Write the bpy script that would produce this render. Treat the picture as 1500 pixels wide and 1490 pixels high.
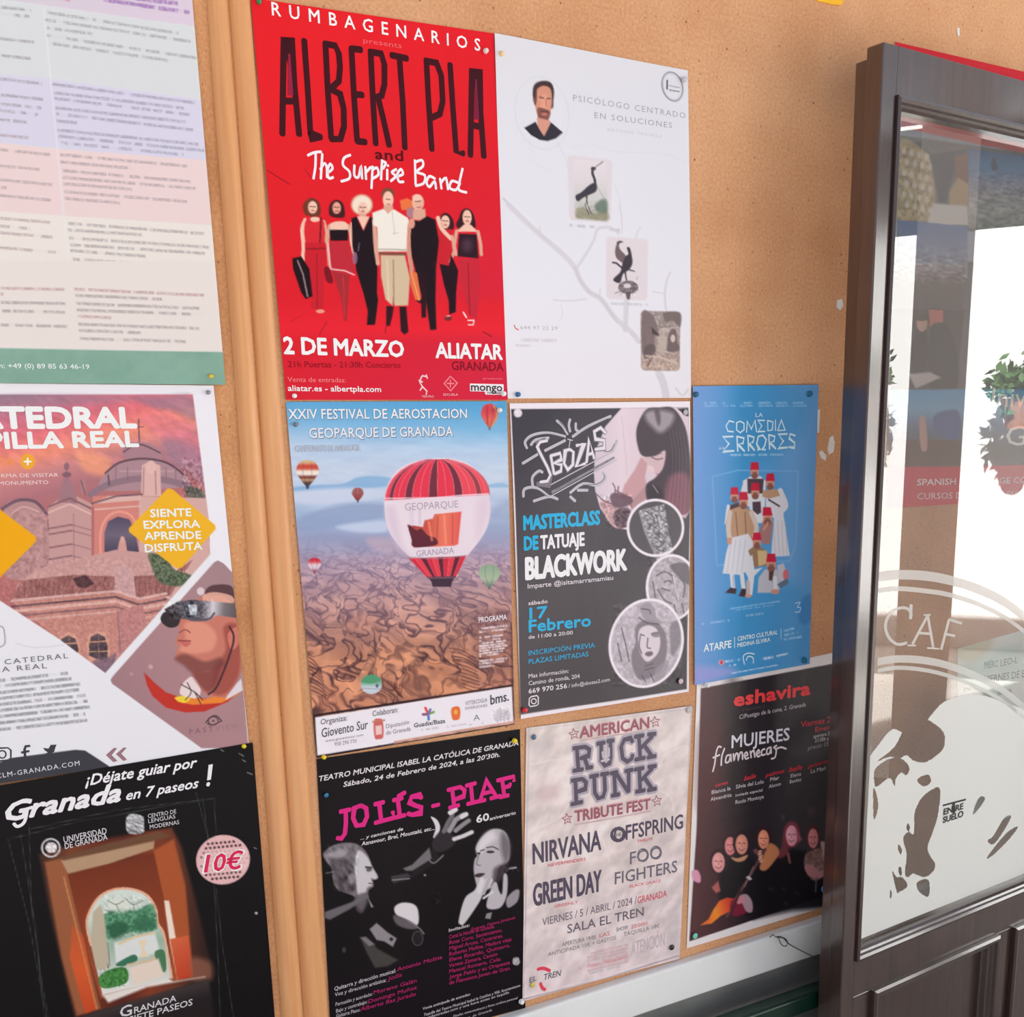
import bpy, bmesh, math, random
import numpy as np
from mathutils import Matrix, Vector
random.seed(7)
for _o in list(bpy.data.objects): bpy.data.objects.remove(_o)
SC = bpy.context.scene
COL = SC.collection

# ---------------------------------------------------------------- camera
FPX, YAW, PIT, ROL = 1603.07, 0.51963, -0.21356, -0.02308
CAM = np.array([-0.21303, -1.25650, -0.02950])
def cam_axes():
    cy, sy, cp, sp = math.cos(YAW), math.sin(YAW), math.cos(PIT), math.sin(PIT)
    f = np.array([sy*cp, cy*cp, sp]); r = np.array([cy, -sy, 0.0]); u = np.cross(r, f)
    c, s = math.cos(ROL), math.sin(ROL)
    return c*r+s*u, -s*r+c*u, f
AR, AU, AF = cam_axes()
cam = bpy.data.cameras.new('camera'); camo = bpy.data.objects.new('camera', cam); COL.objects.link(camo)
camo.matrix_world = Matrix(((AR[0], AU[0], -AF[0], CAM[0]), (AR[1], AU[1], -AF[1], CAM[1]), (AR[2], AU[2], -AF[2], CAM[2]), (0, 0, 0, 1)))
cam.sensor_width = 36; cam.sensor_fit = 'HORIZONTAL'; cam.lens = FPX/1500*36
cam.shift_x = 0.0; cam.shift_y = 0.17; cam.clip_start = 0.02; cam.clip_end = 200
SC.camera = camo
CX, CY = 750.0, 745.0+255.0

# ---------------------------------------------------------------- light, sky, exposure
SC.view_settings.view_transform = 'Standard'; SC.view_settings.look = 'None'
SC.view_settings.gamma = 1.0; SC.view_settings.use_curve_mapping = False
SC.view_settings.exposure = -1.07
PAPER_K = 0.88            # how bright a white sheet comes out under this light
world = bpy.data.worlds.new('sky'); SC.world = world; world.use_nodes = True
wn = world.node_tree; wn.nodes.clear()
w_out = wn.nodes.new('ShaderNodeOutputWorld'); w_bg = wn.nodes.new('ShaderNodeBackground')
w_sky = wn.nodes.new('ShaderNodeTexSky'); w_sky.sky_type = 'NISHITA'; w_sky.sun_disc = False
w_sky.sun_elevation = math.radians(44); w_sky.sun_rotation = math.radians(-50); w_sky.dust_density = 3.0; w_sky.air_density = 1.0
w_mix = wn.nodes.new('ShaderNodeMix'); w_mix.data_type = 'RGBA'; w_mix.inputs[0].default_value = 0.72
wn.links.new(w_sky.outputs[0], w_mix.inputs[6]); w_mix.inputs[7].default_value = (5.0, 5.3, 5.85, 1)
wn.links.new(w_mix.outputs[2], w_bg.inputs[0]); w_bg.inputs[1].default_value = 0.255
wn.links.new(w_bg.outputs[0], w_out.inputs[0])
sun = bpy.data.lights.new('sun', 'SUN'); sun.energy = 50.0; sun.angle = math.radians(0.6); sun.color = (1.0, 0.98, 0.95)
suno = bpy.data.objects.new('sun', sun); COL.objects.link(suno)
suno.rotation_euler = Vector((0.62, -0.36, -0.70)).to_track_quat('-Z', 'Y').to_euler()

# ---------------------------------------------------------------- pixels <-> places
def ray(x, y):
    return AF + AR*((x-CX)/FPX) - AU*((y-CY)/FPX)
def at_wall(x, y, Y=0.0):
    d = ray(x, y); return CAM + d*((Y-CAM[1])/d[1])
def to_px(X, Y, Z):
    dx, dy, dz = X-CAM[0], Y-CAM[1], Z-CAM[2]
    w = dx*AF[0]+dy*AF[1]+dz*AF[2]
    return CX+FPX*(dx*AR[0]+dy*AR[1]+dz*AR[2])/w, CY-FPX*(dx*AU[0]+dy*AU[1]+dz*AU[2])/w

# ---------------------------------------------------------------- materials
def mat(name, col=(.8, .8, .8), rough=.5, spec=.5, metal=0.0, trans=0.0):
    m = bpy.data.materials.new(name); m.use_nodes = True
    b = m.node_tree.nodes['Principled BSDF']
    b.inputs['Base Color'].default_value = (*col, 1); b.inputs['Roughness'].default_value = rough
    b.inputs['Specular IOR Level'].default_value = spec; b.inputs['Metallic'].default_value = metal
    b.inputs['Transmission Weight'].default_value = trans
    return m
def nd(m, typ, **kw):
    n = m.node_tree.nodes.new(typ)
    for k, v in kw.items(): setattr(n, k, v)
    return n
def lk(m, a, b): m.node_tree.links.new(a, b)
def lin(c):
    c = np.asarray(c, float)/255.0
    return np.where(c <= 0.04045, c/12.92, ((c+0.055)/1.055)**2.4)
def alb(c): return np.clip(lin(c)/PAPER_K, 0.002, 0.93)
def al3(*c): return tuple(float(q) for q in alb(c))
def mat_print(name, rough, spec, coat=0.0):
    m = mat(name, rough=rough, spec=spec); b = m.node_tree.nodes['Principled BSDF']
    a = nd(m, 'ShaderNodeVertexColor', layer_name='ink'); lk(m, a.outputs[0], b.inputs['Base Color'])
    n = nd(m, 'ShaderNodeTexNoise'); n.inputs['Scale'].default_value = 45; n.inputs['Detail'].default_value = 2
    co = nd(m, 'ShaderNodeTexCoord'); lk(m, co.outputs['Object'], n.inputs['Vector'])
    bp = nd(m, 'ShaderNodeBump'); bp.inputs['Strength'].default_value = 0.05; bp.inputs['Distance'].default_value = 0.01
    lk(m, n.outputs[0], bp.inputs['Height']); lk(m, bp.outputs[0], b.inputs['Normal'])
    return m
M_MATTE = mat_print('printed_matte_paper', .6, .18)
M_SATIN = mat_print('printed_satin_paper', .40, .12)
M_GLOSS = mat_print('printed_glossy_paper', .32, .30)
def mat_cork(name, c1, c2, dark):
    m = mat(name, rough=.85, spec=.2); b = m.node_tree.nodes['Principled BSDF']
    co = nd(m, 'ShaderNodeTexCoord')
    n1 = nd(m, 'ShaderNodeTexNoise'); n1.inputs['Scale'].default_value = 6; n1.inputs['Detail'].default_value = 3
    n2 = nd(m, 'ShaderNodeTexNoise'); n2.inputs['Scale'].default_value = 260; n2.inputs['Detail'].default_value = 3
    v = nd(m, 'ShaderNodeTexVoronoi'); v.inputs['Scale'].default_value = 95
    v.inputs['Randomness'].default_value = 1.0
    n3 = nd(m, 'ShaderNodeTexNoise'); n3.inputs['Scale'].default_value = 170; n3.inputs['Detail'].default_value = 1
    for n in (n1, n2, v, n3): lk(m, co.outputs['Object'], n.inputs['Vector'])
    r1 = nd(m, 'ShaderNodeValToRGB'); r1.color_ramp.elements[0].position = .35; r1.color_ramp.elements[1].position = .65
    r1.color_ramp.elements[0].color = (*c1, 1); r1.color_ramp.elements[1].color = (*c2, 1)
    lk(m, n1.outputs[0], r1.inputs[0])
    fine = nd(m, 'ShaderNodeMix', data_type='RGBA', blend_type='OVERLAY'); fine.inputs[0].default_value = .4
    lk(m, r1.outputs[0], fine.inputs[6]); lk(m, n2.outputs[0], fine.inputs[7])
    r2 = nd(m, 'ShaderNodeValToRGB'); r2.color_ramp.elements[0].position = .11; r2.color_ramp.elements[1].position = .22
    r2.color_ramp.elements[0].color = (1, 1, 1, 1); r2.color_ramp.elements[1].color = (0, 0, 0, 1)
    lk(m, v.outputs['Distance'], r2.inputs[0])
    r3 = nd(m, 'ShaderNodeValToRGB'); r3.color_ramp.elements[0].position = .565; r3.color_ramp.elements[1].position = .64
    lk(m, n3.outputs[0], r3.inputs[0])
    mu = nd(m, 'ShaderNodeMath', operation='MULTIPLY'); lk(m, r2.outputs[0], mu.inputs[0]); lk(m, r3.outputs[0], mu.inputs[1])
    sp = nd(m, 'ShaderNodeMix', data_type='RGBA'); lk(m, mu.outputs[0], sp.inputs[0]); lk(m, fine.outputs[2], sp.inputs[6])
    sp.inputs[7].default_value = (*dark, 1); lk(m, sp.outputs[2], b.inputs['Base Color'])
    bp = nd(m, 'ShaderNodeBump'); bp.inputs['Strength'].default_value = .35; bp.inputs['Distance'].default_value = .003
    lk(m, n2.outputs[0], bp.inputs['Height']); lk(m, bp.outputs[0], b.inputs['Normal'])
    return m
def mat_wood(name, c1, c2, rough, spec, scale=(60, 60, 3), bump=.1):
    m = mat(name, rough=rough, spec=spec); b = m.node_tree.nodes['Principled BSDF']
    co = nd(m, 'ShaderNodeTexCoord'); mp = nd(m, 'ShaderNodeMapping'); mp.inputs['Scale'].default_value = scale
    lk(m, co.outputs['Object'], mp.inputs[0])
    n = nd(m, 'ShaderNodeTexNoise'); n.inputs['Scale'].default_value = 1.0; n.inputs['Detail'].default_value = 5
    n.inputs['Distortion'].default_value = .6; lk(m, mp.outputs[0], n.inputs['Vector'])
    r = nd(m, 'ShaderNodeValToRGB'); r.color_ramp.elements[0].position = .3; r.color_ramp.elements[1].position = .7
    r.color_ramp.elements[0].color = (*c1, 1); r.color_ramp.elements[1].color = (*c2, 1)
    lk(m, n.outputs[0], r.inputs[0]); lk(m, r.outputs[0], b.inputs['Base Color'])
    bp = nd(m, 'ShaderNodeBump'); bp.inputs['Strength'].default_value = bump; bp.inputs['Distance'].default_value = .002
    lk(m, n.outputs[0], bp.inputs['Height']); lk(m, bp.outputs[0], b.inputs['Normal'])
    return m
def mat_plaster(name, c1, c2, rough=.8, scale=5.0, spec=.3):
    m = mat(name, rough=rough, spec=spec); b = m.node_tree.nodes['Principled BSDF']
    co = nd(m, 'ShaderNodeTexCoord')
    n = nd(m, 'ShaderNodeTexNoise'); n.inputs['Scale'].default_value = scale; n.inputs['Detail'].default_value = 5
    lk(m, co.outputs['Object'], n.inputs['Vector'])
    r = nd(m, 'ShaderNodeValToRGB'); r.color_ramp.elements[0].position = .3; r.color_ramp.elements[1].position = .7
    r.color_ramp.elements[0].color = (*c1, 1); r.color_ramp.elements[1].color = (*c2, 1)
    lk(m, n.outputs[0], r.inputs[0]); lk(m, r.outputs[0], b.inputs['Base Color'])
    bp = nd(m, 'ShaderNodeBump'); bp.inputs['Strength'].default_value = .15; bp.inputs['Distance'].default_value = .003
    lk(m, n.outputs[0], bp.inputs['Height']); lk(m, bp.outputs[0], b.inputs['Normal'])
    return m

# ---------------------------------------------------------------- object helpers
def tag(o, label=None, cat=None, group=None, kind=None):
    if label: o['label'] = label
    if cat: o['category'] = cat
    if group: o['group'] = group
    if kind: o['kind'] = kind
    return o
def empty(name, loc=(0, 0, 0)):
    o = bpy.data.objects.new(name, None); o.empty_display_size = .02; o.location = loc; COL.objects.link(o); return o
def mesh_obj(name, verts, faces, m, parent=None, smooth=False, base=(0, 0, 0)):
    """verts in world coordinates; base is the object's own origin"""
    me = bpy.data.meshes.new(name)
    v = np.asarray(verts, float)-np.asarray(base, float)
    me.from_pydata([tuple(q) for q in v], [], faces); me.validate(); me.update()
    if m: me.materials.append(m)
    if smooth:
        for p in me.polygons: p.use_smooth = True
    o = bpy.data.objects.new(name, me); COL.objects.link(o); o.location = base
    if parent:
        o.parent = parent; o.location = Vector(base)-world_loc(parent)
    return o
def world_loc(o):
    l = Vector(o.location)
    while o.parent: o = o.parent; l += Vector(o.location)
    return l
BOXF = [(0, 3, 2, 1), (4, 5, 6, 7), (0, 1, 5, 4), (1, 2, 6, 5), (2, 3, 7, 6), (3, 0, 4, 7)]
def box_vf(x0, x1, y0, y1, z0, z1):
    return [(x0, y0, z0), (x1, y0, z0), (x1, y1, z0), (x0, y1, z0), (x0, y0, z1), (x1, y0, z1), (x1, y1, z1), (x0, y1, z1)], list(BOXF)
class MB:
    def __init__(s): s.v = []; s.f = []
    def add(s, vf):
        n = len(s.v); s.v += [tuple(q) for q in vf[0]]; s.f += [tuple(i+n for i in f) for f in vf[1]]; return s
    def box(s, *a): return s.add(box_vf(*a))
def bevel(o, w=.002, seg=2):
    md = o.modifiers.new('edge_bevel', 'BEVEL'); md.width = w; md.segments = seg; md.limit_method = 'ANGLE'; return o
def tube_vf(pts, r, n=8, closed=False):
    pts = [Vector(p) for p in pts]; vs = []; fs = []
    up = Vector((0, 0, 1))
    for i, p in enumerate(pts):
        a = pts[max(i-1, 0)]; b = pts[min(i+1, len(pts)-1)]
        t = (b-a).normalized(); s = t.cross(up)
        if s.length < .05: s = t.cross(Vector((1, 0, 0)))
        s.normalize(); w = s.cross(t)
        rr = r[i] if isinstance(r, (list, tuple)) else r
        for k in range(n):
            an = 2*math.pi*k/n; vs.append(tuple(p+s*math.cos(an)*rr+w*math.sin(an)*rr))
    for i in range(len(pts)-1):
        for k in range(n):
            k2 = (k+1) % n; fs.append((i*n+k, i*n+k2, (i+1)*n+k2, (i+1)*n+k))
    fs.append(tuple(range(n))[::-1]); fs.append(tuple((len(pts)-1)*n+k for k in range(n)))
    return vs, fs

# ---------------------------------------------------------------- small noise for printed pictures
def _h(i, j, s): 
    q = np.sin(i*127.1+j*311.7+s*74.7)*43758.5453
    return q-np.floor(q)
def vnoise(x, y, s=0):
    xi = np.floor(x); yi = np.floor(y); fx = x-xi; fy = y-yi
    fx = fx*fx*(3-2*fx); fy = fy*fy*(3-2*fy)
    return (_h(xi, yi, s)*(1-fx)+_h(xi+1, yi, s)*fx)*(1-fy)+(_h(xi, yi+1, s)*(1-fx)+_h(xi+1, yi+1, s)*fx)*fy
def fbm(x, y, s=0, o=4):
    a = .5; t = 0; w = 0
    for k in range(o): t = t+a*vnoise(x, y, s+k*3.3); w += a; x = x*2.03+5.1; y = y*2.03+1.7; a *= .5
    return t/w
def catmull(pts, closed=True, n=5):
    P = [np.array(p, float) for p in pts]; out = []; N = len(P)
    for i in range(N if closed else N-1):
        p0 = P[(i-1) % N] if closed or i > 0 else P[0]; p1 = P[i]; p2 = P[(i+1) % N]
        p3 = P[(i+2) % N] if closed or i+2 < N else P[-1]
        for k in range(n):
            t = k/n; out.append(.5*((2*p1)+(-p0+p2)*t+(2*p0-5*p1+4*p2-p3)*t*t+(-p0+3*p1-3*p2+p3)*t**3))
    if not closed: out.append(P[-1])
    return [tuple(p) for p in out]
FR = {'0': (0, 0, 1), 'A': (360, 0, 3.75), 'B': (360, 280, 3.75), 'L1': (0, 0, 3.548), 'L2': (0, 400, 3.548), 'L3': (0, 760, 3.548),
      'L4': (0, 1070, 3.548), 'W1': (720, 40, 4.656), 'W2': (720, 300, 4.6875), 'G1': (410, 580, 4.1667), 'G2': (410, 840, 4.1667),
      'T1': (740, 580, 5.357), 'T2': (740, 800, 5.357), 'U': (1000, 550, 3.239), 'J1': (440, 1060, 4.412), 'J2': (440, 1270, 4.412),
      'K1': (750, 1030, 5.357), 'K2': (750, 1250, 5.357), 'E1': (1000, 960, 6.208), 'E2': (1000, 1180, 6.25),
      'D1': (1200, 0, 3.92), 'D2': (1200, 360, 3.725), 'D3': (1200, 740, 3.92), 'D4': (1200, 1110, 3.92)}
TEXTJOBS = []

class Sheet:
    """A paper sheet on the wall: a fine grid whose vertices carry the printed colour; lettering is a layer of its own."""
    def __init__(s, name, label, quad, bg, depth, step=1.5, matl=None, wave=(0, 0, 0), category='poster', plane=None, group=None):
        s.name, s.label, s.depth, s.m, s.wave, s.cat, s.grp = name, label, depth, matl or M_MATTE, wave, category, group
        s.fr('0'); s.q = [at_wall(*p)[[0, 2]] for p in quad]
        TL, TR, BR, BL = s.q
        pw = max(math.dist(quad[0], quad[1]), math.dist(quad[3], quad[2])); ph = max(math.dist(quad[0], quad[3]), math.dist(quad[1], quad[2]))
        s.nu, s.nv = int(pw/step)+2, int(ph/step)+2
        u, v = np.meshgrid(np.linspace(0, 1, s.nu), np.linspace(0, 1, s.nv))
        w = lambda a, b, c, d: (a[:, None, None]*((1-u)*(1-v))+b[:, None, None]*(u*(1-v))+c[:, None, None]*(u*v)+d[:, None, None]*((1-u)*v))
        XZ = w(TL, TR, BR, BL); s.X, s.Z = XZ[0], XZ[1]
        s.px, s.py = to_px(s.X, 0.0, s.Z)
        s.c = np.empty(s.X.shape+(3,)); s.c[:] = bg
        s.regs = []; s.lay = {}; s.line_of = {}
        s.part = np.zeros((s.nv-1, s.nu-1), int)
        s.ccx = (s.px[:-1, :-1]+s.px[1:, 1:])/2; s.ccy = (s.py[:-1, :-1]+s.py[1:, 1:])/2
    def fr(s, k): s.o = FR[k]; return s
    def P(s, pts): ox, oy, k = s.o; return np.array([(ox+x/k, oy+y/k) for x, y in pts], float)
    def disp(s, X, Z):
        a, kx, kz = s.wave
        return -(s.depth+a*(.5+.5*np.sin(X*kx+s.depth*900)*np.cos(Z*kz+1.3)))
    # ---- painting
    def _bb(s, x0, x1, y0, y1):
        m = (s.px >= x0) & (s.px <= x1) & (s.py >= y0) & (s.py <= y1)
        r = np.nonzero(m.any(1))[0]; c = np.nonzero(m.any(0))[0]
        if len(r) == 0: return None
        return slice(r[0], r[-1]+1), slice(c[0], c[-1]+1)
    def _segd(s, X, Y, P, closed):
        d = np.full(X.shape, 1e9); ins = np.zeros(X.shape, bool); n = len(P)
        for i in range(n if closed else n-1):
            a = P[i]; b = P[(i+1) % n]; e = b-a; L = e@e+1e-9
            t = np.clip(((X-a[0])*e[0]+(Y-a[1])*e[1])/L, 0, 1)
            d = np.minimum(d, (X-a[0]-t*e[0])**2+(Y-a[1]-t*e[1])**2)
            if closed:
                c = ((a[1] > Y) != (b[1] > Y)) & (X < (b[0]-a[0])*(Y-a[1])/(b[1]-a[1]+1e-12)+a[0]); ins ^= c
        d = np.sqrt(d)
        return np.where(ins, -d, d) if closed else d
    def _mix(s, b, a, col):
        a = a[..., None]; s.c[b] = s.c[b]*(1-a)+np.asarray(col, float)*a
    def poly(s, pts, col, a=1.0, soft=.7, curve=False, tex=None):
        if curve: pts = catmull(pts)
        P = s.P(pts); x0, y0 = P.min(0)-soft*2-1; x1, y1 = P.max(0)+soft*2+1
        b = s._bb(x0, x1, y0, y1)
        if b is None: return
        X, Y = s.px[b], s.py[b]; d = s._segd(X, Y, P, True)
        al = np.clip(.5-d/(2*soft), 0, 1)*a
        if tex is not None:
            col = tex(X, Y)
        s._mix(b, al, col)
    def blob(s, pts, col, a=1.0, soft=.7, tex=None): s.poly(pts, col, a, soft, True, tex)
    def ell(s, cx, cy, rx, ry, col, a=1.0, soft=.7, rot=0, tex=None, ring=0):
        k = s.o[2]; C = s.P([(cx, cy)])[0]; rx /= k; ry /= k; R = max(rx, ry)+soft*2+1+ring/k
        b = s._bb(C[0]-R, C[0]+R, C[1]-R, C[1]+R)
        if b is None: return
        X, Y = s.px[b]-C[0], s.py[b]-C[1]; c, q = math.cos(rot), math.sin(rot)
        xx, yy = (X*c+Y*q)/rx, (-X*q+Y*c)/ry; r = np.sqrt(xx*xx+yy*yy)+1e-9
        d = (r-1)*min(rx, ry) if abs(rx-ry) < 1e-6 else (r-1)*np.sqrt(X*X+Y*Y+1e-9)/r
        if ring: d = abs(d)-ring/k/2
        if tex is not None: col = tex(s.px[b], s.py[b])
        s._mix(b, np.clip(.5-d/(2*soft), 0, 1)*a, col)
    def line(s, pts, w, col, a=1.0, soft=.6, curve=False):
        if curve: pts = catmull(pts, False)
        P = s.P(pts); k = s.o[2]; w = w/k; x0, y0 = P.min(0)-w-2; x1, y1 = P.max(0)+w+2
        b = s._bb(x0, x1, y0, y1)
        if b is None: return
        d = s._segd(s.px[b], s.py[b], P, False)-w/2
        s._mix(b, np.clip(.5-d/(2*soft), 0, 1)*a, col)
    def grad(s, pts, p1, p2, cols, a=1.0, soft=.7, curve=False):
        q1, q2 = s.P([p1, p2]); e = q2-q1; L = e@e
        cs = np.array(cols, float); n = len(cs)-1
        def tex(X, Y):
            t = np.clip(((X-q1[0])*e[0]+(Y-q1[1])*e[1])/L, 0, 1)*n
            i = np.minimum(t.astype(int), n-1); f = (t-i)[..., None]
            return cs[i]*(1-f)+cs[i+1]*f
        s.poly(pts, None, a, soft, curve, tex)
    def noise(s, pts, amp, sx, sy, seed=0, rot=0, o=4, a=1.0, soft=2):
        P = s.P(pts); x0, y0 = P.min(0)-2; x1, y1 = P.max(0)+2; b = s._bb(x0, x1, y0, y1)
        if b is None: return
        X, Y = s.px[b], s.py[b]; d = s._segd(X, Y, P, True); al = np.clip(.5-d/(2*soft), 0, 1)*a
        c, q = math.cos(rot), math.sin(rot); n = fbm((X*c+Y*q)/sx, (-X*q+Y*c)/sy, seed, o)-.5
        s.c[b] = np.clip(s.c[b]+(al*n)[..., None]*np.asarray(amp, float)*2, 0, 255)
    def scrib(s, x0, y0, x1, y1, h, col, a=.7, seed=0, word=4.0):
        """a line of print too small to read in the photograph"""
        P = s.P([(x0, y0), (x1, y1)]); k = s.o[2]; h = h/k
        b = s._bb(min(P[:, 0])-2, max(P[:, 0])+2, min(P[:, 1])-h-2, max(P[:, 1])+h+2)
        if b is None: return
        X, Y = s.px[b], s.py[b]; e = P[1]-P[0]; L = math.hypot(*e); e = e/L
        t = (X-P[0, 0])*e[0]+(Y-P[0, 1])*e[1]; w = -(X-P[0, 0])*e[1]+(Y-P[0, 1])*e[0]
        f = np.clip(.5-(abs(w)-h/2)/1.2, 0, 1)*np.clip(t+.5, 0, 1)*np.clip(L-t+.5, 0, 1)
        g = vnoise(t/(h*.45+.6), w/(h*.6)+seed*7, seed+3); wd = vnoise(t/(h*word*.5)+seed, seed*1.7+0*t, seed)
        f = f*np.clip(.25+1.1*g, 0, 1)*np.where(wd < .22, .1, 1)
        s._mix(b, f*a, col)
    def region(s, name, pts=None, label=None, ellipse=None, curve=False):
        s.regs.append((name, label)); i = len(s.regs)
        if ellipse:
            cx, cy, rx, ry, rot = ellipse; C = s.P([(cx, cy)])[0]; k = s.o[2]; c, q = math.cos(rot), math.sin(rot)
            X, Y = s.ccx-C[0], s.ccy-C[1]; s.part[((X*c+Y*q)/(rx/k))**2+((-X*q+Y*c)/(ry/k))**2 < 1] = i
        else:
            if curve: pts = catmull(pts)
            s.part[s._segd(s.ccx, s.ccy, s.P(pts), True) < 0] = i
    # ---- lettering
    def t(s, txt, x0, y0, x1, y1, h, col, bold=0, sh=0.0, part='lettering', ls=1.0, lift=1, font=None):
        P = s.P([(x0, y0), (x1, y1)]); TEXTJOBS.append((s, txt, P[0], P[1], h/s.o[2], col, bold, sh, part, ls, lift, font))
    def strokes(s, lines, w, col, part='lettering', curve=False, lift=1, cap=True):
        if '|' not in part: LN[0] += 1; part = '%s|%d' % (part, LN[0])
        for li, ln in enumerate(lines):
            if curve and len(ln) > 2: ln = catmull(ln, False, 4)
            P = s.P(ln); hw = w/s.o[2]/2
            W = np.array([at_wall(*p) for p in P]); sc = np.linalg.norm(at_wall(P[0][0], P[0][1]+1)-at_wall(*P[0]))
            s.ribbon(W[:, [0, 2]], hw*sc, col, part, lift+(li % 7)*.07)
    def ribbon(s, Q, hw, col, part, lift=1):
        vs = []; fs = []; n = len(Q)
        for i in range(n):
            a = Q[max(i-1, 0)]; b = Q[min(i+1, n-1)]; t = b-a; t = t/(np.linalg.norm(t)+1e-12); nn = np.array([-t[1], t[0]])
            k = 1.0
            if 0 < i < n-1:
                t1 = Q[i]-Q[i-1]; t1 = t1/(np.linalg.norm(t1)+1e-12); k = 1/max(.5, abs(t1@t))
            vs += [Q[i]+nn*hw*k, Q[i]-nn*hw*k]
        for i in range(n-1): fs.append((2*i, 2*i+1, 2*i+3, 2*i+2))
        for e, o_ in ((0, 1), (n-1, n-2)):
            d = Q[e]-Q[o_]; d = d/(np.linalg.norm(d)+1e-12); nn = np.array([-d[1], d[0]]); m = len(vs)
            vs += [Q[e]+nn*hw, Q[e]+nn*hw*.6+d*hw*.6, Q[e]-nn*hw*.6+d*hw*.6, Q[e]-nn*hw]; fs.append((m, m+1, m+2, m+3))
        s.addlay(part, np.array(vs), fs, col, lift)
    def flat(s, pts, col, part, lift=1, curve=False):
        if curve: pts = catmull(pts)
        W = np.array([at_wall(*p) for p in s.P(pts)])[:, [0, 2]]
        LN[0] += 1; s.addlay('%s|%d' % (part, LN[0]), W, [tuple(range(len(W)))], col, lift)
    def addlay(s, part, v, f, col, lift=1):
        L = s.lay.setdefault(part, [[], [], [], []]); n = sum(len(q) for q in L[0])
        L[0].append(v); L[1] += [tuple(i+n for i in q) for q in f]; L[2].append(np.tile(alb(col), (len(v), 1))); L[3].append(np.zeros(len(v))+lift)
    # ---- finish
    def build(s):
        base = np.array([s.X.mean(), -s.depth, s.Z.mean()]); root = empty(s.name, base)
        tag(root, s.label, s.cat, s.grp)
        A = alb(np.clip(s.c, 0, 255)).reshape(-1, 3); V = np.stack([s.X, s.disp(s.X, s.Z), s.Z], -1).reshape(-1, 3)-base
        idx = np.arange(s.nu*s.nv).reshape(s.nv, s.nu)
        quads = np.stack([idx[:-1, :-1], idx[1:, :-1], idx[1:, 1:], idx[:-1, 1:]], -1)
        for i, (nm, lb) in enumerate([('sheet', None)]+s.regs):
            q = quads[s.part == i]
            if len(q) == 0: continue
            used, inv = np.unique(q, return_inverse=True); q = inv.reshape(-1, 4)
            me = bpy.data.meshes.new(nm); me.vertices.add(len(used)); me.vertices.foreach_set('co', V[used].ravel())
            me.loops.add(q.size); me.loops.foreach_set('vertex_index', q.ravel().astype(np.int32)); me.polygons.add(len(q))
            me.polygons.foreach_set('loop_start', np.arange(0, q.size, 4, dtype=np.int32)); me.polygons.foreach_set('loop_total', np.full(len(q), 4, np.int32))
            me.update(); ca = me.color_attributes.new('ink', 'FLOAT_COLOR', 'POINT')
            ca.data.foreach_set('color', np.hstack([A[used], np.ones((len(used), 1))]).ravel()); me.materials.append(s.m)
            me.polygons.foreach_set('use_smooth', np.ones(len(q), bool))
            o = bpy.data.objects.new(nm, me); COL.objects.link(o); o.parent = root
            if lb: o['label'] = lb
        for key, (vs, fs, cs, ls) in s.lay.items():
            nm = key.split('|')[0]
            v = np.vstack(vs); c = np.vstack(cs); l = np.concatenate(ls)
            W = np.stack([v[:, 0], s.disp(v[:, 0], v[:, 1])-.00022*l, v[:, 1]], -1)-base
            me = bpy.data.meshes.new(nm); me.from_pydata([tuple(p) for p in W], [], fs); me.update()
            ca = me.color_attributes.new('ink', 'FLOAT_COLOR', 'POINT'); ca.data.foreach_set('color', np.hstack([c, np.ones((len(c), 1))]).ravel())
            me.materials.append(s.m)
            o = bpy.data.objects.new(nm, me); COL.objects.link(o); o.parent = root
            if nm == 'small_print': o['kind'] = 'stuff'
        return root
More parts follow.
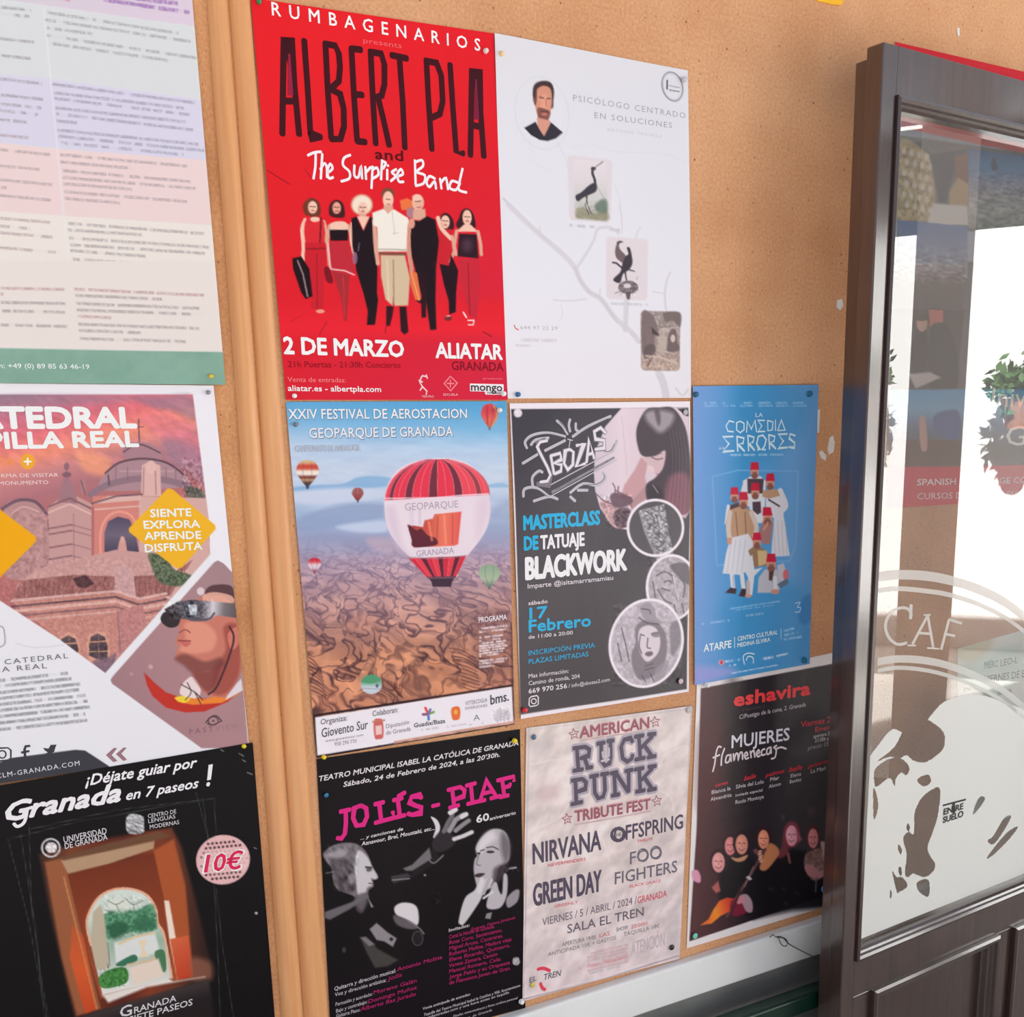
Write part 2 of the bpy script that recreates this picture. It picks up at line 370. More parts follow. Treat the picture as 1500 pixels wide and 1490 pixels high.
def run_text():
    tmp = []
    for job in TEXTJOBS:
        s, txt, p0, p1, h, col, bold, sh, part, ls, lift, font = job
        cu = bpy.data.curves.new('t', 'FONT'); cu.body = txt; cu.resolution_u = 2 if h < 30 else 4; cu.space_character = ls
        cu.shear = sh; cu.size = 1.0; cu.fill_mode = 'FRONT'
        o = bpy.data.objects.new('t', cu); COL.objects.link(o); tmp.append(o)
    bpy.context.view_layer.update(); dg = bpy.context.evaluated_depsgraph_get()
    for job, o in zip(TEXTJOBS, tmp):
        s, txt, p0, p1, h, col, bold, sh, part, ls, lift, font = job
        me = o.evaluated_get(dg).to_mesh(); n = len(me.vertices)
        if n:
            co = np.empty(n*3); me.vertices.foreach_get('co', co); co = co.reshape(-1, 3)[:, :2]
            fs = [tuple(p.vertices) for p in me.polygons]
            x0, x1 = co[:, 0].min(), co[:, 0].max()
            a = at_wall(*p0)[[0, 2]]; b = at_wall(*p1)[[0, 2]]; mid = (p0+p1)/2
            hw = np.linalg.norm(at_wall(mid[0], mid[1]-h)-at_wall(*mid))
            cap = 0.729 if any(ch.isupper() or ch.isdigit() or ch in 'bdfhklt' for ch in txt) else 0.56
            ax = (b-a)/max(x1-x0, 1e-6); ay = np.array([0., 1.])*hw/cap
            v = a+(co[:, :1]-x0)*ax+co[:, 1:]*ay
            r = bold*.0085*hw/cap*(1 if h > 12 else .8)
            if r > 0:           # bold weight: the same outlines laid again, shifted all round
                nn = len(v); vv = [v]; ff = list(fs)
                for q_ in range(6 if h < 20 else 8):
                    an = 2*math.pi*q_/(6 if h < 20 else 8); vv.append(v+np.array([math.cos(an), math.sin(an)])*r); ff += [tuple(i+nn*(q_+1) for i in f) for f in fs]
                v = np.vstack(vv); fs = ff; lift = lift+np.repeat(np.arange(len(vv))*.09, nn)
            if h >= 9.5: LN[0] += 1; key = part+'|%d' % LN[0]; s.line_of[(txt, part)] = s.line_of.get((txt, part), key); key = s.line_of[(txt, part)]
            else: key = 'small_print'
            s.addlay(key, v, fs, col, lift)
        o.evaluated_get(dg).to_mesh_clear()
    for o in tmp:
        c = o.data; bpy.data.objects.remove(o); bpy.data.curves.remove(c)
LN = [0]
SHEETS = []
def sheet(*a, **k):
    s = Sheet(*a, **k); SHEETS.append(s); return s
W_ = (236, 232, 240)
# ================================================================ red concert poster
def red_poster():
    s = sheet('concert_poster', 'red concert poster with a line of walking musicians, upper left of the main board', [(366, -2), (722, 50), (742, 586), (418, 586)], (217, 28, 40), .0022, matl=M_SATIN, wave=(.001, 9, 7))
    s.grad([(368, -8), (724, 40), (745, 590), (415, 590)], (390, 100), (735, 560), [(222, 30, 38), (214, 28, 40), (206, 32, 62)])
    s.fr('B'); s.grad([(150, 590), (1440, 590), (1445, 800), (160, 800)], (700, 590), (700, 760), [(214, 28, 42), (226, 32, 48)], soft=10)
    sk = (236, 190, 170); sk2 = (214, 160, 140)
    blk = (28, 14, 22)
    # woman with the instrument case
    s.blob([(320, 60), (360, 40), (400, 70), (405, 130), (380, 145), (345, 140), (320, 130), (308, 90)], (110, 52, 36)); s.ell(362, 92, 25, 34, sk)
    s.line([(322, 160), (305, 210), (312, 300), (308, 385)], 20, sk, curve=True); s.line([(425, 170), (440, 230), (430, 290)], 16, sk2)
    s.poly([(330, 150), (400, 145), (425, 175), (430, 290), (322, 290), (318, 180)], (212, 40, 50)); s.line([(408, 150), (402, 285)], 8, (90, 20, 30)); s.ell(375, 158, 26, 14, sk)
    s.poly([(320, 285), (432, 285), (440, 350), (425, 480), (420, 645), (385, 655), (350, 640), (365, 560), (345, 470), (318, 380)], (196, 30, 44)); s.line([(330, 320), (430, 318)], 10, (150, 24, 36)); s.line([(385, 350), (388, 640)], 5, (150, 20, 36))
    s.ell(405, 662, 24, 10, (226, 150, 130)); s.poly([(250, 372), (300, 360), (345, 430), (362, 580), (325, 595), (300, 560), (255, 430)], (30, 12, 18)); s.line([(280, 385), (310, 460), (335, 580)], 8, (150, 130, 135))
    # woman in the short skirt
    s.blob([(460, 70), (495, 50), (530, 75), (538, 140), (505, 150), (460, 140), (450, 110)], (66, 26, 30)); s.ell(494, 95, 23, 32, (224, 160, 140))
    s.blob([(450, 190), (490, 170), (545, 175), (560, 220), (500, 232), (452, 225)], sk); s.line([(452, 195), (445, 290), (455, 420)], 15, sk2, curve=True); s.line([(560, 190), (572, 260), (578, 300)], 14, sk2)
    s.poly([(455, 215), (556, 215), (556, 275), (460, 275)], blk); s.poly([(452, 280), (562, 280), (592, 455), (520, 470), (455, 440)], (186, 40, 54)); s.line([(445, 290), (462, 430), (540, 440), (590, 462)], 7, (240, 190, 190))
    s.poly([(470, 445), (565, 465), (558, 560), (550, 715), (535, 715), (520, 600), (492, 520)], (164, 40, 48)); s.line([(530, 470), (538, 700)], 4, (200, 60, 64))
    s.blob([(425, 430), (450, 420), (475, 500), (440, 500)], (120, 16, 30))
    # blonde woman in black
    s.ell(632, 78, 56, 54, (238, 216, 198)); s.ell(632, 78, 56, 54, (206, 160, 130), .5, ring=14); s.ell(637, 98, 26, 36, sk); s.ell(637, 140, 20, 16, sk2)
    s.line([(578, 180), (572, 270), (590, 350)], 16, sk); s.line([(700, 190), (716, 300), (718, 400)], 16, sk2)
    s.poly([(575, 152), (602, 142), (640, 222), (678, 142), (692, 152), (702, 290), (718, 430), (715, 560), (722, 600), (705, 735), (660, 738), (665, 660), (640, 560), (602, 440), (580, 300)], blk); s.poly([(606, 142), (674, 142), (640, 215)], sk)
    s.line([(618, 290), (612, 330)], 5, (120, 110, 130)); s.ell(594, 370, 14, 34, (150, 110, 140), .8)
    # singer in cream
    s.line([(700, 165), (705, 280), (720, 400)], 22, sk2, curve=True); s.line([(886, 190), (888, 320), (906, 430)], 22, sk2, curve=True)
    s.ell(775, 18, 36, 34, (120, 70, 50)); s.ell(776, 50, 29, 46, sk); s.poly([(752, 80), (802, 80), (806, 125), (750, 120)], sk2); s.line([(766, 48), (786, 48)], 5, (120, 70, 60)); s.line([(768, 76), (786, 76)], 4, (150, 70, 70))
    s.poly([(690, 122), (750, 100), (775, 125), (808, 102), (885, 150), (900, 200), (880, 260), (876, 335), (722, 335), (716, 200), (695, 190)], (232, 224, 214), soft=1); s.line([(800, 120), (812, 240)], 4, (200, 190, 180)); s.line([(800, 235), (830, 232)], 3, (190, 176, 170)); s.line([(725, 322), (876, 325)], 10, (190, 180, 168))
    s.line([(730, 345), (868, 350)], 14, (112, 80, 62)); s.poly([(735, 354), (868, 356), (896, 480), (886, 630), (812, 632), (806, 560), (800, 632), (762, 596), (738, 470)], (206, 182, 152), soft=1); s.line([(805, 380), (808, 620)], 8, (166, 138, 112)); s.line([(770, 380), (780, 600)], 10, (226, 206, 180), .6)
    s.poly([(766, 632), (808, 634), (800, 690), (786, 742), (765, 742)], (52, 16, 26)); s.poly([(838, 636), (876, 636), (888, 775), (866, 790), (846, 770)], (46, 14, 24))
    # man in black and the orange bag
    s.poly([(840, 55), (880, 42), (915, 60), (915, 105), (850, 108)], (226, 112, 62)); s.ell(900, 120, 24, 30, (170, 120, 130)); s.ell(940, 66, 33, 44, (226, 172, 150)); s.ell(935, 40, 26, 20, (236, 190, 172)); s.poly([(915, 105), (980, 100), (985, 165), (910, 160)], sk2); s.line([(925, 60), (955, 58)], 5, (110, 60, 60)); s.line([(936, 92), (956, 90)], 4, (140, 60, 66))
    s.poly([(905, 160), (945, 168), (990, 140), (1035, 160), (1056, 280), (1040, 420), (1036, 600), (1042, 762), (1008, 765), (984, 600), (975, 470), (930, 450), (898, 330), (888, 210)], blk, soft=1); s.poly([(925, 440), (985, 460), (985, 695), (960, 698), (958, 620), (930, 605), (960, 580)], (40, 14, 24))
    s.poly([(893, 430), (935, 452), (958, 592), (948, 604), (925, 598), (900, 520)], (218, 112, 66)); s.line([(900, 440), (946, 598)], 6, (240, 160, 110)); s.line([(893, 190), (890, 300), (905, 440)], 20, (206, 140, 124), curve=True); s.ell(905, 180, 18, 28, (216, 150, 134))
    # woman behind, with her arm raised
    s.blob([(1065, 140), (1095, 122), (1128, 150), (1138, 205), (1100, 220), (1070, 200)], (60, 22, 30)); s.ell(1090, 172, 24, 36, sk)
    s.poly([(1060, 215), (1120, 210), (1130, 330), (1125, 410), (1050, 405), (1055, 300)], (196, 32, 46)); s.line([(1050, 150), (1072, 210), (1120, 262)], 22, sk, curve=True); s.line([(1128, 250), (1140, 330), (1118, 390)], 16, sk2)
    s.poly([(1058, 402), (1110, 412), (1122, 350), (1162, 440), (1150, 560), (1148, 665), (1112, 680), (1108, 600), (1084, 520)], (34, 12, 24)); s.ell(1106, 700, 20, 14, (110, 40, 44)); s.line([(1098, 690), (1116, 686)], 5, (236, 200, 200))
    # woman with the case
    s.blob([(1165, 150), (1180, 110), (1215, 98), (1245, 130), (1256, 200), (1215, 215), (1160, 205), (1150, 180)], (56, 24, 30)); s.ell(1210, 148, 25, 42, sk); s.poly([(1195, 185), (1228, 185), (1270, 225), (1150, 225)], sk)
    s.line([(1152, 222), (1140, 300), (1148, 350)], 18, sk2); s.line([(1270, 225), (1284, 290), (1288, 350)], 18, sk2); s.poly([(1166, 236), (1262, 240), (1272, 372), (1158, 360)], (44, 22, 32)); s.ell(1210, 300, 26, 34, (84, 56, 74), .8, soft=5)
    s.poly([(1162, 372), (1274, 376), (1284, 480), (1270, 650), (1262, 706), (1228, 690), (1200, 600), (1175, 500)], (194, 36, 54)); s.line([(1215, 400), (1225, 680)], 6, (150, 24, 42)); s.line([(1190, 668), (1206, 695)], 8, (250, 226, 226)); s.line([(1215, 712), (1248, 710), (1244, 735), (1218, 736)], 6, (250, 226, 226))
    for x, y, r in ((362, 94, 24), (494, 97, 22), (637, 98, 24), (1090, 172, 22), (1210, 150, 23)):      # eyes, nose, mouth
        s.line([(x-r*.62, y-6), (x-r*.2, y-6)], 5, (96, 50, 46)); s.line([(x+r*.2, y-6), (x+r*.62, y-6)], 5, (96, 50, 46)); s.line([(x, y-2), (x+2, y+8)], 3, (190, 130, 110)); s.line([(x-r*.3, y+17), (x+r*.35, y+17)], 5, (170, 50, 56)); s.blob([(x-r, y-10), (x-r*.7, y+20), (x-r*.3, y+34), (x-r*.9, y+20)], (190, 130, 112), .7, 1.2)
    s.region('picture', [(230, 20), (560, 0), (700, -25), (1010, -5), (1320, 90), (1340, 740), (900, 800), (600, 760), (240, 700)], 'printed photograph of eight musicians walking in a line')
    s.line([(400, 790), (440, 720)], 4, (140, 24, 38)); s.line([(765, 745), (760, 780)], 4, (120, 20, 30)); s.line([(1300, 775), (1345, 800)], 5, (110, 20, 30)); s.line([(240, 720), (310, 680)], 3, (180, 24, 36))
    # foot of the sheet
    s.t('2 DE MARZO', 208, 893, 862, 911, 92, W_, 4, part='date_lettering'); s.t('ALIATAR', 1040, 915, 1403, 925, 84, W_, 4, part='date_lettering')
    s.t('GRANADA', 1127, 983, 1410, 990, 50, (132, 12, 36), 2); s.t('21h Puertas - 21:30h Concierto', 228, 968, 845, 972, 34, (146, 14, 34), 1)
    s.t('Venta de entradas:', 226, 1048, 545, 1052, 28, (244, 128, 132), 0); s.t('aliatar.es - albertpla.com', 228, 1098, 738, 1104, 32, W_, 2.5)
    s.strokes([[(955, 1030), (965, 1015), (985, 1020)], [(960, 1020), (950, 1050), (965, 1075), (952, 1095)], [(965, 1050), (945, 1040)], [(965, 1075), (990, 1100), (985, 1118)], [(985, 1010), (992, 1030)]], 8, (245, 200, 206), 'logo'); s.t('TEATRO', 960, 1134, 1028, 1135, 12, (245, 190, 198), 1)
    s.strokes([[(1118, 1018), (1156, 1055), (1120, 1098), (1084, 1058), (1118, 1018)], [(1118, 1038), (1118, 1078)], [(1100, 1058), (1138, 1058)]], 7, (236, 128, 140), 'logo'); s.t('ESCUELA', 1080, 1124, 1160, 1124, 12, (245, 190, 198), 1)
    s.flat([(1225, 1058), (1410, 1062), (1412, 1120), (1310, 1118), (1306, 1102), (1226, 1100)], (238, 228, 236), 'logo'); s.t('mongo', 1232, 1096, 1402, 1100, 34, (70, 50, 60), 3, lift=2); s.t('music', 1322, 1114, 1395, 1116, 12, (70, 50, 60), 1, lift=2)
    s.t('producen', 1300, 1034, 1405, 1036, 10, (236, 128, 140), 0)
    # head of the sheet
    s.fr('A'); s.t('RUMBAGENARIOS', 140, 88, 1282, 284, 72, W_, 1.6, ls=1.9, part='band_lettering'); s.t('presents', 640, 240, 850, 270, 30, (240, 96, 102), 1)
    D = (62, 18, 26)
    s.strokes([[(196, 742), (200, 470), (204, 214), (232, 214), (262, 470), (288, 745)], [(205, 560), (268, 560)], [(316, 226), (334, 480), (350, 742), (350, 752), (408, 757)],
               [(432, 240), (445, 500), (464, 765)], [(432, 246), (486, 256), (506, 300), (512, 370), (506, 450), (462, 492)], [(462, 496), (512, 520), (532, 600), (534, 700), (514, 768), (462, 768)],
               [(575, 268), (588, 520), (606, 780)], [(575, 272), (628, 278)], [(588, 522), (636, 526)], [(606, 780), (652, 784)],
               [(680, 284), (692, 540), (708, 796)], [(680, 290), (738, 300), (756, 360), (756, 470), (740, 530), (694, 544)], [(722, 545), (750, 660), (782, 804)],
               [(794, 308), (880, 326)], [(838, 322), (856, 560), (868, 818)], [(986, 332), (998, 560), (1016, 826)], [(986, 340), (1042, 350), (1068, 420), (1076, 560), (1060, 630), (1006, 655)],
               [(1116, 358), (1132, 600), (1150, 838), (1190, 846)], [(1228, 858), (1232, 620), (1236, 384), (1266, 388), (1284, 620), (1302, 864)], [(1234, 690), (1290, 702)]], 37, D, 'title_lettering')
    s.flat([(228, 300), (238, 300), (256, 530), (226, 528)], (150, 30, 60), 'title_lettering', 2); s.flat([(1252, 440), (1262, 440), (1276, 660), (1250, 660)], (120, 30, 60), 'title_lettering', 2)
    s.t('and', 706, 876, 858, 888, 58, (84, 14, 24), 3, ls=1.05)
    s.strokes([[(335, 858), (370, 842), (408, 838)], [(378, 850), (376, 920), (366, 985)], [(414, 850), (406, 985)], [(404, 935), (424, 902), (438, 920), (440, 978)], [(446, 952), (470, 930), (458, 905), (442, 940), (450, 982), (474, 978)],
               [(568, 856), (534, 872), (528, 912), (562, 946), (562, 984), (518, 1000)], [(590, 912), (590, 968), (612, 976), (626, 920), (632, 985)], [(650, 920), (654, 988)], [(652, 952), (680, 922)], [(690, 918), (684, 1038)], [(690, 936), (714, 926), (722, 962), (692, 984)],
               [(742, 884), (736, 990)], [(742, 890), (762, 900), (748, 930)], [(770, 936), (770, 990)], [(774, 912), (775, 916)], [(820, 934), (796, 950), (816, 972), (790, 998)], [(828, 972), (856, 960), (846, 934), (826, 960), (834, 1000), (860, 1002)],
               [(922, 884), (926, 1018)], [(922, 896), (960, 884), (966, 916), (932, 948), (976, 966), (970, 1010), (926, 1024)], [(1032, 985), (1002, 972), (986, 1005), (1002, 1030), (1030, 1000), (1038, 1040)], [(1060, 985), (1068, 1040)], [(1064, 1008), (1092, 982), (1104, 1044)],
               [(1166, 1010), (1126, 998), (1114, 1035), (1148, 1046), (1170, 1010)], [(1184, 930), (1168, 1000), (1164, 1046), (1206, 1060)]], 15, (248, 226, 232), 'script_lettering', curve=True, lift=2)
    s.line([(115, 940), (170, 975), (235, 1015)], 4, (120, 16, 28)); s.line([(320, 935), (350, 975)], 3, (130, 16, 28))
# ================================================================ white psychologist poster
def white_poster():
    s = sheet('information_poster', 'white information poster with faint tree branches and three small bird pictures', [(722, 50), (1006, 104), (1010, 583), (742, 584)], (224, 220, 229), .0015, matl=M_MATTE, wave=(.0035, 13, 9))
    s.grad([(700, 40), (1040, 40), (1040, 600), (700, 600)], (860, 80), (860, 580), [(214, 212, 219), (218, 217, 225), (224, 222, 230), (227, 222, 229)])
    s.fr('W1'); s.ell(335, 590, 180, 250, (206, 204, 214), .6, ring=8, rot=-.2)
    s.line([(75, 1170), (160, 1250), (260, 1350), (400, 1480)], 14, (196, 192, 202), curve=True, a=.9); s.line([(440, 790), (500, 900), (520, 1000)], 8, (210, 206, 214), a=.8)
    s.line([(540, 830), (640, 800), (820, 850), (1000, 860), (1180, 870), (1300, 920)], 4, (212, 206, 212), a=.7, curve=True); s.line([(830, 1080), (865, 1200), (880, 1400)], 5, (208, 203, 210), a=.8); s.line([(240, 900), (340, 960), (420, 985)], 4, (212, 208, 214), a=.7)
    # portrait
    skn = (206, 140, 118); hr = (66, 48, 50)
    s.blob([(280, 400), (330, 372), (390, 380), (415, 430), (412, 510), (400, 560), (300, 550), (272, 480)], hr, soft=.9); s.blob([(300, 430), (340, 405), (388, 420), (402, 480), (398, 560), (378, 630), (345, 655), (312, 620), (292, 560), (282, 500), (290, 470)], skn, soft=.9)
    s.blob([(285, 460), (300, 420), (296, 520), (286, 530)], (90, 60, 56)); s.ell(352, 520, 26, 60, (222, 158, 132), .7, soft=4); s.line([(318, 482), (345, 488)], 8, (92, 60, 54)); s.line([(368, 492), (392, 490)], 8, (96, 62, 56)); s.line([(360, 500), (366, 545)], 6, (180, 106, 88))
    s.blob([(302, 560), (340, 556), (385, 575), (392, 600), (372, 650), (345, 662), (312, 630)], (110, 68, 62), .8); s.ell(352, 597, 20, 9, (196, 110, 104)); s.line([(330, 577), (378, 582)], 7, (84, 50, 50))
    s.poly([(300, 620), (392, 640), (385, 700), (350, 750), (310, 700)], (206, 146, 128)); s.grad([(215, 690), (292, 648), (318, 700), (350, 748), (372, 705), (396, 652), (478, 722), (430, 762), (375, 780), (320, 772), (260, 738)], (215, 690), (470, 740), [(40, 38, 48), (54, 48, 58)])
    s.region('picture', [(215, 690), (265, 640), (265, 400), (330, 365), (420, 400), (420, 630), (480, 722), (375, 785), (260, 742)], 'portrait of a bearded man in a dark shirt')
    s.t('PSICÓLOGO CENTRADO', 546, 505, 1312, 626, 42, (164, 164, 172), 0, ls=1.25); s.t('EN SOLUCIONES', 692, 622, 1220, 692, 40, (160, 160, 168), 0, ls=1.25); s.t('ANTONIO TRONELA', 776, 712, 1152, 758, 22, (196, 194, 202), 0, ls=1.3)
    s.ell(1225, 408, 68, 100, (128, 128, 136), 1, ring=9, rot=-.25); s.ell(1222, 408, 56, 86, (196, 196, 204), 1, ring=4, rot=-.25)
    s.strokes([[(1190, 365), (1188, 425)]], 14, (90, 90, 100), 'logo'); s.t('soluciones', 1198, 405, 1272, 420, 14, (120, 120, 128), 0); s.t('breves', 1205, 438, 1272, 448, 16, (90, 90, 98), 1)
    # ibis picture
    s.poly([(510, 885), (540, 878), (800, 910), (812, 930), (800, 1320), (775, 1335), (540, 1320), (522, 1300)], (214, 206, 212), soft=1.4); s.grad([(545, 900), (775, 920), (775, 1325), (565, 1305)], (660, 900), (660, 1320), [(222, 212, 216), (216, 208, 212), (196, 196, 192), (150, 150, 130)], .8, 2)
    s.noise([(560, 1225), (700, 1200), (775, 1180), (775, 1325), (565, 1305)], (40, 36, 40), 3, 3, 4); s.blob([(690, 1225), (735, 1180), (775, 1185), (775, 1275), (720, 1270)], (92, 112, 98), .8, 2); s.blob([(570, 1245), (620, 1230), (680, 1270), (775, 1265), (775, 1320), (620, 1308), (572, 1300)], (138, 132, 108), .7, 2)
    k = (62, 58, 68); s.blob([(565, 1150), (600, 1130), (650, 1085), (690, 1065), (708, 1090), (700, 1125), (650, 1150), (610, 1170), (585, 1190), (568, 1180)], k); s.line([(700, 1090), (692, 1040), (678, 1000), (680, 968)], 17, k, curve=True); s.ell(684, 968, 17, 13, k); s.line([(690, 968), (715, 945), (748, 922)], 6, (90, 86, 92)); s.line([(645, 1150), (630, 1220), (655, 1280)], 5, k); s.line([(635, 1160), (648, 1225), (672, 1275)], 5, k); s.line([(710, 1090), (770, 1200)], 3, (150, 150, 150))
    s.region('picture', [(512, 883), (800, 908), (800, 1325), (525, 1318)], 'small print of a long-billed wading bird'); s.scrib(520, 1352, 630, 1362, 20, (180, 176, 186), .7, 2); s.scrib(660, 1362, 860, 1390, 20, (176, 172, 182), .7, 3)
    s.fr('W2'); g = (206, 200, 208)
    for pts, w in (([(110, 0), (200, 90), (330, 210), (470, 330), (560, 430), (600, 520), (660, 600), (740, 650), (820, 760), (890, 830), (940, 870), (1000, 940)], 34), ([(580, 430), (640, 340), (690, 250), (720, 170), (800, 160), (860, 200)], 18),
                   ([(905, 860), (910, 760), (912, 660)], 34), ([(420, 655), (520, 662), (640, 650)], 9), ([(730, 640), (735, 585)], 10), ([(1185, 740), (1175, 620), (1190, 520), (1212, 470)], 14), ([(1090, 600), (1170, 612)], 8), ([(1140, 1160), (1170, 1230), (1190, 1320)], 50),
                   ([(975, 230), (990, 190), (1005, 160)], 9), ([(330, 200), (325, 150)], 9), ([(1255, 1260), (1300, 1310), (1340, 1270)], 12), ([(880, 200), (882, 110), (865, 0)], 7), ([(470, 690), (480, 760), (460, 800)], 4)):
        s.line(pts, w, g, a=.85, curve=True, soft=.9)
    s.line([(560, 430), (600, 520), (660, 600), (740, 650), (850, 810)], 10, (190, 184, 194), a=.5, curve=True)
    # raven with the nest
    s.poly([(775, 230), (800, 222), (1045, 240), (1060, 260), (1055, 640), (1035, 660), (800, 650), (775, 630)], (218, 208, 213), soft=1.3); k = (60, 54, 64)
    s.blob([(850, 262), (872, 250), (882, 262), (862, 275), (870, 310), (905, 350), (920, 400), (900, 430), (880, 400), (845, 370), (835, 320)], (112, 94, 98)); s.blob([(915, 300), (935, 300), (950, 360), (952, 410), (930, 450), (890, 480), (868, 540), (825, 525), (830, 505), (870, 465), (885, 410), (905, 360), (925, 340)], k)
    s.line([(820, 400), (845, 405), (880, 435)], 12, k); s.line([(905, 470), (912, 520)], 10, k); s.line([(930, 450), (965, 460)], 8, k); s.line([(860, 275), (850, 262), (885, 258)], 7, k); s.ell(925, 570, 68, 46, (118, 104, 108)); s.noise([(855, 530), (995, 530), (995, 625), (855, 625)], (60, 56, 56), 2, 2, 9); s.ell(918, 560, 26, 17, (210, 200, 206)); s.poly([(905, 600), (945, 600), (935, 655), (915, 650)], (96, 84, 90)); s.line([(860, 600), (835, 612)], 6, (140, 128, 132)); s.line([(980, 520), (990, 500)], 5, (170, 160, 160))
    s.region('picture', [(775, 225), (1055, 240), (1055, 655), (778, 650)], 'small print of a black bird above a nest'); s.scrib(780, 680, 1060, 690, 16, (186, 180, 190), .6, 4)
    # brown scene
    q = [(1010, 745), (1030, 730), (1265, 738), (1283, 755), (1280, 1120), (1262, 1143), (1035, 1140), (1015, 1120)]
    s.poly(q, (168, 150, 146)); s.grad([(1020, 740), (1275, 745), (1275, 1135), (1025, 1130)], (1150, 740), (1150, 1140), [(150, 138, 136), (176, 160, 154), (166, 148, 142), (186, 160, 146)], .9, 2); s.noise(q, (44, 42, 42), 3.0, 3.0, 12)
    s.blob([(1170, 745), (1280, 745), (1280, 840), (1230, 800), (1180, 810)], (112, 100, 98), .9, 1.5); s.blob([(1020, 745), (1080, 750), (1110, 800), (1140, 900), (1110, 910), (1100, 980), (1060, 1030), (1020, 1000)], (116, 100, 100), .85, 1.5); s.poly([(1085, 840), (1140, 900), (1090, 890)], (76, 64, 70))
    s.blob([(1210, 870), (1250, 860), (1262, 930), (1275, 1000), (1200, 1010), (1190, 960)], (108, 92, 94), .9, 1.2); s.ell(1232, 920, 16, 26, (204, 186, 176)); s.blob([(1040, 980), (1100, 960), (1110, 1020), (1040, 1060)], (100, 86, 88), .9, 1.2); s.blob([(1140, 900), (1190, 920), (1180, 1010), (1130, 1010)], (188, 172, 164), .8, 1.5); s.line([(1050, 1040), (1150, 1050), (1260, 1090)], 14, (206, 184, 170), a=.8); s.line([(1090, 1050), (1060, 1110)], 8, (100, 84, 84)); s.line([(1140, 840), (1240, 838)], 5, (120, 106, 106))
    s.region('picture', q, 'small brown engraving of figures outdoors')
    s.t('644 97 22 29', 192, 856, 445, 862, 26, (172, 166, 176), 0, ls=1.2); s.scrib(195, 928, 440, 934, 22, (206, 198, 206), .8, 6); s.scrib(160, 966, 280, 970, 18, (208, 200, 208), .8, 7)
    s.strokes([[(150, 828), (158, 848), (180, 860)]], 9, (214, 120, 120), 'logo', curve=True)
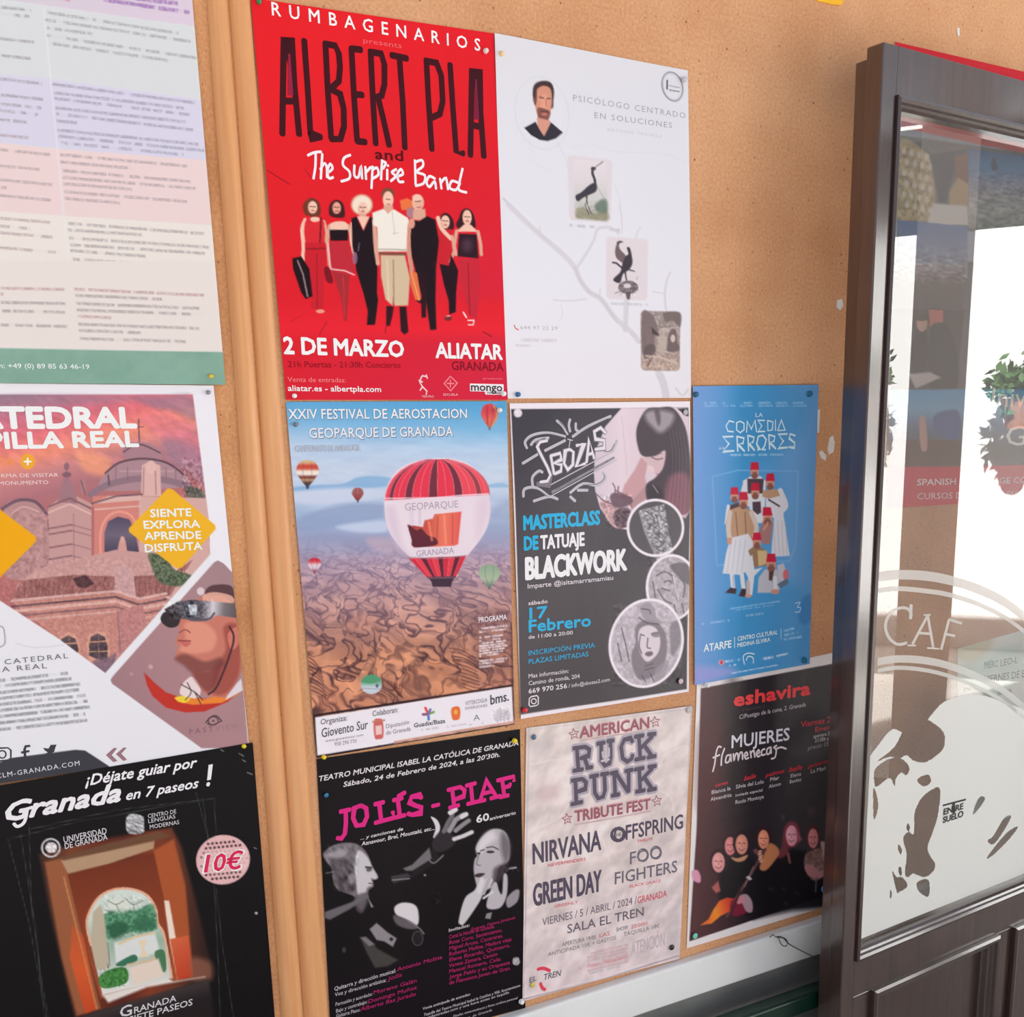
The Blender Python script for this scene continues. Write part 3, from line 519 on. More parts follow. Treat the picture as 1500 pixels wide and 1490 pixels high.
# ================================================================ balloon festival poster
def balloon_poster():
    s = sheet('festival_poster', 'balloon festival poster with a big red and white hot-air balloon over eroded hills', [(418, 589), (741, 588), (753, 1061), (463, 1110)], (150, 170, 200), .0014, matl=M_SATIN, wave=(.0012, 9, 6), step=1.35)
    s.grad([(400, 580), (780, 580), (780, 800), (400, 800)], (580, 588), (572, 790), [(86, 158, 206), (120, 176, 216), (176, 198, 224), (192, 204, 224), (182, 196, 220), (164, 184, 212), (144, 164, 200)], soft=.1)
    s.grad([(400, 778), (780, 778), (780, 1130), (400, 1130)], (580, 780), (600, 1060), [(158, 164, 196), (168, 142, 166), (166, 124, 134), (160, 108, 104), (170, 108, 88), (178, 112, 84)], soft=10)
    s.fr('G1'); s.noise([(30, 300), (1420, 200), (1440, 800), (80, 800)], (14, 12, 8), 40, 9, 3)
    s.blob([(60, 560), (200, 545), (380, 535), (460, 500), (560, 488), (700, 505), (760, 540), (600, 558), (300, 575), (80, 580)], (126, 168, 208), .8, 1.6); s.blob([(1260, 545), (1340, 530), (1400, 548), (1400, 558), (1270, 560)], (140, 176, 212), .8, 1.2)
    s.blob([(80, 590), (380, 560), (640, 580), (640, 620), (300, 660), (90, 650)], (200, 206, 226), .8, 3); s.blob([(90, 760), (250, 690), (420, 660), (640, 660), (640, 740), (400, 790), (120, 830)], (138, 152, 188), .7, 4); s.blob([(340, 800), (500, 770), (640, 765), (640, 830), (460, 830)], (192, 202, 224), .9, 3)
    s.blob([(90, 860), (300, 830), (480, 850), (640, 850), (700, 900), (600, 960), (260, 960), (100, 960)], (140, 146, 180), .6, 5); s.blob([(1180, 900), (1280, 700), (1420, 640), (1420, 900), (1300, 940)], (146, 154, 186), .5, 6); s.blob([(520, 880), (600, 860), (700, 880), (760, 950), (600, 950)], (190, 166, 184), .7, 4)
    # eroded hills
    P = s.P([(80, 830), (1440, 830)]); b = s._bb(400, 780, 776, 1130); X, Y = s.px[b], s.py[b]
    dep = np.clip((Y-800)/240, 0, 1.2); A = fbm(X/38+.4*Y/30, Y/22, 2, 3)*6.3
    w1, w2 = fbm(X/46, Y/34, 8, 3)-.5, fbm(X/40+9, Y/30, 5, 3)-.5
    wx = X+(16+22*dep)*w1*2; wy = Y+(12+22*dep)*w2*2; sgn = .62
    aa = -wx*sgn+wy*.85; bb = wx*.85+wy*sgn
    n1 = abs(2*fbm(aa/(7+6*dep), bb/(26+26*dep), 21, 2)-1); n2 = abs(2*fbm(aa/(14+12*dep)+7, bb/(26+20*dep), 41, 3)-1); big = fbm(wx/(30+24*dep), wy/(16+12*dep), 31, 3)
    cre = np.clip(n1*5.0, 0, 1)*np.clip(.35+n2*4.5, 0, 1)
    t = np.clip(cre*(.62+.9*(big-.36)), 0, 1)
    f = np.clip((Y-788)/40, 0, 1)*np.clip(.5+dep*.7, 0, 1)
    far = np.clip(1-dep*1.5, 0, 1)[..., None]
    dk = np.array([70., 42., 48.])*(1-far)+np.array([124., 108., 136.])*far; lt = np.array([232., 160., 122.])*(1-far)+np.array([214., 186., 196.])*far
    t = t[..., None]; col = dk*(1-t)+lt*t; f = f[..., None]*.95
    s.c[b] = s.c[b]*(1-f)+col*f
    s.fr('G2')
    for q, c in (([(700, 700), (820, 560), (960, 550), (1060, 600), (1180, 700), (1000, 740), (780, 780)], (214, 142, 104)), ([(230, 770), (300, 690), (400, 660), (410, 740), (390, 840), (260, 830)], (196, 124, 96)), ([(540, 600), (560, 500), (700, 440), (860, 420), (820, 540), (700, 600), (620, 620)], (216, 148, 114)), ([(380, 350), (440, 270), (540, 260), (600, 350)], (206, 142, 122)), ([(240, 680), (250, 560), (290, 480), (300, 560), (270, 690)], (216, 152, 122)), ([(450, 800), (480, 730), (620, 740), (640, 780), (520, 830)], (196, 124, 96)), ([(1020, 440), (1120, 380), (1200, 470), (1180, 560), (1080, 520)], (206, 146, 120)), ([(1190, 690), (1300, 590), (1400, 640), (1400, 690)], (190, 124, 108))):
        s.blob(q, c, .38, 4)
    for i in range(11): s.line([(1030+i*9, 455+i*24), (1110+i*8, 470+i*25), (1190+i*3, 520+i*20)], 7, (84, 44, 48), a=.6, curve=True)
    for i in range(9): s.line([(150+i*4, 500+i*26), (200+i*6, 530+i*26), (250+i*4, 590+i*22)], 8, (74, 36, 42), a=.6, curve=True)
    for i in range(8): s.line([(620+i*18, 640+i*6), (680+i*8, 690+i*6), (720+i*4, 740+i*3)], 6, (84, 40, 42), a=.6, curve=True)
    # the lower strip with the logos
    q = [(212, 878), (1410, 690), (1422, 915), (225, 1110)]; s.poly([(190, 1080), (1500, 900), (1500, 1100), (200, 1260)], (46, 34, 40)); s.poly([(150, 800), (212, 870), (228, 1120), (150, 1140)], (50, 34, 40)); s.poly([(1405, 300), (1440, 300), (1460, 1000), (1410, 920)], (60, 44, 52), .6, 2)
    s.line([(212, 866), (1412, 684)], 14, (48, 28, 34)); s.poly(q, (236, 226, 234)); s.region('logo_strip', q, 'white strip of sponsors along the foot')
    s.line([(700, 1030), (960, 985), (1100, 960), (1440, 905)], 18, (196, 140, 120), a=.8); s.line([(240, 1145), (640, 1075), (900, 1035)], 14, (220, 205, 208)); s.noise([(230, 1110), (1450, 900), (1450, 960), (240, 1160)], (60, 50, 50), 8, 2, 5, rot=-.15)
    s.t('Organiza:', 246, 922, 408, 895, 36, (110, 104, 112), 1, .1); s.t('Giovento Sur', 252, 1000, 535, 945, 58, (92, 90, 100), 1, .1, part='logo_lettering'); s.t('www.gioventosur.com', 275, 1028, 505, 990, 16, (130, 120, 128), 0); s.t('958 290 770', 330, 1052, 465, 1032, 24, (140, 130, 138), 0)
    s.t('Colaboran:', 562, 872, 718, 845, 36, (120, 114, 120), 1, .1); s.t('Diputación', 645, 945, 785, 918, 28, (130, 120, 126), 0); s.t('de Granada', 645, 985, 795, 958, 28, (130, 120, 126), 0)
    s.blob([(570, 900), (600, 885), (625, 900), (628, 995), (600, 1010), (575, 1000)], (206, 100, 96)); s.poly([(580, 930), (618, 925), (620, 980), (582, 985)], (236, 196, 196)); s.line([(565, 905), (635, 895)], 10, (196, 120, 100))
    for (a, b2), c in (((870, 860), (130, 70, 110)), ((905, 890), (70, 120, 190)), ((935, 845), (120, 160, 90)), ((885, 820), (226, 70, 70)), ((915, 830), (110, 110, 170))): s.line([(902, 858), (a, b2)], 15, c)
    s.t('Guadix/Baza', 815, 940, 1005, 910, 28, (70, 66, 74), 2); s.scrib(860, 955, 965, 940, 10, (170, 160, 166), .7, 2); s.scrib(1015, 935, 1135, 918, 10, (190, 180, 186), .7, 2)
    s.blob([(1045, 822), (1092, 815), (1095, 880), (1070, 895), (1048, 885)], (226, 110, 60)); s.ell(1070, 845, 12, 16, (236, 170, 70))
    s.t('VITTERCOGLIA', 1128, 805, 1262, 782, 26, (120, 114, 122), 0); s.t('INVERSIONES', 1128, 832, 1262, 812, 18, (130, 124, 132), 0); s.t('bms.', 1282, 800, 1392, 775, 62, (80, 78, 88), 2, part='logo_lettering'); s.t('A', 1178, 898, 1216, 892, 36, (110, 116, 116), 0); s.scrib(1150, 925, 1240, 912, 12, (180, 176, 180), .6, 3)
    s.noise([(1290, 830), (1390, 810), (1400, 900), (1310, 915)], (90, 80, 80), 2.5, 2.5, 4); s.blob([(1310, 840), (1380, 830), (1400, 880), (1320, 905)], (170, 160, 168), .5, 2)
    # programme text
    s.blob([(1195, 250), (1400, 240), (1410, 580), (1200, 590)], (126, 84, 86), .35, 6); s.t('PROGRAMA', 1210, 300, 1380, 280, 34, (232, 224, 230), 2)
    for i, (y, n) in enumerate(((338, 1.0), (358, .95), (392, .85), (412, .9), (428, .95), (444, .9), (458, 1.), (474, .9), (490, .85), (504, .7), (536, 1.), (552, .9), (572, .55))): s.scrib(1212, y, 1212+172*n, y-20*n, 12, (226, 214, 220), .9, i)
    # small ballon near the foot
    s.grad([(490+65*math.cos(i*.3)+65, 676+60*math.sin(i*.3)) for i in range(21)], (555, 620), (555, 735), [(84, 150, 116), (100, 160, 130), (200, 206, 216), (190, 196, 210)]); s.blob([(495, 660), (555, 672), (610, 650), (600, 632), (556, 618), (515, 630)], (80, 150, 110)); s.ell(590, 685, 9, 12, (90, 96, 110)); s.line([(495, 700), (615, 705)], 5, (150, 156, 170)); s.region('picture', None, 'green and white balloon seen from above', ellipse=(555, 676, 66, 60, 0))
    # big balloon
    s.fr('G1'); big = [(965, 380), (1070, 388), (1170, 430), (1240, 510), (1270, 600), (1280, 700), (1262, 800), (1210, 890), (1135, 985), (1090, 1060), (1060, 1110), (905, 1110), (860, 1050), (790, 985), (710, 900), (660, 820), (638, 730), (635, 620), (660, 530), (720, 450), (820, 400)]
    s.region('picture', [(965, 376), (1070, 384), (1175, 428), (1245, 510), (1275, 600), (1285, 700), (1265, 800), (1215, 890), (1135, 990), (1090, 1062), (1040, 1165), (930, 1165), (860, 1055), (785, 985), (705, 900), (655, 820), (633, 730), (630, 620), (655, 530), (718, 446), (820, 396)], 'big red and white striped balloon', curve=True)
    s.blob(big, (226, 210, 220)); s.grad([(630, 625), (1285, 600), (1285, 1000), (640, 1000)], (640, 800), (1280, 800), [(206, 186, 204), (232, 214, 224), (236, 218, 224), (216, 196, 212)], 0)
    s.blob([(640, 700), (700, 690), (740, 900), (790, 980), (700, 890)], (206, 186, 204), .6, 6); s.blob([(1200, 640), (1275, 620), (1275, 720), (1200, 880)], (214, 192, 208), .6, 6)
    topX = lambda u, v: 958+(u*320)*math.sqrt(max(0, 1-(1-v)**2)); N = 18
    for i in range(N):
        u0, u1 = -1+2*i/N, -1+2*(i+1)/N; g0, g1 = math.sin(u0*1.5), math.sin(u1*1.5); c = [(222, 54, 78), (112, 46, 62)][i % 3 == 2] if i < 12 else [(228, 74, 88), (150, 62, 74)][i % 3 == 2]
        pl = [(topX(g0, v), 382+v*(238-g0*18)+0) for v in np.linspace(0.02, 1, 9)]+[(topX(g1, v), 382+v*(238-g1*18)) for v in np.linspace(1, .02, 9)]
        s.poly(pl, c, soft=.6); 
    for i in range(N+1):
        g = math.sin((-1+2*i/N)*1.5); s.line([(topX(g, v), 382+v*(238-g*18)) for v in np.linspace(.05, 1, 9)], 5, (236, 120, 136), a=.5)
    s.line([(640, 626), (800, 624), (960, 620), (1120, 606), (1270, 598)], 7, (240, 200, 212), curve=True)
    for i in range(10):
        x0, x1 = 785+i*35, 785+(i+1)*35; X0, X1 = 895+i*17.5, 895+(i+1)*17.5; s.poly([(x0, 992-i*1.6), (x1, 990-i*1.6), (X1, 1108), (X0, 1108)], [(206, 44, 66), (222, 60, 74), (100, 30, 48)][i % 3])
    s.line([(780, 985), (960, 992), (1138, 974)], 8, (160, 120, 140), a=.7, curve=True); s.poly([(895, 1105), (1070, 1100), (1050, 1130), (1040, 1165), (930, 1165), (920, 1130)], (64, 44, 60)); s.line([(905, 1112), (1065, 1108)], 10, (110, 80, 96))
    s.t('GEOPARQUE', 760, 700, 1085, 680, 46, (176, 160, 178), 0, ls=1.0); s.t('GRANADA', 830, 982, 1060, 960, 40, (170, 152, 172), 0)
    s.grad([(775, 785), (870, 800), (880, 760), (930, 748), (940, 722), (1105, 706), (1085, 905), (1060, 915), (815, 925)], (780, 800), (1100, 800), [(150, 60, 66), (196, 80, 70), (228, 116, 92), (222, 90, 84)]); s.blob([(780, 790), (830, 820), (860, 810), (900, 850), (950, 870), (950, 910), (815, 922), (800, 870)], (92, 36, 50)); s.line([(1000, 730), (1010, 900)], 14, (240, 146, 120), a=.7); s.line([(960, 740), (955, 880)], 8, (180, 70, 70), a=.7); s.line([(1050, 720), (1050, 900)], 8, (190, 76, 76), a=.7); s.line([(905, 770), (925, 880)], 14, (236, 130, 104), a=.7); s.line([(800, 700), (802, 780)], 30, (214, 196, 214), a=.6); s.line([(850, 700), (852, 780)], 18, (206, 186, 206), a=.6)
    # other balloons
    def bal(cx, cy, rx, ry, cols, foot, n=None):
        q = [(cx-rx, cy-ry*.15), (cx-rx*.7, cy-ry*.8), (cx, cy-ry), (cx+rx*.7, cy-ry*.8), (cx+rx, cy-ry*.15), (cx+rx*.7, cy+ry*.4), (cx+rx*.15, cy+ry), (cx-rx*.15, cy+ry), (cx-rx*.7, cy+ry*.4)]
        s.grad(q, (cx, cy-ry), (cx, cy+ry), cols, curve=True); s.poly([(cx-rx*.15, cy+ry), (cx+rx*.15, cy+ry), (cx+rx*.1, cy+ry*1.25), (cx-rx*.1, cy+ry*1.25)], foot); s.line([(cx-rx*.35, cy-ry*.8), (cx-rx*.4, cy), (cx-rx*.1, cy+ry*.9)], 4, (60, 40, 50), a=.3); s.line([(cx+rx*.35, cy-ry*.8), (cx+rx*.4, cy), (cx+rx*.1, cy+ry*.9)], 4, (60, 40, 50), a=.3)
        s.region('picture', None, n, ellipse=(cx, cy, rx, ry*1.1, 0))
    bal(165, 470, 70, 78, [(206, 180, 140), (206, 160, 120), (196, 70, 60), (196, 90, 70), (232, 218, 206), (232, 218, 206), (120, 50, 50), (180, 150, 110), (90, 60, 60), (60, 60, 70)], (60, 70, 90), 'striped balloon at the left')
    bal(472, 600, 36, 40, [(170, 90, 80), (150, 96, 96), (160, 70, 70), (120, 60, 66)], (110, 80, 90), 'small brown balloon')
    bal(1275, 120, 52, 72, [(206, 66, 70), (206, 70, 80), (216, 100, 90), (196, 110, 80)], (120, 110, 110), 'red balloon in the corner'); s.line([(1300, 60), (1322, 120), (1295, 180)], 12, (206, 150, 110), a=.8, curve=True); s.line([(1262, 70), (1262, 170)], 10, (180, 40, 60), a=.6)
    bal(208, 1030, 42, 42, [(196, 40, 60), (206, 60, 76), (222, 196, 206), (216, 196, 210), (170, 60, 80)], (110, 50, 60), 'small red and white balloon')
    bal(1275, 1095, 66, 68, [(140, 160, 140), (150, 172, 146), (168, 182, 156), (110, 130, 116)], (100, 110, 100), 'pale green balloon')
    s.t('XXIV FESTIVAL DE AEROSTACION', 52, 146, 1140, 140, 62, (98, 124, 160), 2.6, lift=1, part='title_lettering'); s.t('XXIV FESTIVAL DE AEROSTACION', 50, 142, 1137, 136, 62, (238, 234, 244), 1.0, lift=2, part='title_lettering')
    s.t('GEOPARQUE DE GRANADA', 178, 262, 1056, 248, 62, (104, 120, 152), 2.6, lift=1, part='title_lettering'); s.t('GEOPARQUE DE GRANADA', 176, 258, 1052, 244, 62, (232, 230, 242), .8, lift=2, part='title_lettering')
    s.t('CAMPEONATO DE ANDALUCIA', 90, 340, 488, 334, 38, (112, 118, 140), 3.0); s.t('CAMPEONATO DE ANDALUCIA', 90, 339, 488, 333, 36, (204, 208, 222), -.2, lift=2)
# ================================================================ text sheet, top left
def text_poster():
    s = sheet('information_sheet', 'large pale text sheet with coloured bands and a green footer, top left', [(-210, -200), (267, -150), (329, 564), (-190, 560)], (212, 212, 216), .0030, matl=M_SATIN, wave=(.0012, 7, 6), step=1.7)
    s.fr('L1'); A = (206, 200, 216); 
    s.grad([(-800, -600), (1100, -400), (1030, 145), (700, 100), (0, 0), (-800, -100)], (0, 0), (900, 100), [(206, 196, 208), (212, 196, 212)])
    s.poly([(-800, -80), (0, 10), (1025, 145), (1075, 520), (0, 385), (-800, 290)], (209, 211, 214)); s.poly([(-800, 290), (0, 388), (240, 412), (1058, 525), (1090, 850), (300, 775), (0, 745), (-800, 680)], (208, 204, 222)); s.poly([(-800, 680), (0, 748), (300, 778), (1085, 838), (1112, 1175), (320, 1125), (0, 1105), (-800, 1050)], (226, 204, 204))
    s.poly([(-800, 1048), (0, 1102), (320, 1125), (1108, 1175), (1130, 1500), (-800, 1500)], (226, 218, 212)); s.line([(225, 50), (330, 1130), (370, 1480)], 10, (222, 222, 226), a=.5)
    g = (132, 126, 140); lines = [(225, 68, 925, 180), (232, 108, 985, 222), (238, 150, 478, 182), (240, 190, 1020, 308), (250, 230, 870, 320), (270, 442, 1008, 540), (275, 486, 955, 568), (280, 516, 985, 602), (284, 565, 978, 640), (288, 596, 998, 680), (290, 632, 405, 644), (296, 680, 1025, 755), (300, 712, 1058, 788), (303, 745, 950, 808),
             (310, 808, 968, 868), (312, 846, 680, 878), (318, 890, 985, 948), (322, 926, 1012, 984), (325, 958, 685, 988), (330, 1000, 968, 1052), (332, 1035, 620, 1058), (348, 1164, 1055, 1218), (350, 1198, 735, 1224), (356, 1240, 1082, 1288), (360, 1275, 1060, 1320), (362, 1305, 755, 1335), (366, 1350, 1055, 1392), (370, 1384, 890, 1415)]
    for i, l in enumerate(lines): s.scrib(*l, 15, (146, 144, 150) if l[1] < 400 else (142, 136, 158) if l[1] < 800 else (160, 138, 144) if l[1] < 1100 else (148, 138, 140), .58, i)
    for i, (y, x1, y2) in enumerate(((38, 160, 60), (70, 150, 92), (205, 175, 225), (288, 158, 310), (405, 215, 440), (490, 222, 522), (540, 212, 566), (570, 195, 600), (625, 138, 640), (708, 145, 720), (782, 258, 808), (870, 202, 884), (940, 270, 964), (976, 34, 980), (1022, 262, 1044), (1145, 262, 1160), (1180, 155, 1192), (1222, 270, 1236), (1300, 312, 1316))): s.scrib(-600, y-60, x1, y2, 15, (140, 134, 146) if y < 700 else (164, 142, 146), .58, i+40)
    s.scrib(535, 5, 980, 72, 20, (150, 110, 170), .8, 70); s.scrib(700, 0, 920, 25, 20, (150, 110, 170), .8, 71); s.scrib(230, -25, 360, 5, 20, (190, 110, 130), .8, 72)
    s.fr('L2'); s.poly([(-800, -60), (1135, -60), (1165, 412), (700, 405), (0, 392), (-800, 380)], (224, 214, 210)); s.poly([(-800, 380), (0, 392), (700, 405), (1165, 412), (1180, 600), (-800, 580)], (128, 164, 148)); s.noise([(-800, 380), (1165, 412), (1180, 600), (-800, 580)], (10, 10, 10), 30, 30, 8)
    s.region('footer_band', [(-900, 380), (0, 392), (700, 405), (1200, 412), (1200, 620), (-900, 620)], 'green band along the foot')
    for i, l in enumerate(((382, 86, 1055, 118), (388, 118, 840, 138), (392, 160, 1030, 186), (396, 194, 1055, 218), (400, 226, 575, 234), (402, 268, 1030, 290), (408, 300, 728, 312), (412, 342, 962, 358), (0, 80, 332, 88), (0, 155, 340, 160), (0, 198, 335, 205), (0, 272, 348, 280), (0, 112, 20, 112))): s.scrib(*l, 15, (146, 134, 134) if i % 4 else (170, 130, 130), .58, i+80)
    s.t('Telefon: +49 (0) 89 85 63 46-19', -130, 494, 462, 500, 26, (226, 236, 232), 2)
# ================================================================ cathedral poster
def cathedral_poster():
    s = sheet('cathedral_tour_poster', 'white-bordered cathedral tour poster with yellow diamonds and a pink evening sky', [(-160, 560), (312, 565), (364, 1092), (-120, 1165)], (228, 224, 230), .0018, matl=M_SATIN, wave=(.0010, 8, 6))
    s.fr('L2'); S = [(-700, 632), (1000, 632), (1085, 1300), (1090, 1600), (870, 1760), (520, 2200), (0, 1800), (-700, 1400)]
    s.grad(S, (100, 640), (260, 1250), [(148, 118, 136), (196, 110, 130), (220, 112, 122), (236, 140, 118), (196, 128, 130), (170, 110, 118), (176, 108, 108)])
    s.blob([(700, 650), (850, 640), (995, 640), (1010, 760), (900, 720), (800, 700)], (148, 118, 138), .7, 5); s.blob([(0, 640), (300, 635), (700, 650), (500, 680), (100, 690)], (160, 122, 138), .6, 5); s.blob([(720, 760), (900, 740), (1020, 830), (1030, 980), (900, 900)], (220, 120, 138), .6, 6); s.blob([(860, 860), (1030, 920), (1060, 1100), (980, 1050), (860, 960)], (150, 120, 142), .6, 6); s.blob([(400, 930), (560, 960), (560, 1050), (440, 1030)], (242, 158, 120), .7, 5); s.noise([(-100, 640), (1000, 640), (1050, 1000), (-100, 1000)], (20, 12, 14), 14, 6, 3, rot=.4)
    st = (192, 148, 146); stl = (214, 172, 166); std = (132, 92, 98); ink = (92, 68, 80)
    # dome
    s.line([(718, 760), (722, 900)], 7, (110, 80, 96)); s.line([(700, 800), (742, 800)], 4, (110, 80, 96)); s.blob([(640, 900), (700, 880), (770, 885), (835, 930), (830, 980), (780, 970), (650, 965)], (166, 124, 134)); s.line([(640, 930), (720, 890), (830, 935)], 7, ink, curve=True)
    s.blob([(545, 1040), (620, 985), (740, 965), (860, 985), (950, 1040), (955, 1110), (540, 1130)], (168, 132, 140)); s.line([(545, 1040), (620, 985), (740, 965), (860, 985), (950, 1045)], 10, ink, curve=True); s.line([(470, 1150), (560, 1100), (700, 1070), (850, 1075), (980, 1110)], 34, (140, 112, 124), curve=True); s.line([(560, 1050), (565, 1100)], 8, ink); s.line([(620, 1030), (900, 1030)], 6, (196, 164, 166), a=.7)
    for x in (600, 660, 860, 910): s.line([(x, 1010), (x, 1075)], 6, (130, 100, 112), a=.7)
    s.poly([(735, 1000), (770, 980), (830, 1000), (835, 1160), (730, 1160)], stl); s.line([(745, 1010), (742, 1150)], 6, std, a=.6); s.ell(783, 1010, 26, 34, (220, 178, 172)); s.line([(805, 1030), (808, 1150)], 6, std, a=.6)
    s.noise([(940, 960), (1060, 960), (1070, 1250), (940, 1200)], (60, 60, 60), 3, 3, 14); s.blob([(960, 1120), (1050, 1130), (1070, 1250), (1000, 1220)], (84, 92, 84), .85, 2); s.noise([(950, 1100), (1075, 1120), (1080, 1260), (980, 1240)], (60, 60, 50), 3, 3, 15)
    # main walls
    s.poly([(480, 1160), (740, 1150), (760, 1500), (1000, 1560), (1000, 1760), (480, 1800)], (204, 128, 118)); s.poly([(720, 1160), (1080, 1170), (1090, 1640), (980, 1760), (860, 1740), (720, 1500)], (206, 164, 158)); s.poly([(560, 1160), (730, 1148), (730, 1180), (480, 1200)], stl); s.line([(470, 1200), (600, 1160), (735, 1150)], 9, ink, a=.8); s.line([(480, 1230), (730, 1210)], 8, stl)
    s.poly([(250, 1210), (360, 1140), (475, 1200), (490, 1500), (480, 1720), (230, 1660)], st); s.poly([(305, 1150), (330, 1060), (345, 990), (355, 1060), (395, 1150), (400, 1200), (300, 1190)], (158, 116, 124)); s.ell(344, 1005, 14, 20, (140, 100, 112)); s.ell(345, 1048, 24, 14, (128, 92, 104)); s.ell(430, 1110, 14, 40, (166, 124, 128)); s.line([(420, 1080), (440, 1150)], 8, std)
    for y in (1215, 1245): s.line([(250, y), (360, y-45), (475, y+10)], 10, std if y == 1215 else stl)
    for y in (1330, 1360, 1430, 1490, 1550, 1610): s.line([(240, y), (370, y-22)], 9, std, a=.85); s.line([(370, y-22), (470, y+5)], 7, std, a=.5)
    s.poly([(215, 1300), (250, 1280), (250, 1400), (215, 1380)], (100, 72, 84)); s.line([(380, 1250), (385, 1640)], 5, std, a=.5)
    s.blob([(20, 1230), (100, 1180), (190, 1190), (240, 1260), (250, 1500), (180, 1580), (20, 1560)], (178, 134, 134)); s.line([(10, 1225), (90, 1182), (180, 1188), (240, 1250)], 16, (110, 84, 98), curve=True); s.noise([(20, 1230), (250, 1230), (250, 1560), (20, 1560)], (30, 26, 26), 5, 5, 20); s.line([(60, 1250), (120, 1215), (200, 1240)], 6, stl, curve=True)
    # big arched window
    s.grad([(540, 1450), (540, 1350), (560, 1290), (610, 1265), (670, 1280), (700, 1340), (720, 1450)], (600, 1270), (600, 1450), [(84, 74, 96), (110, 98, 116), (74, 66, 88)]); s.line([(520, 1460), (522, 1340), (555, 1270), (615, 1240), (680, 1262), (712, 1330)], 12, (224, 150, 136), curve=True); s.poly([(618, 1390), (650, 1390), (660, 1460), (605, 1460)], (206, 150, 142)); s.ell(634, 1385, 12, 18, (210, 160, 150)); s.line([(480, 1220), (480, 1720)], 14, (176, 104, 104))
    s.fr('L3'); s.poly([(190, 260), (600, 160), (900, 190), (900, 340), (830, 420), (70, 420), (90, 340)], (196, 150, 146)); s.poly([(70, 400), (110, 320), (380, 290), (600, 300), (880, 290), (1000, 210), (880, 400), (90, 440)], (150, 98, 96)); s.noise([(70, 400), (110, 320), (380, 290), (880, 290), (1000, 210), (880, 400), (90, 440)], (40, 30, 30), 2, 8, 24, rot=.2)
    s.blob([(770, 180), (860, 200), (900, 260), (1000, 300), (930, 350), (830, 330), (790, 260)], (84, 98, 76), .95, 1.5); s.noise([(770, 180), (900, 200), (1000, 300), (900, 350), (800, 300)], (60, 60, 44), 2.5, 2.5, 16)
    s.poly([(596, 270), (640, 230), (690, 270), (705, 420), (590, 420)], (196, 154, 154)); s.poly([(375, 310), (440, 290), (490, 335), (440, 360), (400, 350)], (84, 56, 60)); s.poly([(60, 430), (600, 385), (730, 420), (850, 400), (880, 420), (560, 800), (520, 800)], (192, 132, 122))
    for a_, b_, w, c in ((425, 375, 14, stl), (455, 405, 10, ink), (480, 428, 16, (216, 172, 164)), (506, 456, 10, std), (530, 480, 12, (206, 160, 152))): s.line([(60, a_), (600, b_), (720, b_+40), (860, b_+12)], w, c, a=.9)
    s.poly([(602, 480), (740, 440), (760, 560), (640, 720), (612, 700)], (184, 126, 124)); s.line([(610, 480), (622, 690)], 6, std, a=.7)
    for x0, y0 in ((300, 640), (452, 630)):
        s.poly([(x0-6, y0+20), (x0+10, y0-30), (x0+50, y0-52), (x0+90, y0-40), (x0+112, y0+10), (x0+118, y0+120), (x0+8, y0+110)], (206, 150, 132)); s.grad([(x0+10, y0+20), (x0+18, y0-18), (x0+52, y0-36), (x0+90, y0-18), (x0+105, y0+30), (x0+105, y0+120), (x0+8, y0+80)], (x0, y0-40), (x0, y0+120), [(98, 80, 84), (76, 60, 68), (86, 70, 78)]); s.line([(x0, y0+10), (x0+112, y0+4)], 6, (210, 150, 120)); s.line([(x0+58, y0-34), (x0+60, y0+110)], 4, (150, 112, 110)); s.line([(x0+10, y0+60), (x0+108, y0+56)], 4, (206, 166, 110))
    s.blob([(480, 740), (560, 720), (600, 700), (580, 780), (540, 800)], (120, 96, 112), .9, 2); s.noise([(0, 200), (900, 200), (900, 420), (560, 790), (0, 420)], (24, 20, 20), 3, 3, 18)
    # white lower sheet area, portrait lozenge
    s.poly([(-700, 0), (0, 425), (300, 620), (545, 800), (1120, 150), (1300, 150), (1300, 1500), (-700, 1500)], (226, 224, 230)); s.fr('L2'); s.poly([(1000, 632), (1300, 600), (1400, 1700), (1090, 1500), (1085, 1300)], (230, 226, 234)); s.fr('L3')
    s.region('picture', [(-700, -130), (1000, -130), (1090, 180), (545, 800), (0, 425), (-700, 0)], 'photograph of an old cathedral at dusk')
    lz = [(1130, 216), (1160, 232), (1205, 280), (1230, 500), (1285, 1150), (1290, 1190), (1045, 1190), (580, 855), (572, 835), (585, 815), (1110, 225)]
    s.grad(lz, (600, 830), (1250, 500), [(158, 120, 126), (170, 128, 132), (160, 128, 132)]); s.region('picture', lz, 'portrait of a man in large goggles on a mauve lozenge')
    s.ell(780, 768, 12, 12, (196, 156, 160)); s.ell(680, 805, 9, 9, (180, 142, 146))
    s.poly([(745, 795), (800, 850), (860, 900), (960, 935), (1100, 930), (1250, 890), (1180, 950), (1060, 1000), (960, 1005), (860, 980), (790, 920), (760, 860)], (186, 50, 40)); s.poly([(905, 930), (960, 915), (1060, 935), (1180, 905), (1250, 880), (1250, 900), (1150, 955), (1000, 965), (920, 950)], (226, 128, 50)); s.blob([(905, 930), (950, 918), (985, 935), (950, 955)], (246, 200, 60))
    s.blob([(935, 880), (960, 840), (1000, 820), (1040, 880), (1020, 930), (940, 915)], (226, 206, 206)); s.poly([(1180, 900), (1250, 830), (1258, 890), (1170, 940)], (216, 206, 214))
    face = [(930, 500), (925, 560), (930, 590), (905, 640), (925, 660), (912, 690), (905, 725), (960, 760), (1000, 800), (1040, 880), (1080, 920), (1170, 930), (1220, 860), (1250, 780), (1230, 560), (1205, 420), (1120, 370), (1040, 410), (960, 450)]
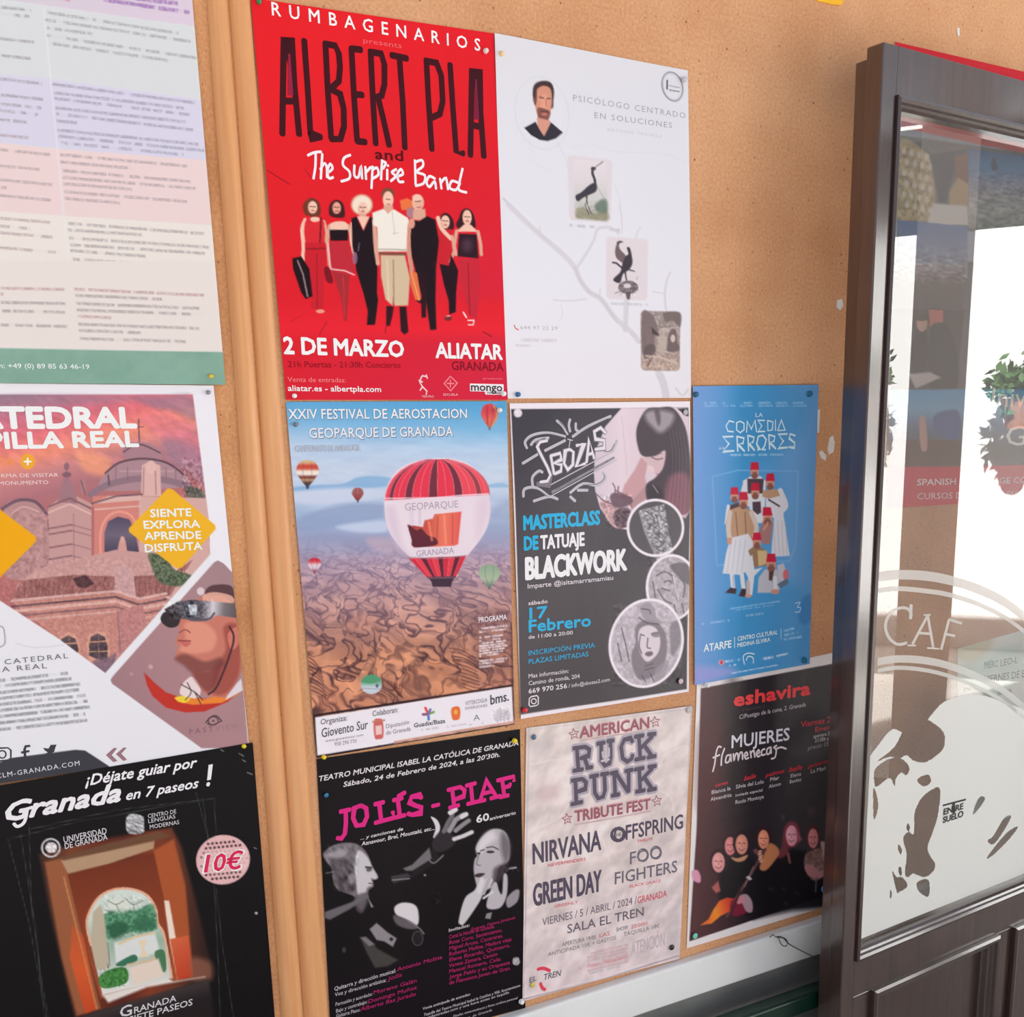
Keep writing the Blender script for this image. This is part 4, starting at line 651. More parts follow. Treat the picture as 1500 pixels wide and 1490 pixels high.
    s.poly(face, (196, 118, 102), soft=1); s.blob([(960, 540), (1060, 540), (1120, 600), (1100, 680), (1000, 700), (930, 680), (960, 620)], (222, 150, 128), .8, 3); s.blob([(1160, 560), (1235, 560), (1245, 780), (1180, 900), (1100, 900), (1120, 760), (1170, 680)], (150, 70, 62), .8, 3); s.blob([(905, 725), (960, 700), (1060, 740), (1140, 720), (1160, 760), (1080, 790), (1000, 800), (950, 760)], (112, 62, 60), .75, 3); s.blob([(1000, 800), (1080, 790), (1150, 740), (1120, 850), (1080, 900), (1030, 860)], (120, 60, 58), .8, 3)
    s.blob([(1180, 600), (1235, 560), (1240, 640), (1200, 680)], (206, 120, 104), .9); s.line([(925, 632), (985, 634)], 8, (140, 60, 60)); s.blob([(940, 640), (990, 644), (960, 664)], (196, 100, 96)); s.line([(930, 590), (960, 575), (985, 590)], 6, (140, 70, 66), curve=True); s.line([(1190, 560), (1210, 640), (1130, 860), (1080, 910)], 10, (60, 40, 50), curve=True)
    s.blob([(1060, 380), (1100, 345), (1200, 350), (1215, 440), (1150, 400), (1080, 400)], (88, 60, 66), soft=1); s.blob([(1050, 400), (1110, 380), (1200, 400), (1205, 440), (1080, 440)], (222, 166, 148), .9)
    s.grad([(850, 470), (920, 430), (1000, 420), (1230, 440), (1228, 515), (1120, 500), (1080, 530), (980, 520), (900, 520)], (870, 450), (1220, 480), [(58, 50, 56), (96, 92, 100), (64, 62, 72), (90, 84, 92), (206, 200, 206), (120, 110, 114), (96, 84, 88)]); s.blob([(832, 510), (860, 480), (930, 495), (925, 550), (880, 565), (840, 540)], (52, 44, 48)); s.ell(1040, 376, 20, 20, (214, 196, 200)); s.poly([(975, 445), (1020, 445), (1020, 500), (985, 500)], (186, 190, 200)); s.noise([(870, 430), (1080, 420), (1080, 510), (880, 520)], (70, 66, 70), 3, 3, 17); s.line([(1100, 420), (1098, 480)], 8, (200, 196, 204)); s.line([(960, 510), (1000, 525), (1080, 520), (1110, 490)], 12, (90, 86, 96), curve=True)
    for q in ([(940, 860), (1010, 900), (1050, 940)], [(970, 850), (990, 900), (960, 940)], [(1010, 900), (1040, 960)]): s.line(q, 5, (60, 44, 50), curve=True)
    s.strokes([[(1066, 1058), (1090, 1030), (1120, 1022), (1150, 1050)], [(1075, 1062), (1100, 1070), (1145, 1050)]], 7, (96, 76, 84), 'logo', curve=True); s.strokes([[(1105+26*math.cos(a), 1048+22*math.sin(a)) for a in np.linspace(0, 6.4, 14)]], 6, (96, 76, 84), 'logo'); s.strokes([[(1103, 1048), (1108, 1048)]], 10, (96, 76, 84), 'logo')
    s.t('PAST', 982, 1118, 1106, 1102, 28, (126, 96, 104), 0, ls=1.5); s.t('VIEW', 1118, 1100, 1238, 1086, 26, (150, 118, 124), 0, ls=1.4)
    # white part print
    G = (118, 114, 124); s.t('VISITA LA CATEDRAL', -330, 792, 352, 722, 28, G, 1, ls=1.3); s.t('Y CAPILLA REAL', -310, 822, 242, 774, 28, G, 1, ls=1.3)
    for i, (y, x1, y2) in enumerate(((832, 352, 800), (860, 370, 828), (895, 415, 856), (926, 408, 886), (955, 442, 915), (985, 452, 945), (1018, 464, 975), (1050, 440, 1012), (1085, 452, 1045))): s.scrib(-500, y+62, x1, y2, 16, (146, 144, 152), .9, i+30)
    s.line([(-20, 560), (15, 565), (25, 640), (0, 665), (-30, 665)], 5, (130, 126, 136), curve=True); s.line([(80, 645), (130, 660), (200, 668), (330, 655)], 4, (206, 202, 208), curve=True)
    K = (60, 58, 66); s.strokes([[(-30, 1200), (-20, 1190), (40, 1188), (55, 1200), (55, 1240), (45, 1252), (-30, 1258)]], 7, K, 'logo'); s.strokes([[(10+20*math.cos(a), 1222+20*math.sin(a)) for a in np.linspace(0, 6.4, 12)]], 7, K, 'logo'); s.strokes([[(152, 1178), (132, 1180), (126, 1196), (130, 1245)], [(112, 1212), (148, 1205)]], 12, K, 'logo')
    s.flat([(222, 1188), (250, 1192), (262, 1172), (280, 1172), (292, 1170), (286, 1186), (280, 1208), (258, 1222), (232, 1220), (246, 1212), (230, 1200)], K, 'logo')
    s.flat([(548, 1225), (590, 1188), (606, 1190), (578, 1226), (608, 1256), (586, 1262)], (150, 112, 122), 'chevron_mark'); s.flat([(600, 1220), (640, 1186), (656, 1188), (628, 1218), (658, 1250), (638, 1256)], (150, 112, 122), 'chevron_mark')
    s.poly([(-400, 1300), (0, 1262), (60, 1240), (390, 1198), (440, 1202), (560, 1280), (600, 1330), (-400, 1500)], (58, 58, 66)); s.region('footer_band', [(-400, 1300), (0, 1262), (60, 1240), (390, 1198), (440, 1202), (560, 1280), (600, 1400), (-400, 1500)], 'dark grey tab at the foot'); s.t('WWW.CLM-GRANADA.COM', -175, 1372, 412, 1278, 26, (210, 208, 216), 1, ls=1.2)
    # yellow diamonds and top lettering
    s.fr('L2'); Y = (240, 174, 40); q = [(870, 1118), (895, 1125), (1115, 1310), (1118, 1330), (945, 1528), (915, 1535), (668, 1345), (668, 1325)]; s.poly(q, Y); s.region('diamond_label', q, 'yellow diamond'); q = [(-60, 1170), (0, 1230), (185, 1370), (185, 1395), (0, 1580), (-300, 1600), (-300, 1200)]; s.poly(q, (238, 164, 16)); s.region('diamond_label', q, 'yellow diamond')
    for tx, a in (('SIENTE', (780, 1268, 992, 1262, 42)), ('EXPLORA', (746, 1328, 1036, 1322, 42)), ('APRENDE', (750, 1386, 1042, 1380, 42)), ('DISFRUTA', (752, 1450, 1048, 1436, 42))): s.t(tx, *a, (252, 242, 226), 4.5, part='diamond_lettering')
    s.t('LA CATEDRAL', -570, 806, 704, 802, 110, (246, 240, 246), 6, part='title_lettering'); s.t('Y CAPILLA REAL', -462, 918, 716, 900, 84, (246, 240, 246), 5.5, part='title_lettering'); s.t('VISITA', -150, 998, 78, 998, 40, (236, 150, 70), 0); s.ell(142, 980, 38, 40, (240, 164, 50)); s.strokes([[(124, 980), (160, 980)], [(142, 962), (142, 998)]], 9, (250, 240, 220), 'logo')
    s.t('NUEVA FORMA DE VISITAR', -200, 1066, 302, 1058, 20, (240, 206, 206), 1); s.t('UN MONUMENTO', -80, 1104, 250, 1096, 20, (240, 206, 206), 1)
# ================================================================ black walks poster, bottom left
def walks_poster():
    s = sheet('guided_walks_poster', 'black guided walks poster with a picture of an archway garden, bottom left', [(-110, 1168), (369, 1087), (415, 1660), (-50, 1800)], (14, 10, 14), .0030, matl=M_SATIN, wave=(.0008, 8, 6), step=1.6)
    s.fr('L4')
    for q in ([(40, 560), (150, 1000), (240, 1490)], [(105, 540), (180, 1000), (230, 1490)], [(150, 480), (160, 900), (215, 1300), (250, 1490)], [(150, 510), (600, 410), (1110, 350)], [(50, 560), (400, 470), (1040, 360)], [(1110, 350), (1120, 560)], [(1050, 350), (1110, 800), (1130, 1200), (1140, 1490)], [(1120, 820), (1150, 1100), (1210, 1490)], [(1015, 320), (1080, 560)]): s.line(q, 3.5, (66, 76, 72), a=.8)
    pic = [(200, 640), (340, 600), (640, 540), (890, 500), (940, 600), (1020, 900), (1090, 1200), (1085, 1280), (760, 1400), (430, 1480), (390, 1490), (330, 1250), (260, 950)]
    s.grad(pic, (230, 900), (1050, 900), [(70, 40, 30), (116, 62, 40), (104, 44, 30), (84, 34, 26), (126, 56, 34), (100, 52, 36), (50, 30, 26)], soft=3); s.region('picture', pic, 'photograph of a garden seen through a brick-red archway')
    s.poly([(230, 680), (320, 660), (350, 745), (520, 1440), (400, 1475), (320, 1180)], (150, 88, 58), soft=2); s.grad([(370, 1000), (430, 1060), (500, 1440), (440, 1470), (360, 1180)], (400, 1000), (460, 1470), [(180, 84, 50), (206, 88, 44), (190, 70, 36)]); s.line([(330, 760), (440, 1200), (500, 1440)], 9, (196, 130, 80), a=.8)
    s.poly([(315, 670), (560, 620), (800, 565), (795, 610), (560, 690), (350, 740)], (176, 142, 112), soft=1.3); s.poly([(560, 580), (830, 520), (880, 545), (800, 570), (330, 670), (300, 660)], (104, 70, 50), soft=2)
    s.poly([(795, 620), (900, 560), (960, 800), (1000, 1280), (900, 1300), (860, 1000)], (166, 82, 44), soft=2); s.grad([(350, 745), (795, 630), (850, 870), (870, 1280), (520, 1390), (410, 1000)], (500, 700), (600, 1200), [(112, 48, 28), (132, 58, 34), (150, 70, 44)])
    s.poly([(850, 880), (875, 880), (945, 1270), (920, 1290), (880, 1100)], (236, 214, 200), soft=1); s.grad([(880, 1080), (975, 1060), (1000, 1270), (950, 1285), (920, 1290)], (880, 1100), (1000, 1280), [(206, 96, 62), (184, 60, 34)]); s.blob([(990, 1180), (1090, 1200), (1095, 1290), (1000, 1290)], (150, 96, 76), .7, 5)
    arch = [(470, 1110), (448, 1010), (460, 940), (510, 860), (590, 820), (680, 818), (760, 850), (808, 920), (815, 990), (850, 1060), (895, 1280), (530, 1370), (505, 1260)]
    s.grad(arch, (640, 820), (680, 1380), [(206, 214, 206), (200, 210, 202), (150, 176, 156), (196, 202, 196), (226, 222, 214)], soft=1); s.line([(470, 1110), (448, 1010), (462, 940), (512, 862), (590, 822), (680, 820), (760, 852), (806, 920), (818, 1000), (850, 1060), (890, 1280)], 12, (226, 170, 140), curve=True)
    s.noise([(520, 850), (780, 850), (800, 1060), (540, 1060)], (34, 34, 34), 3, 3, 3); s.blob([(530, 960), (620, 920), (700, 930), (790, 900), (812, 1020), (760, 1040), (640, 1050), (560, 1080), (540, 1020)], (70, 128, 92), .9, 2); s.noise([(530, 930), (812, 900), (812, 1040), (560, 1090)], (54, 54, 50), 3, 3, 6); s.ell(620, 905, 55, 38, (214, 216, 206), .8, 3)
    for q in ([(560, 880), (600, 900), (640, 880)], [(600, 900), (620, 940)], [(650, 870), (690, 900), (740, 880)], [(690, 900), (700, 950)], [(540, 930), (590, 940)]): s.line(q, 5, (96, 110, 96), a=.7, curve=True)
    s.blob([(560, 1010), (640, 990), (660, 1040), (590, 1080)], (40, 84, 62), .8, 3); s.blob([(690, 980), (760, 960), (800, 1010), (720, 1040)], (46, 96, 70), .7, 3); s.line([(525, 960), (540, 1100), (560, 1230)], 9, (136, 122, 104)); s.line([(490, 1000), (500, 1200)], 6, (216, 206, 186), a=.8)
    s.poly([(480, 940), (520, 900), (540, 960), (560, 1200), (545, 1240), (500, 1240), (470, 1100)], (186, 172, 150), soft=1.2); s.line([(555, 1100), (570, 1220)], 4, (120, 110, 90)); s.poly([(590, 1100), (800, 1040), (830, 1150), (600, 1200)], (214, 216, 214), soft=1.5); s.line([(615, 1105), (700, 1070), (800, 1048)], 13, (216, 196, 160), curve=True); s.poly([(712, 1090), (760, 1080), (745, 1130), (775, 1170), (720, 1175), (735, 1130)], (226, 206, 176)); s.blob([(600, 1210), (690, 1160), (710, 1190), (640, 1220)], (54, 110, 86)); s.blob([(800, 1150), (850, 1140), (860, 1240), (830, 1240)], (62, 108, 70), .9)
    s.blob([(510, 1280), (560, 1240), (640, 1225), (665, 1260), (650, 1310), (560, 1335), (520, 1325)], (66, 124, 62)); s.noise([(510, 1230), (665, 1230), (665, 1330), (520, 1330)], (44, 50, 36), 3, 3, 7); s.poly([(670, 1230), (820, 1180), (850, 1270), (690, 1320)], (224, 206, 192), soft=1.5); s.line([(660, 1215), (780, 1190), (800, 1180)], 14, (206, 184, 150)); s.poly([(530, 1370), (870, 1280), (900, 1300), (1060, 1275), (760, 1330), (560, 1410)], (222, 214, 208), soft=2)
    s.poly([(380, 1490), (1080, 1290), (1110, 1500), (1110, 1560), (390, 1600)], (34, 26, 28), soft=3); s.grad([(430, 1480), (760, 1380), (1080, 1290), (1100, 1400), (500, 1600)], (700, 1340), (740, 1480), [(120, 104, 98), (60, 52, 52), (34, 26, 30)], .8, 3)
    Wt = (232, 228, 232); s.t('¡Déjate guiar por', 440, 284, 1022, 186, 56, Wt, 2.6, .35, part='script_lettering'); s.t('Granada', 36, 466, 625, 360, 98, Wt, 4.5, .38, part='title_lettering'); s.t('en 7 paseos', 655, 358, 1030, 292, 52, Wt, 2.6, .35, part='script_lettering')
    s.flat([(1080, 176), (1102, 172), (1092, 252), (1072, 256)], Wt, 'title_lettering', 1); s.strokes([[(1076, 276), (1080, 277)]], 22, Wt, 'title_lettering'); s.strokes([[(120, 410), (165, 395)], [(140, 400), (125, 470), (90, 495), (70, 480)]], 16, Wt, 'title_lettering', curve=True)
    s.t('UNIVERSIDAD', 330, 580, 552, 532, 34, (206, 200, 206), 1.4); s.t('DE GRANADA', 336, 612, 556, 562, 32, (206, 200, 206), 1.4); s.ell(262, 606, 46, 46, (206, 200, 206), ring=9); s.ell(264, 604, 30, 28, (222, 214, 216)); s.noise([(225, 570), (300, 570), (300, 640), (225, 640)], (90, 90, 90), 3, 3, 9); s.region('logo', None, 'round white university seal', ellipse=(262, 606, 55, 55, 0))
    for tx, a in (('CENTRO DE', (766, 452, 912, 426, 22)), ('LENGUAS', (768, 478, 908, 452, 22)), ('MODERNAS', (776, 508, 928, 482, 22))): s.t(tx, *a, (200, 196, 200), 1)
    s.blob([(655, 450), (690, 430), (740, 445), (745, 500), (740, 530), (690, 535), (655, 515)], (170, 168, 172)); s.noise([(650, 430), (750, 430), (750, 540), (650, 540)], (110, 110, 110), 6, 1.6, 11, rot=.4)
    s.ell(1155, 668, 140, 128, (222, 176, 176), rot=-.2); s.noise([(1010, 540), (1300, 540), (1300, 800), (1010, 800)], (110, 110, 110), 2.0, 2.0, 13, o=2, a=.0)
    for i in range(11):
        for j in range(10):
            x, y = 1045+i*22+(j % 2)*11, 565+j*23-i*2
            if ((x-1155)/125)**2+((y-668)/112)**2 < 1: s.ell(x, y, 7.5, 6, (66, 40, 46), rot=.6*(-1)**(i+j))
    s.blob([(1050, 640), (1120, 620), (1270, 610), (1275, 710), (1200, 730), (1060, 735)], (232, 190, 190), .85, 2); s.region('price_label', None, 'round pink price medallion', ellipse=(1155, 668, 140, 128, 0))
    s.t('10€', 1052, 735, 1270, 712, 96, (248, 240, 244), 6.5, .25, part='price_lettering'); s.t('10€', 1058, 732, 1264, 710, 92, (214, 40, 84), 2.6, .25, part='price_lettering', lift=2)
    s.t('RANADA', 694, 1466, 912, 1400, 34, (206, 202, 206), 1.6, .1, part='caption_lettering'); s.t('G', 624, 1486, 686, 1470, 58, (206, 202, 206), 1.6, .1, part='caption_lettering'); s.t('EN SIETE PASEOS', 580, 1540, 998, 1420, 34, (206, 202, 206), 1.6, .1, part='caption_lettering')
    for x, y, a, b in ((1145, 98, 1160, 106), (1240, 118, 1262, 130), (1255, 150, 1272, 160), (1282, 216, 1308, 226), (1318, 606, 1330, 612)): s.line([(x, y), (a, b)], 4, (150, 150, 150))
    s.ell(1327, 945, 7, 7, (186, 186, 186))
# ================================================================ tattoo class poster
def tattoo_poster():
    s = sheet('masterclass_poster', 'white-edged dark tattoo class poster with a long-haired woman and three round pictures', [(745, 591), (1009, 588), (1008, 1013), (762, 1053)], (232, 222, 230), .0012, matl=M_GLOSS, wave=(.003, 24, 13), step=1.3)
    s.fr('T1'); D = (62, 58, 66); s.grad([(38, 105), (1425, 92), (1440, 600), (1420, 2300), (115, 2500), (90, 1500), (62, 700)], (200, 100), (900, 2200), [(56, 52, 62), (66, 60, 68), (72, 66, 72), (62, 54, 60)], soft=.8); s.region('printed_panel', [(38, 105), (1425, 92), (1440, 600), (1420, 2300), (115, 2500), (90, 1500), (62, 700)], 'dark printed panel inside the white margin')  # black print greyed in the ink colour to hold reflected sky haze
    ph = [(905, 95), (1425, 92), (1440, 500), (1435, 900), (1400, 960), (1350, 940), (1250, 1020), (1000, 1060), (900, 1040), (820, 1000), (740, 880), (700, 740), (690, 600), (700, 440), (780, 240)]
    s.grad(ph, (700, 500), (1100, 500), [(206, 190, 202), (222, 202, 212), (214, 194, 204)]); s.region('picture', ph, 'photograph of a long-haired woman tattooing')
    s.line([(905, 160), (945, 500), (950, 620)], 5, (196, 176, 190), a=.8); s.poly([(1060, 480), (1110, 520), (1090, 640), (1110, 720), (1000, 860), (900, 800), (930, 700), (1010, 580)], (196, 150, 156), soft=1.2); s.poly([(1110, 690), (1110, 800), (1000, 890), (960, 850)], (176, 136, 142), soft=1.2)
    s.blob([(740, 850), (800, 820), (900, 900), (960, 880), (1000, 960), (900, 1040), (820, 1000)], (186, 146, 150), soft=1.2); s.blob([(860, 900), (960, 880), (980, 1000), (900, 1040), (850, 980)], (84, 64, 74), .9, 1.2); s.noise([(730, 780), (990, 760), (1000, 1060), (800, 1040)], (66, 60, 64), 3, 3, 5)
    s.blob([(820, 780), (880, 760), (980, 800), (990, 840), (900, 880), (840, 860)], (96, 70, 84), .9, 1.2)
    for q in ([(840, 685), (860, 730), (850, 780)], [(710, 770), (780, 830), (850, 850)], [(885, 710), (880, 760)], [(860, 740), (900, 760), (985, 800)], [(830, 800), (980, 830)]): s.line(q, 9, (112, 80, 96), curve=True)
    s.blob([(1100, 440), (1235, 400), (1290, 480), (1270, 600), (1210, 665), (1180, 655), (1165, 610), (1120, 590), (1110, 540), (1085, 500)], (206, 176, 182), soft=1); s.blob([(1120, 590), (1160, 600), (1155, 560), (1110, 545)], (222, 196, 200), .9); s.line([(1140, 480), (1180, 498), (1225, 490)], 8, (96, 74, 84), curve=True); s.line([(1180, 612), (1205, 622)], 6, (150, 90, 100)); s.line([(1105, 470), (1150, 455), (1220, 455)], 5, (130, 104, 112), curve=True)
    s.blob([(1095, 110), (1200, 92), (1310, 98), (1400, 240), (1435, 460), (1440, 700), (1430, 900), (1340, 930), (1280, 900), (1180, 940), (1110, 830), (1100, 700), (1170, 640), (1230, 560), (1245, 430), (1170, 470), (1070, 470), (1030, 380), (1025, 250)], (70, 58, 68), soft=1.2)
    s.blob([(1100, 130), (1190, 110), (1310, 140), (1290, 230), (1210, 290), (1140, 240), (1095, 180)], (170, 158, 166), .85, 4); s.blob([(1160, 110), (1200, 110), (1210, 200), (1190, 230)], (80, 68, 78), .8, 2); s.blob([(1270, 650), (1380, 600), (1435, 680), (1430, 900), (1340, 940), (1240, 890)], (158, 96, 112), .75, 4); s.blob([(1110, 700), (1200, 720), (1230, 800), (1180, 940), (1120, 860)], (52, 44, 54), .8, 3)
    for i in range(12): s.line([(1260+i*14, 240+i*8), (1290+i*13, 500), (1250+i*16, 880)], 4, (112, 94, 106) if i % 2 else (52, 42, 52), a=.5, curve=True)
    s.line([(1150, 700), (1190, 760)], 5, (190, 170, 178)); s.poly([(1340, 100), (1425, 95), (1430, 160), (1410, 160)], (60, 54, 62))
    # ornate wordmark
    g = (186, 180, 190); g2 = (136, 130, 140)
    s.strokes([[(395, 195), (440, 235), (480, 300)], [(500, 185), (490, 230), (500, 280)], [(545, 215), (545, 260), (560, 275)], [(160, 410), (145, 360), (200, 310), (320, 290), (460, 320)], [(190, 385), (230, 345), (330, 330)], [(820, 160), (640, 240), (520, 320)], [(460, 350), (300, 430)], [(240, 460), (125, 530)],
               [(205, 720), (200, 640), (250, 590), (280, 600)], [(130, 790), (140, 730), (230, 720), (330, 790)], [(760, 600), (780, 650), (720, 700), (600, 690), (500, 760)], [(210, 825), (330, 790), (400, 810)], [(540, 825), (500, 790)], [(640, 740), (560, 740)], [(870, 350), (850, 400), (830, 440)]], 23, g, 'wordmark', curve=True)
    s.strokes([[(415, 205), (450, 240), (490, 300)], [(165, 400), (160, 360), (215, 318), (330, 300), (455, 328)], [(800, 178), (640, 255), (530, 330)], [(215, 700), (215, 645), (260, 605)], [(145, 780), (160, 742), (235, 735), (320, 790)], [(768, 615), (770, 650), (715, 690), (600, 700)], [(850, 380), (820, 430), (770, 440)]], 5, (84, 78, 88), 'wordmark', curve=True, lift=1.8)
    s.strokes([[(300, 345), (240, 370), (250, 430), (320, 560), (345, 620), (330, 700), (240, 690)], [(345, 470), (370, 610)], [(345, 470), (420, 450), (430, 500), (370, 530), (430, 540), (425, 590), (375, 612)], [(495, 420), (460, 430), (450, 530), (480, 580), (520, 540), (525, 440), (495, 420)], [(550, 390), (610, 370), (545, 560), (620, 530)], [(630, 520), (650, 340), (690, 490)], [(640, 460), (680, 450)], [(780, 290), (740, 250), (690, 280), (700, 340), (770, 350), (770, 410), (700, 420)]], 36, (120, 112, 122), 'wordmark', lift=1.6)
    s.strokes([[(318, 352), (262, 362), (238, 400), (262, 450), (318, 560), (342, 620), (318, 668), (262, 676)], [(345, 470), (370, 610)], [(345, 470), (420, 450), (430, 500), (370, 530), (430, 540), (425, 590), (375, 612)], [(495, 420), (460, 430), (450, 530), (480, 580), (520, 540), (525, 440), (495, 420)], [(550, 390), (610, 370), (545, 560), (620, 530)], [(630, 520), (650, 340), (690, 490)], [(640, 460), (680, 450)], [(780, 290), (740, 250), (690, 280), (700, 340), (770, 350), (770, 410), (700, 420)]], 22, (222, 214, 222), 'wordmark', lift=2.2)
    s.strokes([[(500, 350), (490, 410)], [(480, 340), (520, 350)]], 9, g, 'wordmark'); s.strokes([[(340, 700), (850, 430)], [(340, 790), (870, 500)]], 9, g, 'wordmark'); s.flat([(350, 745), (850, 475), (855, 490), (355, 770)], g2, 'wordmark'); s.t('TATTOO STUDIO BARBERIA', 380, 748, 800, 520, 20, (90, 84, 94), 1, lift=2)
    C = (20, 168, 214); s.t('MASTERCLASS', 135, 1050, 735, 1005, 112, C, 5, part='title_lettering'); s.t('DE', 140, 1208, 245, 1200, 108, C, 5, part='title_lettering'); s.t('TATUAJE', 268, 1200, 612, 1172, 108, (238, 228, 236), 4, part='title_lettering')
    s.fr('T2'); s.t('BLACKWORK', 155, 258, 942, 182, 170, (240, 230, 238), 5, part='title_lettering'); s.t('Imparte @isitamarramamiau', 168, 332, 838, 262, 38, (214, 206, 212), 2.2)
    s.t('sábado', 175, 462, 325, 446, 32, (224, 216, 222), 2); s.t('17', 186, 572, 322, 556, 92, C, 3.4, part='date_lettering'); s.t('Febrero', 182, 674, 660, 624, 96, C, 3.4, part='date_lettering'); s.t('de 11:00 a 20:00', 178, 728, 522, 690, 30, (218, 210, 216), 2)
    s.t('INSCRIPCIÓN PREVIA', 180, 858, 692, 792, 40, C, .6); s.t('PLAZAS LIMITADAS', 180, 925, 642, 862, 40, C, .6)
    s.t('Mas información:', 180, 1036, 490, 992, 34, (210, 202, 208), 1.6); s.t('Camino de ronda, 204', 180, 1092, 575, 1032, 34, (210, 202, 208), 1.6); s.t('669 970 256', 180, 1156, 478, 1112, 38, (222, 214, 220), 3); s.t('/ info@sbozas2.com', 490, 1110, 806, 1056, 30, (204, 196, 202), 1.6)
    s.strokes([[(185, 1195), (200, 1180), (245, 1172), (255, 1185), (255, 1240), (240, 1250), (195, 1258), (182, 1245), (185, 1195)]], 9, (226, 216, 222), 'logo'); s.strokes([[(220+20*math.cos(a), 1216+20*math.sin(a)) for a in np.linspace(0, 6.4, 12)]], 8, (226, 216, 222), 'logo')
    # three round pictures
    s.fr('T1'); W = (236, 224, 232)
    s.ell(1170, 1045, 205, 222, (84, 78, 84)); s.region('round_picture', None, 'ornamented forearm in a white ring', ellipse=(1170, 1035, 222, 228, 0)); s.poly([(1040, 900), (1240, 850), (1250, 950), (1310, 1250), (1180, 1290), (1080, 1060)], (150, 146, 152), soft=1.2); s.noise([(1040, 900), (1240, 850), (1310, 1250), (1180, 1290)], (100, 98, 100), 3.2, 3.2, 6, o=3)
    for q in ([(1090, 900), (1160, 960), (1130, 1020)], [(1170, 930), (1190, 1000), (1150, 1060), (1200, 1100)], [(1110, 1000), (1180, 1040)], [(1160, 1110), (1230, 1160), (1180, 1200), (1240, 1220)]): s.line(q, 8, (84, 78, 86), curve=True)
    s.ell(1170, 1035, 212, 218, W, ring=21)
    s.fr('T2'); s.ell(1300, 325, 190, 250, (176, 166, 174)); s.region('round_picture', None, 'drawing of a bearded face in a white ring', ellipse=(1300, 325, 205, 262, 0)); s.noise([(1110, 80), (1440, 80), (1440, 580), (1110, 580)], (40, 38, 40), 4, 4, 7)
    s.blob([(1280, 150), (1400, 130), (1440, 200), (1430, 300), (1350, 240)], (96, 88, 96), .85, 1.6)
    for q in ([(1180, 230), (1240, 200), (1300, 230)], [(1240, 280), (1280, 270), (1300, 290)], [(1300, 230), (1330, 330), (1345, 420)], [(1360, 250), (1400, 300), (1390, 400)], [(1190, 340), (1240, 420), (1300, 450)], [(1260, 470), (1300, 560)], [(1320, 460), (1340, 560)], [(1380, 450), (1400, 540)], [(1150, 280), (1170, 400)], [(1220, 330), (1280, 350)]): s.line(q, 12, (96, 86, 96), a=.85, curve=True)
    s.line([(1310, 240), (1350, 420)], 10, (230, 220, 226), a=.8); s.ell(1300, 325, 196, 252, W, ring=21)
    s.ell(1098, 760, 280, 340, (186, 174, 184), rot=.25); s.region('round_picture', None, 'drawing of a painted woman in a white ring', ellipse=(1098, 760, 300, 356, .25)); s.noise([(830, 450), (1390, 450), (1390, 1100), (830, 1100)], (36, 34, 36), 4, 4, 9)
    s.blob([(1010, 640), (1080, 580), (1170, 590), (1250, 680), (1260, 850), (1210, 980), (1060, 1050), (990, 960), (980, 840), (1010, 760)], (118, 106, 116), .9, 1.4); s.blob([(1040, 660), (1110, 620), (1180, 650), (1210, 740), (1190, 840), (1110, 905), (1060, 860), (1035, 780)], (212, 198, 206), soft=1); s.blob([(1050, 480), (1110, 440), (1160, 480), (1180, 560), (1230, 600), (1150, 600), (1080, 570)], (150, 140, 150), .9, 1.2)
    for q in ([(1050, 690), (1080, 700)], [(1140, 690), (1190, 680)], [(1110, 720), (1105, 790), (1130, 800)], [(1090, 850), (1140, 840)], [(1050, 700), (1040, 780), (1060, 840)], [(1090, 940), (1150, 920)], [(1085, 970), (1160, 950)], [(1060, 1010), (1090, 1060)], [(1130, 1000), (1160, 1060)], [(1040, 560), (1100, 600), (1200, 610)], [(900, 640), (930, 760), (960, 900)], [(870, 760), (900, 900)], [(1060, 490), (1120, 500), (1130, 530)]): s.line(q, 10, (84, 74, 86), a=.85, curve=True)
    s.blob([(1090, 835), (1140, 825), (1150, 850), (1110, 865)], (110, 90, 100)); s.blob([(1140, 680), (1200, 670), (1200, 710), (1150, 710)], (120, 108, 118), .8); s.blob([(1290, 620), (1360, 600), (1370, 760), (1300, 860)], (112, 102, 112), .7, 2); s.blob([(1180, 960), (1280, 900), (1240, 1040), (1160, 1080)], (150, 138, 148), .8, 2); s.ell(1098, 760, 286, 344, W, ring=21, rot=.25)
    s.fr('T1'); s.ell(90, 135, 34, 34, (226, 216, 222)); s.fr('0')
